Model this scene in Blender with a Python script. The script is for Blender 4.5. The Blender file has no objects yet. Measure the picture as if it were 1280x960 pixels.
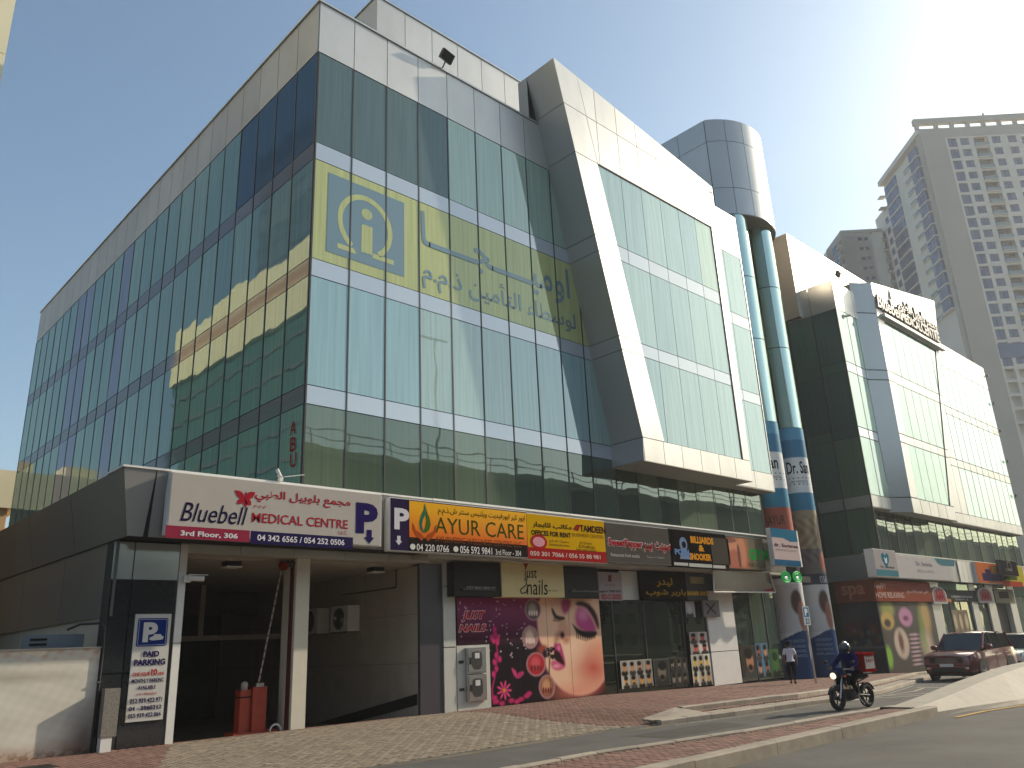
import bpy, bmesh, math, random
import numpy as np
from mathutils import Vector, Matrix
random.seed(7)
S = bpy.context.scene
COL = S.collection
R = math.radians

# ------------------------------------------------------------------ camera
FPX = 999.6
YAW, PITCH, ROLL = R(44.109), R(18.113), R(-2.6185)
CAM = Vector((0.0, -21.2, 1.9))
_cy, _sy, _cp, _sp = math.cos(YAW), math.sin(YAW), math.cos(PITCH), math.sin(PITCH)
_F = Vector((_sy*_cp, _cy*_cp, _sp)); _r = Vector((_cy, -_sy, 0)); _u = _r.cross(_F)
_c, _s = math.cos(ROLL), math.sin(ROLL)
AXR = _c*_r + _s*_u
AXD = _s*_r - _c*_u
cam_d = bpy.data.cameras.new('camera'); cam = bpy.data.objects.new('camera', cam_d); COL.objects.link(cam)
cam_d.sensor_width = 36; cam_d.lens = 36*FPX/1280; cam_d.clip_start = .1; cam_d.clip_end = 3000
up = -AXD
cam.matrix_world = Matrix(((AXR.x, up.x, -_F.x, CAM.x), (AXR.y, up.y, -_F.y, CAM.y), (AXR.z, up.z, -_F.z, CAM.z), (0, 0, 0, 1)))
S.camera = cam

# ------------------------------------------------------------------ sky, sun, exposure
SUN = Vector((3.9, -1.0, 2.06)).normalized()
w = bpy.data.worlds.new('World'); S.world = w; w.use_nodes = True
nt = w.node_tree; bg = nt.nodes['Background']
sky = nt.nodes.new('ShaderNodeTexSky'); sky.sky_type = 'NISHITA'; sky.sun_disc = False
sky.sun_elevation = math.asin(SUN.z); sky.sun_rotation = math.atan2(SUN.x, SUN.y)
sky.air_density = 1.0; sky.dust_density = 1.9; sky.ozone_density = 1.6; sky.altitude = 0
tint = nt.nodes.new('ShaderNodeVectorMath'); tint.operation = 'MULTIPLY'; tint.inputs[1].default_value = (.91, 1.0, .95)   # camera white balance of the air light
nt.links.new(sky.outputs[0], tint.inputs[0]); nt.links.new(tint.outputs[0], bg.inputs[0]); bg.inputs[1].default_value = .125
sd = bpy.data.lights.new('sun', 'SUN'); so = bpy.data.objects.new('sun', sd); COL.objects.link(so)
sd.energy = 3.6; sd.angle = R(.6); sd.color = (1, .87, .68)
so.rotation_euler = SUN.to_track_quat('Z', 'Y').to_euler(); so.location = (60, -40, 60)
S.view_settings.view_transform = 'Standard'; S.view_settings.look = 'None'
S.view_settings.exposure = 0.62; S.view_settings.gamma = 1

# ------------------------------------------------------------------ helpers
def ray(px, py): return AXR*((px-640)/FPX) + AXD*((py-480)/FPX) + _F
def onY(px, py, y):                     # photograph pixel -> (x, z) on the plane y
    d = ray(px, py); t = (y-CAM.y)/d.y; return (d.x*t, CAM.z+d.z*t)
def onX(px, py, x):
    d = ray(px, py); t = (x-CAM.x)/d.x; return (CAM.y+d.y*t, CAM.z+d.z*t)
def gz(x):                              # the street falls gently to the right
    return 0.0 if x < 24 else -.02*(min(x, 60)-24)

class Fr:                                # a vertical working plane: u along it, w outwards, z up
    def __init__(s, ox, oy, dx, dy): s.o = (ox, oy); s.d = (dx, dy); s.n = (dy, -dx)
    def P(s, u, w, z): return (s.o[0]+u*s.d[0]+w*s.n[0], s.o[1]+u*s.d[1]+w*s.n[1], z)
FRONT = Fr(0, 0, 1, 0)
def LEFT(x): return Fr(x, 0, 0, -1)      # faces -x ; u = -y

class MB:
    def __init__(s): s.v = []; s.f = []; s.m = []
    def add(s, vs, fs, m=0):
        b = len(s.v); s.v += [tuple(p) for p in vs]; s.f += [tuple(b+i for i in f) for f in fs]; s.m += [m]*len(fs); return s
    def box(s, x0, x1, y0, y1, z0, z1, m=0, F=None):
        c = [(x, y, z) for z in (z0, z1) for y in (y0, y1) for x in (x0, x1)]
        if F: c = [F.P(a, b_, c_) for a, b_, c_ in c]
        return s.add(c, [(0, 2, 3, 1), (4, 5, 7, 6), (0, 1, 5, 4), (2, 6, 7, 3), (0, 4, 6, 2), (1, 3, 7, 5)], m)
    def hexa(s, b4, t4, m=0):            # 4 bottom pts, 4 top pts
        return s.add(list(b4)+list(t4), [(3, 2, 1, 0), (4, 5, 6, 7), (0, 1, 5, 4), (1, 2, 6, 5), (2, 3, 7, 6), (3, 0, 4, 7)], m)
    def prism(s, pts, vec, m=0):         # planar polygon extruded by vec
        n = len(pts); q = [tuple(Vector(p)+Vector(vec)) for p in pts]
        return s.add(list(pts)+q, [tuple(range(n-1, -1, -1)), tuple(range(n, 2*n))]+[(i, (i+1) % n, n+(i+1) % n, n+i) for i in range(n)], m)
    def tube(s, a, b, r0, r1=None, n=10, m=0, cap=True):
        r1 = r0 if r1 is None else r1
        a, b = Vector(a), Vector(b); ax = (b-a).normalized()
        p = ax.orthogonal().normalized(); q = ax.cross(p)
        vs = [a+r0*(math.cos(2*math.pi*i/n)*p+math.sin(2*math.pi*i/n)*q) for i in range(n)]+[b+r1*(math.cos(2*math.pi*i/n)*p+math.sin(2*math.pi*i/n)*q) for i in range(n)]
        fs = [(i, (i+1) % n, n+(i+1) % n, n+i) for i in range(n)]
        if cap: fs += [tuple(range(n-1, -1, -1)), tuple(range(n, 2*n))]
        return s.add(vs, fs, m)
    def path(s, pts, r, n=8, m=0):
        for a, b in zip(pts[:-1], pts[1:]): s.tube(a, b, r, r, n, m)
        return s
    def torus(s, c, ax, R0, r, n=24, k=8, m=0):
        ax = Vector(ax).normalized(); p = ax.orthogonal().normalized(); q = ax.cross(p); c = Vector(c)
        vs = []
        for i in range(n):
            t = 2*math.pi*i/n; d = math.cos(t)*p+math.sin(t)*q
            for j in range(k):
                a = 2*math.pi*j/k; vs.append(c+d*(R0+r*math.cos(a))+ax*(r*math.sin(a)))
        return s.add(vs, [(i*k+j, ((i+1) % n)*k+j, ((i+1) % n)*k+(j+1) % k, i*k+(j+1) % k) for i in range(n) for j in range(k)], m)
    def ball(s, c, r, n=12, k=8, m=0, sc=(1, 1, 1)):
        vs = []
        for i in range(k+1):
            a = math.pi*i/k
            for j in range(n):
                t = 2*math.pi*j/n; vs.append((c[0]+sc[0]*r*math.sin(a)*math.cos(t), c[1]+sc[1]*r*math.sin(a)*math.sin(t), c[2]+sc[2]*r*math.cos(a)))
        return s.add(vs, [(i*n+j, (i+1)*n+j, (i+1)*n+(j+1) % n, i*n+(j+1) % n) for i in range(k) for j in range(n)], m)

def mesh(name, mb, smooth=False, fixn=True):
    me = bpy.data.meshes.new(name); me.from_pydata(mb.v, [], mb.f)
    if any(mb.m): me.polygons.foreach_set('material_index', mb.m)
    if fixn or smooth:
        bm = bmesh.new(); bm.from_mesh(me)
        if smooth: bmesh.ops.remove_doubles(bm, verts=bm.verts, dist=1e-5)
        if fixn: bmesh.ops.recalc_face_normals(bm, faces=bm.faces)
        bm.to_mesh(me); bm.free()
    if smooth:
        me.polygons.foreach_set('use_smooth', [True]*len(me.polygons))
        try: me.set_sharp_from_angle(angle=R(40))
        except Exception: pass
    me.update(); return me
def link(name, me, mat, parent=None, **kw):
    o = bpy.data.objects.new(name, me); COL.objects.link(o)
    if len(me.materials) == 0:
        for mt in (mat if isinstance(mat, (list, tuple)) else [mat]): me.materials.append(mt)
    if parent is not None:
        o.parent = parent
        if parent.get('_loc') is not None: o.matrix_parent_inverse = Matrix.Translation(-Vector(parent['_loc']))
    for k, v in kw.items(): o[k] = v
    return o
def part(name, mb, mat, parent, smooth=False, **kw): return link(name, mesh(name, mb, smooth), mat, parent, **kw)
def thing(name, label, cat, loc=(0, 0, 0), group=None):
    o = bpy.data.objects.new(name, None); COL.objects.link(o); o.location = loc; o['_loc'] = list(loc)
    o.empty_display_size = .3
    o['label'] = label; o['category'] = cat
    if group: o['group'] = group
    return o
def single(name, label, cat, mb, mat, group=None, smooth=False):
    o = part(name, mb, mat, None, smooth); o['label'] = label; o['category'] = cat
    if group: o['group'] = group
    return o
def struct(name, mb, mat, parent=None, smooth=False):
    o = part(name, mb, mat, parent, smooth)
    if parent is None: o['kind'] = 'structure'
    return o

# ---- materials
def newmat(name):
    m = bpy.data.materials.new(name); m.use_nodes = True; nt = m.node_tree
    return m, nt, nt.nodes['Principled BSDF']
def rgb(c): return (c[0], c[1], c[2], 1)
def basic(name, c, rough=.6, metal=0, var=.12, scale=3, bump=0, bscale=40, spec=.5, emis=None, es=1, objvar=0, dirt=0):
    m, nt, b = newmat(name); N = nt.nodes.new; L = nt.links.new
    b.inputs['Roughness'].default_value = rough; b.inputs['Metallic'].default_value = metal
    b.inputs['Specular IOR Level'].default_value = spec
    tc = N('ShaderNodeTexCoord')
    geo = N('ShaderNodeNewGeometry')
    nz = N('ShaderNodeTexNoise'); nz.inputs['Scale'].default_value = scale; nz.inputs['Detail'].default_value = 6; nz.inputs['Roughness'].default_value = .65
    L(geo.outputs['Position'], nz.inputs['Vector'])
    rp = N('ShaderNodeValToRGB'); rp.color_ramp.elements[0].position = .3; rp.color_ramp.elements[1].position = .7
    rp.color_ramp.elements[0].color = rgb([max(0, x*(1-var)) for x in c]); rp.color_ramp.elements[1].color = rgb([min(1, x*(1+var)) for x in c])
    L(nz.outputs['Fac'], rp.inputs['Fac']); out = rp.outputs['Color']
    if objvar:
        oi = N('ShaderNodeObjectInfo'); mr = N('ShaderNodeMapRange'); mr.inputs['To Min'].default_value = 1-objvar; mr.inputs['To Max'].default_value = 1+objvar
        L(oi.outputs['Random'], mr.inputs['Value']); mx = N('ShaderNodeVectorMath'); mx.operation = 'SCALE'
        L(out, mx.inputs[0]); L(mr.outputs[0], mx.inputs['Scale']); out = mx.outputs[0]
    if dirt:
        n2 = N('ShaderNodeTexNoise'); n2.inputs['Scale'].default_value = .8; n2.inputs['Detail'].default_value = 8
        mp = N('ShaderNodeMapping'); mp.inputs['Scale'].default_value = (1, 1, .25); L(geo.outputs['Position'], mp.inputs[0]); L(mp.outputs[0], n2.inputs['Vector'])
        r2 = N('ShaderNodeValToRGB'); r2.color_ramp.elements[0].position = .45; r2.color_ramp.elements[1].position = .75
        r2.color_ramp.elements[0].color = (0, 0, 0, 1); r2.color_ramp.elements[1].color = (dirt, dirt, dirt, 1); L(n2.outputs['Fac'], r2.inputs['Fac'])
        mx = N('ShaderNodeMix'); mx.data_type = 'RGBA'; mx.inputs['B'].default_value = (.10, .08, .06, 1); L(r2.outputs[0], mx.inputs['Factor']); L(out, mx.inputs['A']); out = mx.outputs['Result']
    L(out, b.inputs['Base Color'])
    if bump:
        nb = N('ShaderNodeTexNoise'); nb.inputs['Scale'].default_value = bscale; nb.inputs['Detail'].default_value = 4; L(geo.outputs['Position'], nb.inputs['Vector'])
        bp = N('ShaderNodeBump'); bp.inputs['Strength'].default_value = bump; bp.inputs['Distance'].default_value = .02; L(nb.outputs['Fac'], bp.inputs['Height']); L(bp.outputs[0], b.inputs['Normal'])
    if emis:
        b.inputs['Emission Color'].default_value = rgb(emis); b.inputs['Emission Strength'].default_value = es
    return m
def glassmat(name, cols, tint=(.62, .80, .78), ior=2.3, rough=.015, wave=.35, stripes=True, keep=None):
    """coated curtain-wall glass: a dim office behind it, a tinted mirror in front"""
    m, nt, b = newmat(name); N = nt.nodes.new; L = nt.links.new
    nt.nodes.remove(b); out = nt.nodes['Material Output']
    oi = N('ShaderNodeObjectInfo'); rp = N('ShaderNodeValToRGB'); rp.color_ramp.interpolation = 'CONSTANT'
    e = rp.color_ramp.elements
    while len(e) > 1: e.remove(e[-1])
    e[0].position = 0; e[0].color = rgb(cols[0][1])
    for p, c in cols[1:]:
        k = e.new(p); k.color = rgb(c)
    L(oi.outputs['Random'], rp.inputs['Fac']); col = rp.outputs['Color']
    tc = N('ShaderNodeTexCoord'); geo = N('ShaderNodeNewGeometry')
    if stripes:
        wv = N('ShaderNodeTexNoise'); wv.noise_dimensions = '3D'; wv.inputs['Scale'].default_value = 2.2; wv.inputs['Detail'].default_value = 2
        mp = N('ShaderNodeMapping'); mp.inputs['Scale'].default_value = (4, 4, .12); L(geo.outputs['Position'], mp.inputs[0]); L(mp.outputs[0], wv.inputs['Vector'])
        mr = N('ShaderNodeMapRange'); mr.inputs['From Min'].default_value = .3; mr.inputs['From Max'].default_value = .7; mr.inputs['To Min'].default_value = .88; mr.inputs['To Max'].default_value = 1.14
        L(wv.outputs['Fac'], mr.inputs['Value']); vm = N('ShaderNodeVectorMath'); vm.operation = 'SCALE'; L(col, vm.inputs[0]); L(mr.outputs[0], vm.inputs['Scale']); col = vm.outputs[0]
    df = N('ShaderNodeBsdfDiffuse'); L(col, df.inputs['Color'])
    gl = N('ShaderNodeBsdfGlossy'); gl.inputs['Color'].default_value = rgb(tint); gl.inputs['Roughness'].default_value = rough
    fr = N('ShaderNodeFresnel'); fr.inputs['IOR'].default_value = ior
    nb = N('ShaderNodeTexNoise'); nb.inputs['Scale'].default_value = .55; nb.inputs['Detail'].default_value = 1.5; L(geo.outputs['Position'], nb.inputs['Vector'])
    bp = N('ShaderNodeBump'); bp.inputs['Strength'].default_value = wave; bp.inputs['Distance'].default_value = .012; L(nb.outputs['Fac'], bp.inputs['Height']); L(bp.outputs[0], gl.inputs['Normal'])
    mx = N('ShaderNodeMixShader'); L(fr.outputs[0], mx.inputs['Fac']); L(df.outputs[0], mx.inputs[1]); L(gl.outputs[0], mx.inputs[2]); L(mx.outputs[0], out.inputs['Surface'])
    return m
def vcolmat(name, rough=.45, gloss=None):
    m, nt, b = newmat(name); a = nt.nodes.new('ShaderNodeAttribute'); a.attribute_name = 'print'
    nt.links.new(a.outputs['Color'], b.inputs['Base Color']); b.inputs['Roughness'].default_value = rough; b.inputs['Specular IOR Level'].default_value = .06; return m

M = {}
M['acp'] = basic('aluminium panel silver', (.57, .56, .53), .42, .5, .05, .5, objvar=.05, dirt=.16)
M['acp_d'] = basic('aluminium panel grey', (.50, .50, .49), .4, .6, .05, .5, objvar=.06)
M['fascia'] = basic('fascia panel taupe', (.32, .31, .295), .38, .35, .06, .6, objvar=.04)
M['fascia_side'] = basic('fascia panel taupe shaded', (.125, .12, .112), .32, .2, .06, .6)  # darker copy of the taupe: shade of the downward-leaning side put in its colour
M['spandrel'] = glassmat('spandrel glass pale', [(0, (.42, .47, .52)), (.5, (.38, .43, .48))], (.95, .98, 1.0), 3.0, .05, .1, False)
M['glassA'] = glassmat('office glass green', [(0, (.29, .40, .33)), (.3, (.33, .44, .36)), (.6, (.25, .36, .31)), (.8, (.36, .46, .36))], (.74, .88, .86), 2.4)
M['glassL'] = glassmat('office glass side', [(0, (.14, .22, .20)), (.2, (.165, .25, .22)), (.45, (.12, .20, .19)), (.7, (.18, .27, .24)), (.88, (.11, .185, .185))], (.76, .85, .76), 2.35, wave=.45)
M['glassP'] = glassmat('office glass side purple', [(0, (.19, .19, .235)), (.5, (.17, .17, .215))], (.70, .72, .78), 2.3, wave=.45)
M['glassN'] = glassmat('office glass side tower reflection', [(0, (.045, .085, .12)), (.5, (.04, .075, .11))], (.42, .5, .58), 2.0, wave=.45)  # reflection of a dark tower, painted into the top corner panes
M['glassD'] = glassmat('office glass dark', [(0, (.035, .085, .08)), (.4, (.05, .11, .09)), (.7, (.075, .13, .085))], (.55, .72, .66), 1.9)
M['glassLow'] = glassmat('low floor glass green', [(0, (.07, .10, .07)), (.3, (.045, .07, .055)), (.6, (.11, .145, .10)), (.85, (.03, .045, .035))], (.74, .84, .76), 2.2, wave=.6)
M['glassB'] = glassmat('bay glass pale', [(0, (.30, .42, .42)), (.35, (.36, .48, .46)), (.7, (.26, .38, .41)), (.88, (.44, .54, .42))], (.80, .93, .93), 2.3, .03)
M['glassT'] = glassmat('tower glass blue', [(0, (.07, .10, .16)), (.5, (.09, .12, .18)), (.8, (.06, .09, .14))], (.55, .65, .85), 1.8, .05, 0, False)
M['shopglass'] = glassmat('shop glass dark', [(0, (.01, .014, .01)), (.5, (.016, .02, .014))], (.75, .85, .75), 1.75, .01, .25, False)
M['yfilm'] = glassmat('window film yellow green', [(0, (.47, .48, .19)), (.5, (.45, .47, .20))], (.80, .88, .66), 2.1, .015, .3)
M['bfilm'] = glassmat('window film blue grey', [(0, (.15, .23, .27))], (.74, .84, .82), 2.1, .02, .3, False)
M['joint'] = basic('black joint', (.012, .013, .014), .7)
M['mull'] = basic('dark mullion', (.03, .032, .035), .45, .3)
M['white'] = basic('white paint', (.72, .70, .66), .5, 0, .05, 2)
M['offwhite'] = basic('pale panel', (.52, .52, .47), .38, .1, .05, 1)
M['skyband'] = basic('granite sky reflection', (.42, .46, .44), .12, .2, .03, 1)
M['granite'] = basic('black granite', (.022, .024, .028), .07, 0, .5, 60, spec=.9)
M['beige'] = basic('beige plaster', (.42, .36, .29), .8, 0, .08, 2, dirt=.25)
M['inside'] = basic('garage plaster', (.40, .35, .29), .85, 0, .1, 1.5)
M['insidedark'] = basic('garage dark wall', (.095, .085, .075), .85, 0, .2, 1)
M['dark'] = basic('dark charcoal sheet', (.022, .020, .019), .55, 0, .1, spec=.1)
M['black'] = basic('black plastic', (.015, .015, .016), .45)
M['rubber'] = basic('tyre rubber', (.02, .02, .02), .8)
M['chrome'] = basic('steel', (.55, .55, .55), .25, .95, .05)
M['lampglass'] = basic('lamp lens', (.75, .75, .7), .12, .3)
M['red'] = basic('barrier red paint', (.42, .045, .02), .45, 0, .15, 4, dirt=.2)

# ------------------------------------------------------------------ panels, text, prints
_pc = {}
def pane(name, parent, F, u0, u1, z0, z1, w, mat, t=.03, gap=.015, tilt=0.0, **kw):
    W, H = u1-u0-2*gap, z1-z0-2*gap
    key = (round(W, 3), round(H, 3), t, mat.name)
    if key not in _pc:
        _pc[key] = mesh(name, MB().box(-W/2, W/2, 0, t, -H/2, H/2)); _pc[key].materials.append(mat)
    o = link(name, _pc[key], mat, parent, **kw)
    c = F.P((u0+u1)/2, w, (z0+z1)/2)
    B = Matrix(((F.d[0], -F.n[0], 0, c[0]), (F.d[1], -F.n[1], 0, c[1]), (0, 0, 1, c[2]), (0, 0, 0, 1)))
    if tilt: B = B @ Matrix.Rotation(random.gauss(0, tilt), 4, 'Z') @ Matrix.Rotation(random.gauss(0, tilt), 4, 'X')
    o.matrix_basis = B
    return o
def poly(name, parent, F, pts, w, t, mat, **kw):      # polygon (u,z) standing t thick, its face at w
    return part(name, MB().prism([F.P(u, w, z) for u, z in pts], tuple(-t*a for a in (F.n[0], F.n[1], 0))), mat, parent, **kw)
def plate_mb(F, pts, w, t, mb=None):
    return (mb or MB()).prism([F.P(u, w, z) for u, z in pts], tuple(-t*a for a in (F.n[0], F.n[1], 0)))
AR = {  # letter: isolated, final, initial, medial
 'ا': (0xFE8D, 0xFE8E, 0, 0), 'أ': (0xFE83, 0xFE84, 0, 0), 'ب': (0xFE8F, 0xFE90, 0xFE91, 0xFE92), 'ة': (0xFE93, 0xFE94, 0, 0), 'ت': (0xFE95, 0xFE96, 0xFE97, 0xFE98),
 'ج': (0xFE9D, 0xFE9E, 0xFE9F, 0xFEA0), 'د': (0xFEA9, 0xFEAA, 0, 0), 'ذ': (0xFEAB, 0xFEAC, 0, 0), 'ر': (0xFEAD, 0xFEAE, 0, 0), 'س': (0xFEB1, 0xFEB2, 0xFEB3, 0xFEB4),
 'ش': (0xFEB5, 0xFEB6, 0xFEB7, 0xFEB8), 'ط': (0xFEC1, 0xFEC2, 0xFEC3, 0xFEC4), 'ع': (0xFEC9, 0xFECA, 0xFECB, 0xFECC), 'ف': (0xFED1, 0xFED2, 0xFED3, 0xFED4), 'ك': (0xFED9, 0xFEDA, 0xFEDB, 0xFEDC),
 'ل': (0xFEDD, 0xFEDE, 0xFEDF, 0xFEE0), 'م': (0xFEE1, 0xFEE2, 0xFEE3, 0xFEE4), 'ن': (0xFEE5, 0xFEE6, 0xFEE7, 0xFEE8), 'ه': (0xFEE9, 0xFEEA, 0xFEEB, 0xFEEC), 'و': (0xFEED, 0xFEEE, 0, 0),
 'ي': (0xFEF1, 0xFEF2, 0xFEF3, 0xFEF4), 'ء': (0xFE80, 0, 0, 0), 'ـ': (0x640, 0x640, 0x640, 0x640)}
def arab(s):
    out = []
    for i, ch in enumerate(s):
        if ch not in AR: out.append(ch); continue
        f = AR[ch]; pv = s[i-1] if i else ' '; nx = s[i+1] if i+1 < len(s) else ' '
        j0 = pv in AR and AR[pv][2] and f[1]; j1 = nx in AR and f[2] and AR[nx][1]
        out.append(chr(f[3] if j0 and j1 else f[1] if j0 else f[2] if j1 else f[0]))
    return ''.join(reversed(out))
def textmesh(s, bold=0, shear=0, lines=None):
    c = bpy.data.curves.new('lettering', 'FONT'); c.body = s; c.offset = bold; c.shear = shear; c.resolution_u = 3; c.fill_mode = 'FRONT'
    c.align_x = 'CENTER' if '\n' in s else 'LEFT'; c.space_line = .95
    o = bpy.data.objects.new('lettering', c); me = bpy.data.meshes.new_from_object(o)
    bpy.data.objects.remove(o); bpy.data.curves.remove(c)
    vs = [tuple(v.co) for v in me.vertices]; fs = [tuple(p.vertices) for p in me.polygons]; bpy.data.meshes.remove(me)
    return vs, fs
def text(parent, F, s, u0, z0, u1, z1, w, mat, bold=0, shear=0, t=.006, mapf=None, name='lettering', **kw):
    if any(ch in AR for ch in s): s = '\n'.join(arab(q) for q in s.split('\n'))
    vs, fs = textmesh(s, bold, shear)
    if not vs: return None
    xs = [v[0] for v in vs]; ys = [v[1] for v in vs]; a0, a1, b0, b1 = min(xs), max(xs), min(ys), max(ys)
    mp = mapf or (lambda u, z, ww: F.P(u, ww, z))
    q = [(u0+(v[0]-a0)/(a1-a0)*(u1-u0), z0+(v[1]-b0)/(b1-b0)*(z1-z0)) for v in vs]
    mb = MB(); mb.add([mp(u, z, w) for u, z in q], fs)
    if t > .02:                      # channel letters get sides
        me = mesh(name, mb, False, False); bm = bmesh.new(); bm.from_mesh(me)
        r = bmesh.ops.extrude_face_region(bm, geom=list(bm.faces)); n = Vector((F.n[0], F.n[1], 0))*t
        bmesh.ops.translate(bm, vec=n, verts=[g for g in r['geom'] if isinstance(g, bmesh.types.BMVert)]); bmesh.ops.recalc_face_normals(bm, faces=bm.faces)
        bm.to_mesh(me); bm.free()
    else: me = mesh(name, mb, False, False)
    return link(name, me, mat, parent, **kw)
def pxtext(parent, s, bl, tr, y, mat, **kw):          # on a plane y = const; corners given on the photograph
    a = onY(*bl, y); b = onY(*tr, y)
    return text(parent, FRONT, s, a[0], a[1], b[0], b[1], -y, mat, **kw)
def ell(cx, cz, rx, rz, n=28, a0=0, a1=2*math.pi): return [(cx+rx*math.cos(a0+(a1-a0)*i/n), cz+rz*math.sin(a0+(a1-a0)*i/n)) for i in range(n)]
def ring(parent, F, cx, cz, rx, rz, wd, w, mat, a0=0, a1=2*math.pi, n=40, name='emblem_ring', sx=1):
    mb = MB(); vs = []; k = n+1
    for i in range(k):
        a = a0+(a1-a0)*i/n
        for q in (1, 0): vs.append(F.P(cx+(rx-q*wd*sx)*math.cos(a), w, cz+(rz-q*wd)*math.sin(a)))
    mb.add(vs, [(2*i, 2*i+1, 2*i+3, 2*i+2) for i in range(n)]); return part(name, mb, mat, parent)
def printed(name, parent, F, u0, u1, z0, z1, w, fn, nx, nz, rough=.45, t=.01, mapf=None, mat=None, **kw):
    """a flat print: a grid whose colours come from fn(U, Z) -> (n,3)"""
    U, Z = np.meshgrid(np.linspace(u0, u1, nx+1), np.linspace(z0, z1, nz+1)); U = U.ravel(); Z = Z.ravel()
    mp = mapf or (lambda u, z, ww: F.P(u, ww, z))
    vs = [mp(a, b, w) for a, b in zip(U, Z)]
    fs = [(j*(nx+1)+i, j*(nx+1)+i+1, (j+1)*(nx+1)+i+1, (j+1)*(nx+1)+i) for j in range(nz) for i in range(nx)]
    me = bpy.data.meshes.new(name); me.from_pydata(vs, [], fs)
    c = np.clip(fn(U, Z), 0, 1); at = me.color_attributes.new('print', 'FLOAT_COLOR', 'POINT')
    at.data.foreach_set('color', np.hstack([c, np.ones((len(c), 1))]).astype(np.float32).ravel()); me.update()
    key = 'print%.2f' % rough
    if mat is None:
        if key not in M: M[key] = vcolmat('printed vinyl %.2f' % rough, rough)
        mat = M[key]
    return link(name, me, mat, parent, **kw)
def srgb(*c): return tuple(((x/255)/12.92 if x/255 <= .04045 else ((x/255+.055)/1.055)**2.4) for x in c)
_pm = {}
def ink(*c, rough=.45, e=0):
    k = (c, rough, e)
    if k not in _pm: _pm[k] = basic('ink %d %d %d' % c, [v*.9 for v in srgb(*c)], max(rough, .5), 0, .04, 2, spec=0, emis=srgb(*c) if e else None, es=e)
    return _pm[k]

# ------------------------------------------------------------------ main office building
PW = 1.475; CX = 11.68
ROWS = [(18.61, 22.35), (14.20, 17.94), (9.85, 13.57), (5.35, 9.23)]
BANDS = [(17.94, 18.61), (13.57, 14.20), (9.23, 9.85)]
B1 = thing('office_building', 'large silver and green glass office building on the street corner, with slanted portal frame', 'building', (CX, 0, 0))
core = MB()
core.box(CX+.05, 38.5, .05, 36, 4.9, 24.4); core.box(CX+.05, 38.5, .12, 36, 24.4, 24.5)
part('joint_backing', core, M['joint'], B1)
Lf = LEFT(CX)
# left side: 24 bays running back
NB = 24; PWL = 36.0/NB
for k in range(NB):
    u0, u1 = -PWL*(k+1), -PWL*k
    for z0, z1 in ROWS:
        if z1 < 10 and k > 23: continue
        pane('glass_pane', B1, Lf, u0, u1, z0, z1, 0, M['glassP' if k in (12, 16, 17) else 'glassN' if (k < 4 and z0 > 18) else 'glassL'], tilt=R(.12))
    for z0, z1 in BANDS: pane('spandrel_panel', B1, Lf, u0, u1, z0, z1, 0, M['spanL'] if 'spanL' in M else M.setdefault('spanL', glassmat('spandrel glass grey', [(0, (.135, .13, .14)), (.5, (.15, .14, .15))], (.66, .66, .66), 2.0, .05, .2, False)), tilt=R(.1))
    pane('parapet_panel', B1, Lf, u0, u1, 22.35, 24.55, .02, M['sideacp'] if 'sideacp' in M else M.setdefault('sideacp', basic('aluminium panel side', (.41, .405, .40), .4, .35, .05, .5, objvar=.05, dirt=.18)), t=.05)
mb0 = MB().box(-.028, .028, -.018, .02, 5.35, 22.35)
mullion_me = mesh('mullion', mb0); mullion_me.materials.append(M['mull'])
def mullion(parent, F, u, w=0, me=None):
    o = link('mullion', me or mullion_me, M['mull'], parent); c = F.P(u, w, 0)
    o.matrix_basis = Matrix(((F.d[0], -F.n[0], 0, c[0]), (F.d[1], -F.n[1], 0, c[1]), (0, 0, 1, 0), (0, 0, 0, 1))); return o
for k in range(NB+1): mullion(B1, Lf, -PWL*k if k else -.03)
# front: 8 bays and the ones behind the portal
XF = [CX+PW*k for k in range(19)]
for k in range(10):
    for r, (z0, z1) in enumerate(ROWS[:3]):
        if k > 9: continue
        if r == 1: continue
        g = 'glassD' if (r == 0 and k < 4) else 'glassA'
        if r == 0 and k < 4: g = 'glassA4'
        if 'glassA4' not in M: M['glassA4'] = glassmat('office glass blinds drawn', [(0, (.10, .145, .145)), (.5, (.11, .155, .15))], (.45, .58, .6), 2.0)
        if r == 2:
            if 'glassC' not in M: M['glassC'] = glassmat('office glass curtains', [(0, (.26, .42, .44)), (.35, (.31, .46, .44)), (.6, (.22, .38, .40)), (.8, (.34, .46, .41))], (.80, .92, .92), 2.4)
            g = 'glassC'
        pane('glass_pane', B1, FRONT, XF[k], XF[k+1], z0, z1, 0, M[g], tilt=R(.07))
    pane('glass_pane', B1, FRONT, XF[k], XF[k+1], *ROWS[1], 0, M['yfilm'], label='glass pane covered in yellow green advertising film')
    for z0, z1 in BANDS: pane('spandrel_panel', B1, FRONT, XF[k], XF[k+1], z0, z1, .004, M['spandrel'], tilt=R(.05))
    if k < 8: pane('parapet_panel', B1, FRONT, XF[k], XF[k+1], 22.35, 24.55, .02, M['acp'], t=.05)
for k in range(18):
    z1 = 9.23 if k < 11 else 9.0
    pane('glass_pane', B1, FRONT, XF[k], min(XF[k+1], 38.2), 5.35, z1, 0, M['glassLow'], tilt=R(.12))
for k in range(19):
    if k <= 9: mullion(B1, FRONT, XF[k] if k else CX+.03)
    else:
        if k == 10: mlow = mesh('mullion', MB().box(-.02, .02, -.012, .02, 5.35, 9.2)); mlow.materials.append(M['mull'])
        if XF[k] < 38.3: mullion(B1, FRONT, XF[k], 0, mlow)
part('coping', MB().box(CX-.08, 23.4, -.08, .3, 24.55, 24.62).box(CX-.08, CX+.3, .3, 36.05, 24.55, 24.62), M['acp_d'], B1)
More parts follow.
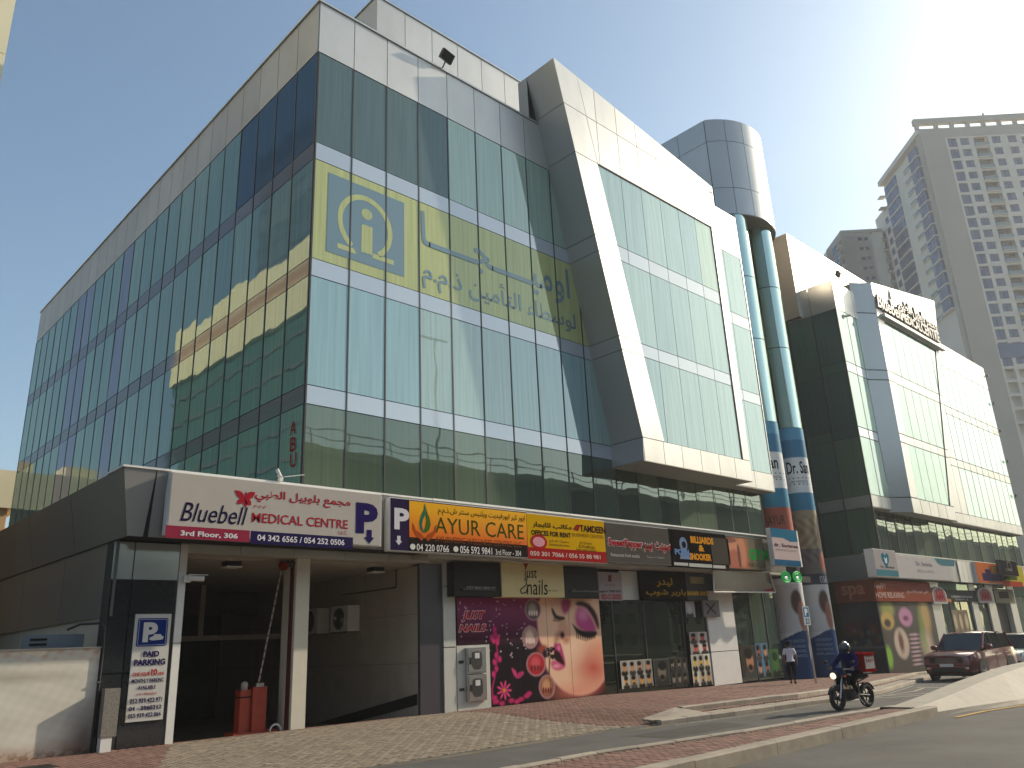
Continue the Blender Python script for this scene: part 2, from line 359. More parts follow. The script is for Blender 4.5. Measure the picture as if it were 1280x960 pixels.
part('roof_slab', MB().box(CX+.3, 38.3, .3, 35.9, 24.2, 24.4), M['beige'], B1)
# print on the yellow film
W = .012
Z6 = lambda X, Y: onY(370+X/3.2, 180+Y/3.2, 0)
a, b, c_, d_ = Z6(128, 118), Z6(434, 232), Z6(430, 530), Z6(122, 430)
x0, x1, zt, zb = (a[0]+d_[0])/2, (b[0]+c_[0])/2, (a[1]+b[1])/2, (c_[1]+d_[1])/2
poly('emblem_square', B1, FRONT, [(x0, zb), (x1, zb), (x1, zt), (x0, zt)], W-.002, .004, M['bfilm'])
cc = Z6(278, 330); rr = (Z6(388, 350)[0]-Z6(168, 300)[0])/2; rz = (Z6(278, 208)[1]-Z6(278, 452)[1])/2
ring(B1, FRONT, cc[0], cc[1], rr, rz, .2, W+.002, M['yfilm'], R(-58), R(238))
e = Z6(283, 282); part('emblem_dot', MB().prism([FRONT.P(u, W+.002, z) for u, z in ell(e[0], e[1], .22, .21)], (0, .004, 0)), M['yfilm'], B1)
s0, s1 = Z6(260, 425), Z6(305, 335)
poly('emblem_stem', B1, FRONT, [(s0[0], s0[1]-.05), (s1[0], s0[1]-.05), (s1[0], s1[1]), (s0[0]+.05, s1[1]), (s0[0], s1[1]-.07)], W+.002, .004, M['yfilm'])
f0, f1 = Z6(164, 402), Z6(232, 412); poly('emblem_foot', B1, FRONT, [(f0[0], f0[1]-.12), (f1[0]+.1, f0[1]-.12), (f1[0]-.02, f0[1]+.06), (f0[0], f0[1]+.06)], W+.002, .004, M['yfilm'])
f0, f1 = Z6(305, 446), Z6(390, 470); poly('emblem_foot', B1, FRONT, [(f0[0], f0[1]-.1), (f1[0], f0[1]-.1), (f1[0], f0[1]+.08), (f0[0], f0[1]+.08)], W+.002, .004, M['yfilm'])
def ptx(s, p0, p1, bold=.02, mat='bfilm', zf=Z6, y=0):
    a, b = zf(*p0), zf(*p1); return text(B1, FRONT, s, a[0], a[1], b[0], b[1], W+.002, M[mat], bold=bold)
a = Z6(500, 385); b = Z6(1086, 485)
_s = 'اوميـــــجـــــا'
text(B1, FRONT, _s, a[0], 15.75, b[0], 17.6, W+.002, M['bfilm'], bold=.012)
_v = arab(_s); _bx = lambda q: (lambda vs: (min(v[0] for v in vs), max(v[0] for v in vs), min(v[1] for v in vs), max(v[1] for v in vs)))(textmesh(q, .012)[0])
_f = _bx(_v); _t = _bx('\u0640'); _k = (b[0]-a[0])/(_f[1]-_f[0]); _kz = (17.6-15.75)/(_f[3]-_f[2])
i_ = 0
while i_ < len(_v):
    if _v[i_] == '\u0640':
        j_ = i_
        while j_ < len(_v) and _v[j_] == '\u0640': j_ += 1
        xa_ = a[0]+(_bx(_v[:i_])[1]-.03-_f[0])*_k; xb_ = a[0]+(_bx(_v[:j_])[1]+.03-_f[0])*_k
        part('lettering', MB().box(xa_, xb_, -W-.008, -W-.004, 15.75+(_t[2]-_f[2])*_kz, 15.75+(_t[3]-_f[2])*_kz), M['bfilm'], B1); i_ = j_
    else: i_ += 1
text(B1, FRONT, 'لوسطاء التأمين ذ.م.م', a[0]+.05, 14.42, b[0]+.25, 15.75, W+.002, M['bfilm'], bold=.012)
for k in range(1, 10): pass
gask = mesh('mullion', MB().box(-.017, .017, -.022, 0, 14.2, 17.94)); gask.materials.append(M['mull'])
for k in range(1, 10): mullion(B1, FRONT, XF[k], .0, gask)
# red letters down the first side pane
for i, ch in enumerate('ABU'):
    y_, z_ = onX(367, 535+i*20, CX); text(B1, Lf, ch, -y_-.18, z_-.22, -y_+.18, z_+.22, .03, ink(150, 30, 30))

# slanted portal frame (front face 1.7 m out)
PY = 1.7
def xo(z): return 22.41+.2302*(26.9-z) if z > 9.87 else 26.33-.08*(9.87-z)
seams = [8.91, 9.9, 13.6, 14.2, 17.94, 18.65, 22.45, 24.75]
def topz(x): return 26.9-(x-22.41)*.146
JX = [25.1, 26.6, 28.1, 29.6, 31.1, 32.55, 34.1]
g = .016
back = MB(); back.prism([FRONT.P(u, PY-.045, z) for u, z in [(22.45, 26.85), (26.35, 9.87), (26.35, 8.95), (34.6, 8.95), (34.6, 25.05)]], (0, .1, 0))
part('joint_backing', back, M['joint'], B1)
def quadpanel(pts, w, mat, name='portal_panel', t=.04):
    return poly(name, B1, FRONT, pts, w, t, M[mat])
for z0, z1 in zip(seams[1:-1], seams[2:]):             # left sloping strip
    quadpanel([(xo(z0), z0+g), (xo(z0)+1.5-g, z0+g), (xo(z1)+1.5-g, z1-g), (xo(z1), z1-g)], PY, 'acp')
quadpanel([(xo(24.75), 24.75+g), (xo(24.75)+1.5-g, 24.75+g), (23.95, topz(23.95)), (22.41, 26.9)], PY, 'acp')
xs = [None]+JX[0:7]+[34.7]
for i in range(8):                                     # top band in two courses
    xa, xb = xs[i], xs[i+1]
    l0 = (xo(22.45)+1.5+g) if xa is None else xa+g
    l1 = (xo(24.75)+1.5+g) if xa is None else xa+g
    l2 = 23.95+g if xa is None else xa+g
    if xb - l0 > .05: quadpanel([(l0, 22.45+g), (xb-g, 22.45+g), (xb-g, 24.75-g if xb < 34.3 else 24.6), (l1, 24.75-g)], PY, 'acp')
    if i == 0: quadpanel([(l1, 24.75+g), (xb-g, 24.75+g), (xb-g, topz(xb)), (l2, topz(23.95))], PY, 'acp')
    elif xb < 34.5: quadpanel([(l0, 24.75+g), (xb-g, 24.75+g), (xb-g, topz(xb)), (l2, topz(l2))], PY, 'acp')
quadpanel([(34.11, 24.75), (34.7, 24.75), (34.7, topz(34.7)), (34.11, topz(34.11))], PY, 'acp')
bx = [26.33, 27.72, 29.05, 30.5, 31.95, 33.3, 34.7]
for xa, xb in zip(bx[:-1], bx[1:]): quadpanel([(xa+g, 8.91), (xb-g, 8.91), (xb-g, 9.9-g), (xa+g, 9.9-g)], PY, 'acp')
for z0, z1 in zip(seams[1:6], seams[2:7]): quadpanel([(34.11, z0+g), (34.7, z0+g), (34.7, z1-g), (34.11, z1-g)], PY, 'acp')
quadpanel([(34.03, 9.9), (34.1, 9.9), (34.1, 22.45), (34.03, 22.45)], PY+.01, 'joint', 'reveal')
quadpanel([(25.0, 22.42), (34.1, 22.42), (34.1, 22.48), (25.0, 22.48)], PY+.01, 'joint', 'reveal')
for r, (z0, z1, kind) in enumerate([(18.65, 22.42, 'g'), (17.94, 18.65, 's'), (14.2, 17.94, 'g'), (13.6, 14.2, 's'), (9.9, 13.6, 'g')]):
    i0 = lambda z: xo(z)+1.5
    js = [x for x in JX if x > i0(z0)+.25]
    first = js[0]
    mt = 'glassB' if kind == 'g' else 'spandrel'
    nm = 'glass_pane' if kind == 'g' else 'spandrel_panel'
    zz = [(i0(z0)+g, z0+g), (first-g, z0+g), (first-g, z1-g), (i0(z1)+g, z1-g)]
    poly(nm, B1, FRONT, zz, PY-.03, .03, M[mt])
    ex = [x for x in JX if i0(z1)+.15 < x <= i0(z0)+.25]
    for xa, xb in zip(js[:-1], js[1:]): pane(nm, B1, FRONT, xa, min(xb, 34.03), z0, z1, PY-.03, M[mt], tilt=R(.06))
# flank (faces the side street), soffit, right cheek, back
def flank_panel(z0, z1, y0=0.03):
    q = [(xo(z0), -PY+.001, z0), (xo(z1), -PY+.001, z1), (xo(z1), y0, z1), (xo(z0), y0, z0)]
    part('portal_panel', MB().prism([(a, b, c+(g if c == z0 else -g)) for a, b, c in q], (.04, 0, 0)), M['flank'], B1)
M['flank'] = basic('aluminium panel flank shaded', (.37, .37, .36), .36, .45, .04, .4, objvar=.04)  # darker copy of the silver panel, the flank's shade put in its base colour
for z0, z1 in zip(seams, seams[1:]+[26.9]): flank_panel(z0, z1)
part('joint_backing', MB().prism([(22.5, -PY+.04, 26.85), (22.5, 0, 26.85), (26.42, 0, 9.9), (26.42, -PY+.04, 9.9)], (.08, 0, 0)), M['joint'], B1)
part('soffit_panel', MB().box(26.25, 34.7, -PY+.002, .0, 8.88, 8.93), M['soffit'] if 'soffit' in M else M.setdefault('soffit', basic('soffit panel', (.22, .2, .17), .6, .1, .05)), B1)
part('portal_cheek', MB().box(34.66, 34.71, -PY+.002, -.02, 8.93, 25.1), M['acp'], B1)
part('portal_cap', MB().prism([(22.45, -PY+.01, 26.9), (34.7, -PY+.01, 25.1), (34.7, .6, 25.1), (22.45, .6, 26.9)], (0, 0, .03)).prism([(22.45, .6, 26.9), (34.7, .6, 25.1), (34.7, .6, 24.5), (22.45, .6, 24.5)], (0, -.03, 0)), M['acp_d'], B1)
part('portal_panel', MB().prism([(22.41, .03, 24.75), (22.41, .6, 24.62), (22.41, .6, 26.9), (22.41, .03, 26.9)], (.04, 0, 0)), M['flank'], B1)
# end bay right of the portal
SB = .7
for z0, z1, k in [(18.65, 22.4, 'g'), (17.94, 18.65, 's'), (14.2, 17.94, 'g'), (13.6, 14.2, 's'), (9.85, 13.6, 'g')]:
    for xa, xb in ((35.9, 36.75), (36.75, 38.5)):
        pane('glass_pane' if k == 'g' else 'spandrel_panel', B1, FRONT, xa, xb, z0, z1, SB-.02, M['glassB' if k == 'g' else 'spandrel'], tilt=R(.05))
    pane('end_bay_panel', B1, FRONT, 34.7, 35.9, z0, z1, SB, M['acp'])
for xa, xb in ((34.7, 36.75), (36.75, 38.6)):
    pane('end_bay_panel', B1, FRONT, xa, xb, 22.4, 25.1, SB, M['acp']); pane('end_bay_panel', B1, FRONT, xa, xb, 8.95, 9.85, SB, M['acp'])
part('joint_backing', MB().box(34.72, 38.56, -SB+.03, .04, 8.97, 25.05), M['joint'], B1)
part('end_bay_panel', MB().box(38.56, 38.62, -SB, 2.0, 8.95, 25.1), M['acp_d'], B1)
part('soffit_panel', MB().box(34.7, 38.6, -SB, 0, 8.9, 8.95), M['soffit'], B1)
# set-back screen on the roof
for k in range(8):
    pane('roof_screen_panel', B1, FRONT, 15.8+1.52*k, 15.8+1.52*(k+1), 24.4, 29.25, -2.5, M['acp'], t=.05)
for k in range(3):
    pane('roof_screen_panel', B1, LEFT(15.8), -2.5-1.5*(k+1), -2.5-1.5*k, 24.4, 29.25, 0, M['acp_d'], t=.05)
part('roof_room', MB().box(15.86, 38, 2.56, 14, 24.4, 29.2), M['joint'], B1)
part('coping', MB().box(15.75, 28, 2.45, 2.8, 29.25, 29.31).box(15.75, 16, 2.8, 7, 29.25, 29.31), M['acp_d'], B1)

# stair drum and the two glass tubes
dc, dr = (41.9, 2.9), 3.95
a_start, a_end = math.atan2(.55-2.9, 38.8-41.9), R(20)
if a_start > 0: a_start -= 2*math.pi
M['drum'] = basic('aluminium panel drum', (.56, .54, .50), .28, .65, .04, .5, objvar=.03)
ns = 9
for (z0, z1) in ((25.9, 27.7), (27.7, 31.0), (31.0, 32.6)):
    for i in range(ns):
        t0 = a_start+(a_end-a_start)*i/ns+.004; t1 = a_start+(a_end-a_start)*(i+1)/ns-.004
        mb = MB(); n = 5; vs = []
        for j in range(n+1):
            t = t0+(t1-t0)*j/n
            for rr_ in (dr, dr-.05):
                for z in (z0+g, z1-g): vs.append((dc[0]+rr_*math.cos(t), dc[1]+rr_*math.sin(t), z))
        fs = []
        for j in range(n):
            a_ = 4*j; b_ = a_+4
            fs += [(a_, b_, b_+1, a_+1), (a_+2, a_+3, b_+3, b_+2), (a_+1, b_+1, b_+3, a_+3), (a_, a_+2, b_+2, b_)]
        fs += [(0, 1, 3, 2), (4*n, 4*n+2, 4*n+3, 4*n+1)]
        mb.add(vs, fs); part('drum_panel', mb, M['drum'], B1, True)
    for k in range(4): pane('drum_panel', B1, LEFT(38.78), -.55-2.0*(k+1), -.55-2.0*k, z0, z1, 0, M['drum'], t=.05)
dp = [(dc[0]+(dr-.04)*math.cos(a_start+(a_end-a_start)*i/30), dc[1]+(dr-.04)*math.sin(a_start+(a_end-a_start)*i/30)) for i in range(31)]
dp2 = dp+[(dc[0]+dr-.1, 9), (38.85, 9)]
part('drum_core', MB().prism([(x, y, 25.95) for x, y in dp2], (0, 0, 6.6)), M['joint'], B1)
part('drum_soffit', MB().prism([(x, y, 25.86) for x, y in dp2], (0, 0, .06)), M['soffit'], B1)
M['tube'] = glassmat('tube glass', [(0, (.20, .29, .26)), (.5, (.25, .33, .29))], (.66, .80, .68), 1.9, .12, .05, False)
M['tubef'] = basic('banner film', (.4, .4, .4), .3)
TUBES = [(40.15, .42, .92), (42.75, .18, .84)]
def tubefn(tc): return lambda u, z, ww: (tc[0]+(tc[2]+ww)*math.cos(u), tc[1]+(tc[2]+ww)*math.sin(u), z)
def sm(x, a, b): return np.clip((x-a)/(b-a), 0, 1)
rng = np.random.RandomState(5)
def blend(c, m, col): return c*(1-m[:, None])+np.array(col)[None]*m[:, None]
def disc(U, Z, cx, cz, rx, rz, soft=.15): return 1-sm(np.sqrt(((U-cx)/rx)**2+((Z-cz)/rz)**2), 1-soft, 1+soft)
def streak(U, Z, f, seed=0): return .5+.5*np.sin(U*f+np.sin(Z*f*.37+seed)*2+seed)*np.sin(Z*f*.71+seed*1.7)
def tube_print(which):
    def fn(U, Z):
        c = np.tile(np.array(srgb(222, 224, 222)), (len(U), 1))
        def band(z0, z1, col):
            m = (Z >= z0) & (Z < z1); c[m] = srgb(*col)
        band(11.3, 12.8, (70, 128, 160)); band(8.3, 9.3, (60, 130, 160))
        m = (Z > 12.3); c[m] = srgb(100, 160, 190)
        if which == 0:
            band(4.9, 8.3, (168, 92, 78)); band(5.2, 6.0, (160, 70, 62)); band(4.6, 5.2, (60, 60, 70))
        else:
            band(6.0, 8.3, (158, 144, 116)); band(4.8, 6.2, (112, 108, 104)); band(4.3, 4.9, (60, 66, 80))
            c[:] = np.where(((Z < 8) & (Z > 5.4))[:, None], c*(.6+.7*streak(U, Z, 9)[:, None]), c)
            m = disc(U, Z, R(-75), 6.9, .35, 1.2); c[:] = blend(c, m, srgb(60, 45, 42))
            m = disc(U, Z, R(-80), 5.5, .5, .5); c[:] = blend(c, m, srgb(165, 105, 90))
        band(1.9, 4.3, (205, 206, 204))
        m = disc(U, Z, R(-115), 3.4, .38, .62); c[:] = blend(c, m, srgb(96, 74, 66))
        m = disc(U, Z, R(-100), 2.7, .33, .75); c[:] = blend(c, m, srgb(158, 112, 96))
        hb = 1.75+.25*np.cos((U-R(-100))*1.6); m = Z < hb; c[m] = srgb(28, 66, 112)
        return c
    return fn
for which, tc in enumerate(TUBES):
    zs = [13.0, 17.9, 21.8, 25.9]
    for z0, z1 in zip(zs[:-1], zs[1:]):
        for i in range(8):
            n = 4; vs = []; t0 = 2*math.pi*i/8+.01; t1 = 2*math.pi*(i+1)/8-.01
            for j in range(n+1):
                t = t0+(t1-t0)*j/n
                for z in (z0+.025, z1-.025): vs.append((tc[0]+tc[2]*math.cos(t), tc[1]+tc[2]*math.sin(t), z))
            part('tube_glass', MB().add(vs, [(2*j, 2*j+2, 2*j+3, 2*j+1) for j in range(n)]), M['tube'], B1, True)
    part('tube_core', MB().tube((tc[0], tc[1], -.4), (tc[0], tc[1], 26), tc[2]-.02, n=40), M['joint'], B1, True)
    printed('tube_banner', B1, None, R(-200), R(-10), gz(tc[0])+.05, 13.0, .006, tube_print(which), 60, 260, .35, mapf=tubefn(tc), label='round banner film wrapped on the glass tube')
    tf = tubefn(tc)
    text(B1, FRONT, 'Dr. San', R(-178) if which else R(-215), 10.35, R(-88) if which else R(-110), 11.05, .012, ink(35, 35, 45), mapf=tf, bold=.02)
    for z in (10.1, 9.75): text(B1, FRONT, '—————', R(-175), z-.02, R(-90), z+.03, .012, ink(60, 60, 70), mapf=tf)
    text(B1, FRONT, 'DR MEDICAL', R(-170), 9.83, R(-100), 9.97, .012, ink(90, 90, 100), mapf=tf)
    if which == 0: text(B1, FRONT, 'AYUR', R(-172), 7.35, R(-115), 7.85, .012, ink(70, 60, 40), mapf=tf, bold=.01)
    else: text(B1, FRONT, '056 5', R(-120), 4.4, R(-60), 4.75, .012, ink(190, 195, 205), mapf=tf)
    for i, z in enumerate((1.5, 1.25, 1.02, .8)): text(B1, FRONT, ['LASER DENTISTRY', 'TEETH IN ONE DAY', 'TEETH WHITENING', 'IMPLANTS'][i], R(-170), z-.07, R(-108), z+.07, .012, ink(150, 175, 195), mapf=tf)
# recessed dark wall between the two buildings
rw = MB().box(38.62, 50.1, 3.7, 4.2, -.4, 23.5)
part('recess_wall', rw, M['joint'], B1)
for k in range(7):
    for z0, z1 in [(-.3, 4.6), (4.7, 9.2), (9.3, 13.5), (13.6, 18), (18.1, 22.4)]:
        pane('glass_pane', B1, FRONT, 38.7+1.63*k, 38.7+1.63*(k+1), z0, z1, -3.65, M['glassD'], tilt=R(.1))
part('recess_parapet', MB().box(38.62, 50.1, 3.62, 3.9, 22.45, 25), M['flank'], B1)

# ------------------------------------------------------------------ ground, roads, pavements
def sheet(name, pts, z, mat, thick=None):             # polygon following the fall of the street, cut in strips along x
    return None
def strip(name, edge0, edge1, dz, mat, parent=None, n=60, x0=None, x1=None, kind=True):
    """a sheet between two polylines y0(x), y1(x)"""
    f = lambda e, x: float(np.interp(x, [p[0] for p in e], [p[1] for p in e]))
    xs = np.linspace(x0, x1, n+1); mb = MB(); vs = []
    for x in xs: vs += [(x, f(edge0, x), gz(x)+dz), (x, f(edge1, x), gz(x)+dz)]
    mb.add(vs, [(2*i, 2*i+2, 2*i+3, 2*i+1) for i in range(n)])
    o = struct(name, mb, mat, parent)
    return o
M['asphalt'] = basic('asphalt', (.078, .074, .068), .85, 0, .25, .9, .35, 90, dirt=.25)
M['asphalt2'] = basic('old asphalt dappled', (.078, .072, .064), .85, 0, .38, .45, .4, 90, dirt=.35)  # broad noise paints sun dapples and tree shade, on top of the dirt
M['sand'] = basic('dusty ground', (.20, .165, .12), .95, 0, .2, .5, .2, 20)
M['pav'] = basic('grey paver', (.27, .215, .155), .85, 0, .14, 9, .25, 90, objvar=.2)
M['pav2'] = basic('grey paver bed', (.21, .18, .14), .88, 0, .35, 7, .25, 90)
M['brick'] = basic('red paver', (.22, .12, .09), .85, 0, .25, 5, .25, 90, objvar=.15)
M['bed'] = basic('joint sand', (.085, .068, .05), .95, 0, .3, 6)
M['kerb'] = basic('kerb concrete', (.33, .28, .22), .85, 0, .18, 3, .2, 60, objvar=.1, dirt=.3)
M['concrete'] = basic('barrier concrete', (.42, .37, .30), .8, 0, .1, 2.5, .15, 50, dirt=.15)
M['paint'] = basic('worn road paint', (.42, .38, .30), .8, 0, .3, 8)
M['paint_y'] = basic('yellow road paint', (.52, .30, .05), .8, 0, .15, 8)
M['paint_w'] = M['paint']
g0 = MB(); 
nx = 60; xs = np.concatenate([np.linspace(-700, 10, 8), np.linspace(20, 100, 30), np.linspace(120, 1100, 8)])
vs = []
for x in xs: vs += [(x, -800, gz(x)-.42), (x, 900, gz(x)-.42)]
g0.add(vs, [(2*i, 2*i+2, 2*i+3, 2*i+1) for i in range(len(xs)-1)])
struct('ground', g0, M['sand'])
KERB = [(-60, -7.5), (11, -7.45), (16.5, -7.55), (17.3, -8.1), (20, -8.5), (24.6, -8.9), (30, -8.2), (36, -6.7), (45, -4.4), (60, -4.2), (120, -4.2)]
ISL0 = [(-60, -10.3), (12, -10.7), (16, -11.3), (22, -11.75), (120, -11.75)]
ISL1 = [(-60, -12.3), (12, -12.45), (22, -12.45), (120, -12.6)]
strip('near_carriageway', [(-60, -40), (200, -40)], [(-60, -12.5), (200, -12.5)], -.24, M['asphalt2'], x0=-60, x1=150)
strip('road', [(-60, -12.0), (200, -12.0)], [(p[0], p[1]+.3) for p in KERB], -.13, M['asphalt'], x0=-60, x1=150, n=120)
yk = lambda x: float(np.interp(x, [p[0] for p in KERB], [p[1] for p in KERB]))
# driveway in front of the garage, herringbone pavers
def dfall(y): return -.125*min(1, max(0, (-2.5-y)/5.0))   # the driveway dips to meet the road
_m = MB(); _v = []
for _x in (7.2, 10, 14, 17.3):
    for _y in (.4, -2.5, -7.9): _v.append((_x, _y, -.062+dfall(_y)))
_m.add(_v, [(3*i+j, 3*i+3+j, 3*i+4+j, 3*i+1+j) for i in range(3) for j in range(2)])
drive = struct('driveway', _m, M['bed'])
side = strip('pavement', [(p[0], p[1]+.02) for p in KERB], [(-60, .5), (200, .5)], -.07, M['bed'], x0=19, x1=120, n=120)
garage_edge = [(7.7, -1.9), (6.1, -3.9), (-5, -13)]
def in_drive(x, y): return (yk(x) < y-.06) and y < -.03 and not in_red(x, y)
def in_red(x, y):                                      # red pavers right of the diagonal seam
    if x < 8.3: return y > -.3 - (8.3-x)*2.2 if x > 6.0 else True
    sx = np.interp(y, [-8.2, -6.5, -4.3, -1.42, .2], [17.2, 16.6, 16.75, 17.55, 17.2]); return x > sx
def paver_mesh(L, Wd, nm='paver'):
    b = .006; mb = MB(); h = .06
    v = [(-L/2, -Wd/2, 0), (L/2, -Wd/2, 0), (L/2, Wd/2, 0), (-L/2, Wd/2, 0)]
    t = [(-L/2+b, -Wd/2+b, h), (L/2-b, -Wd/2+b, h), (L/2-b, Wd/2-b, h), (-L/2+b, Wd/2-b, h)]
    mb.hexa(v, t); return mb
pvm = paver_mesh(.19, .092); pme = mesh('paver', pvm); pme.materials.append(M['pav']); bme = mesh('brick', pvm); bme.materials.append(M['brick'])
cand = []
Q = .1
for i in range(-10, 140):
    for j in range(-90, 10):
        k = (i-j) % 4                                   # herringbone at 90 degrees
        if k == 0: cx_, cy_, a = (i+1)*Q, (j+.5)*Q, 0
        elif k == 3: cx_, cy_, a = (i+.5)*Q, (j+1)*Q, 90
        else: continue
        cand.append((6.2+cx_, cy_, a))
cand = [c for c in cand if c[0] < 19 and c[1] < -.08 and c[1] > yk(c[0])+.1 and not in_red(c[0], c[1])]
def vis(x, y): return True
cand.sort(key=lambda c: (c[0])**2+(c[1]+21.2)**2)
# the nearest that the camera really sees
def inframe(x, y, z=0):
    v = Vector((x, y, z))-CAM; zc = v.dot(_F)
    if zc <= 0: return False
    px = 640+FPX*v.dot(AXR)/zc; py = 480+FPX*v.dot(AXD)/zc
    return -5 < px < 1285 and 0 < py < 965
seen = [c for c in cand if inframe(c[0], c[1])]; rest = seen[300:]
for x, y, a in seen[:300]:
    o = link('paver', pme, M['pav'], drive); o.location = (x, y, -.06+random.gauss(0, .002)+gz(x)+dfall(y)); o.rotation_euler = (random.gauss(0, .008), random.gauss(0, .008), R(a)+random.gauss(0, .01))
def joined(name, items, vmesh, mat, parent, objk='stuff', attr=True):
    base = np.array(vmesh.v); F0 = vmesh.f; V = []; Fc = []; n = 0
    for x, y, a, z in items:
        ca, sa = math.cos(a), math.sin(a); q = base.copy()
        tx, ty = random.gauss(0, .008), random.gauss(0, .008)
        X = base[:, 0]*ca-base[:, 1]*sa; Y = base[:, 0]*sa+base[:, 1]*ca
        q[:, 0] = X+x; q[:, 1] = Y+y; q[:, 2] = base[:, 2]+z+X*tx+Y*ty+random.gauss(0, .0015); V.append(q)
        Fc += [tuple(n+i for i in f) for f in F0]; n += len(base)
    me = bpy.data.meshes.new(name); me.from_pydata(np.vstack(V).tolist(), [], Fc); me.materials.append(mat)
    cols = np.repeat(np.random.RandomState(3).uniform(.72, 1.25, len(items)), len(base)); at = me.color_attributes.new('tone', 'FLOAT_COLOR', 'POINT')
    at.data.foreach_set('color', np.stack([cols, cols, cols, np.ones_like(cols)], 1).astype(np.float32).ravel()); me.update()
    o = bpy.data.objects.new(name, me); COL.objects.link(o); o.parent = parent
    if objk: o['kind'] = objk
    return o
def tone(mat):
    nt = mat.node_tree; b = nt.nodes['Principled BSDF']; l = b.inputs['Base Color'].links[0]; src = l.from_socket
    a = nt.nodes.new('ShaderNodeAttribute'); a.attribute_name = 'tone'; v = nt.nodes.new('ShaderNodeVectorMath'); v.operation = 'MULTIPLY'
    nt.links.new(src, v.inputs[0]); nt.links.new(a.outputs['Color'], v.inputs[1]); nt.links.new(v.outputs[0], b.inputs['Base Color'])
M['pavJ'] = basic('grey paver field', (.27, .215, .155), .85, 0, .14, 9, .25, 90); tone(M['pavJ'])
M['brickJ'] = basic('red paver field', (.22, .12, .09), .85, 0, .2, 5, .25, 90); tone(M['brickJ'])
joined('pavers', [(x, y, R(a), -.06+gz(x)+dfall(y)) for x, y, a in rest], pvm, M['pavJ'], drive)
# red bricks of the pavement (running bond across the walk)
red = []; j = 0; x = 4.2
while x < 48:
    y = yk(x)+.75 if x > 19.5 else yk(x)+.15
    y0_ = y
    yy = -9.0 + (.1 if j % 2 else 0)
    while yy < .1:
        if yy > y0_ and in_red(x, yy) and inframe(x, yy) and (x > 8.3 or yy < -.02): red.append((x, yy))
        yy += .2
    x += .1; j += 1
rz_ = lambda x, y: gz(x)-.055+dfall(y)*max(0, min(1, (19.5-x)/2))
joined('bricks', [(x, y, R(90), rz_(x, y)) for x, y in red[300:]], pvm, M['brickJ'], side)
for x, y in red[:300]:
    o = link('brick', bme, M['brick'], side); o.location = (x, y, rz_(x, y)); o.rotation_euler = (random.gauss(0, .006), random.gauss(0, .006), R(90))
struct('side_pavement', MB().box(-8, 7.2, -9, .3, -.3, -.075), M['bed'])
struct('garage_threshold', MB().box(8.3, 16.4, -.05, .12, -.2, .004), M['brick'])
# kerbs, one stone after the other
kerb = struct('kerb', MB().box(17.2, 17.3, -8.0, -7.9, -.2, -.1), M['kerb'])
def stones(parent, pts, L, w_, z0, z1, mat, name='kerb_stone', slope=0):
    P = [Vector((a, b, 0)) for a, b in pts]; acc = []
    for a, b in zip(P[:-1], P[1:]):
        n = max(1, round((b-a).length/L)); acc += [(a.lerp(b, i/n), a.lerp(b, (i+1)/n)) for i in range(n)]
    for a, b in acc:
        d = (b-a).normalized(); nrm = Vector((-d.y, d.x, 0)); e = d*.008
        q = lambda p, k, z: tuple(p+nrm*k+Vector((0, 0, gz(p.x)+z)))
        a2, b2 = a+e, b-e; jz = random.gauss(0, .004)
        c = .025
        prof = [(0, z0), (0, z1-c), (c, z1), (w_, z1), (w_, z0)]
        vs = [q(a2, k, z+jz) for k, z in prof]+[q(b2, k, z+jz) for k, z in prof]; m = len(prof)
        part(name, MB().add(vs, [tuple(range(m)), tuple(range(2*m-1, m-1, -1))]+[(i, m+i, m+(i+1) % m, (i+1) % m) for i in range(m)]), mat, parent)
stones(kerb, [(17.3, -8.1), (20, -8.5), (24.6, -8.9), (30, -8.2), (36, -6.7), (45, -4.4), (60, -4.2)], .95, .16, -.3, .0, M['kerb'])
stones(kerb, [(19.3, -7.35), (24.6, -7.9), (30, -7.3), (36, -5.9), (45, -3.7), (60, -3.5)], .95, .22, -.1, .13, M['kerb'])
part('kerb_gutter', MB().add([(x, yk(x)+.16+dy*(.78 if x > 19 else .5), gz(x)-.015) for x in (17.4, 19, 21, 24.6, 27, 30, 33, 36, 40, 45, 60) for dy in (0, 1)], [(2*i, 2*i+2, 2*i+3, 2*i+1) for i in range(10)]), M['kerb'], kerb)
part('kerb_ramp', MB().hexa([(17.6, -8.0, -.2), (19.3, -8.3, -.2), (19.3, -7.1, -.2), (17.9, -7.0, -.2)], [(17.6, -7.95, -.09), (19.3, -8.28, -.012), (19.3, -7.12, .12), (17.9, -7.05, -.05)]), M['kerb'], kerb)
isl = struct('traffic_island', MB().prism([(x, y, -.26) for x, y in [(-20, -10.35), (12, -10.7), (16, -11.3), (22.6, -11.78), (22.6, -12.4), (12, -12.4), (-20, -12.3)]], (0, 0, .19)), M['bed'])
stones(isl, [(-8, -10.5), (12, -10.62), (16, -11.22), (22.6, -11.72)], .95, .15, -.28, .0, M['kerb'])
stones(isl, [(-8, -12.72), (12, -12.72), (22.6, -12.72)], 2.4, .28, -.35, .0, M['kerb'])
ib = []
x = 6.0; j = 0
while x < 22.4:
    yy = -12.42+(.1 if j % 2 else 0); yt = float(np.interp(x, [-8, 12, 16, 22.6], [-10.8, -10.9, -11.5, -12.0]))
    while yy < yt:
        if inframe(x, yy): ib.append((x, yy, R(90), -.065))
        yy += .2
    x += .1; j += 1
joined('bricks', ib, pvm, M['brickJ'], isl)
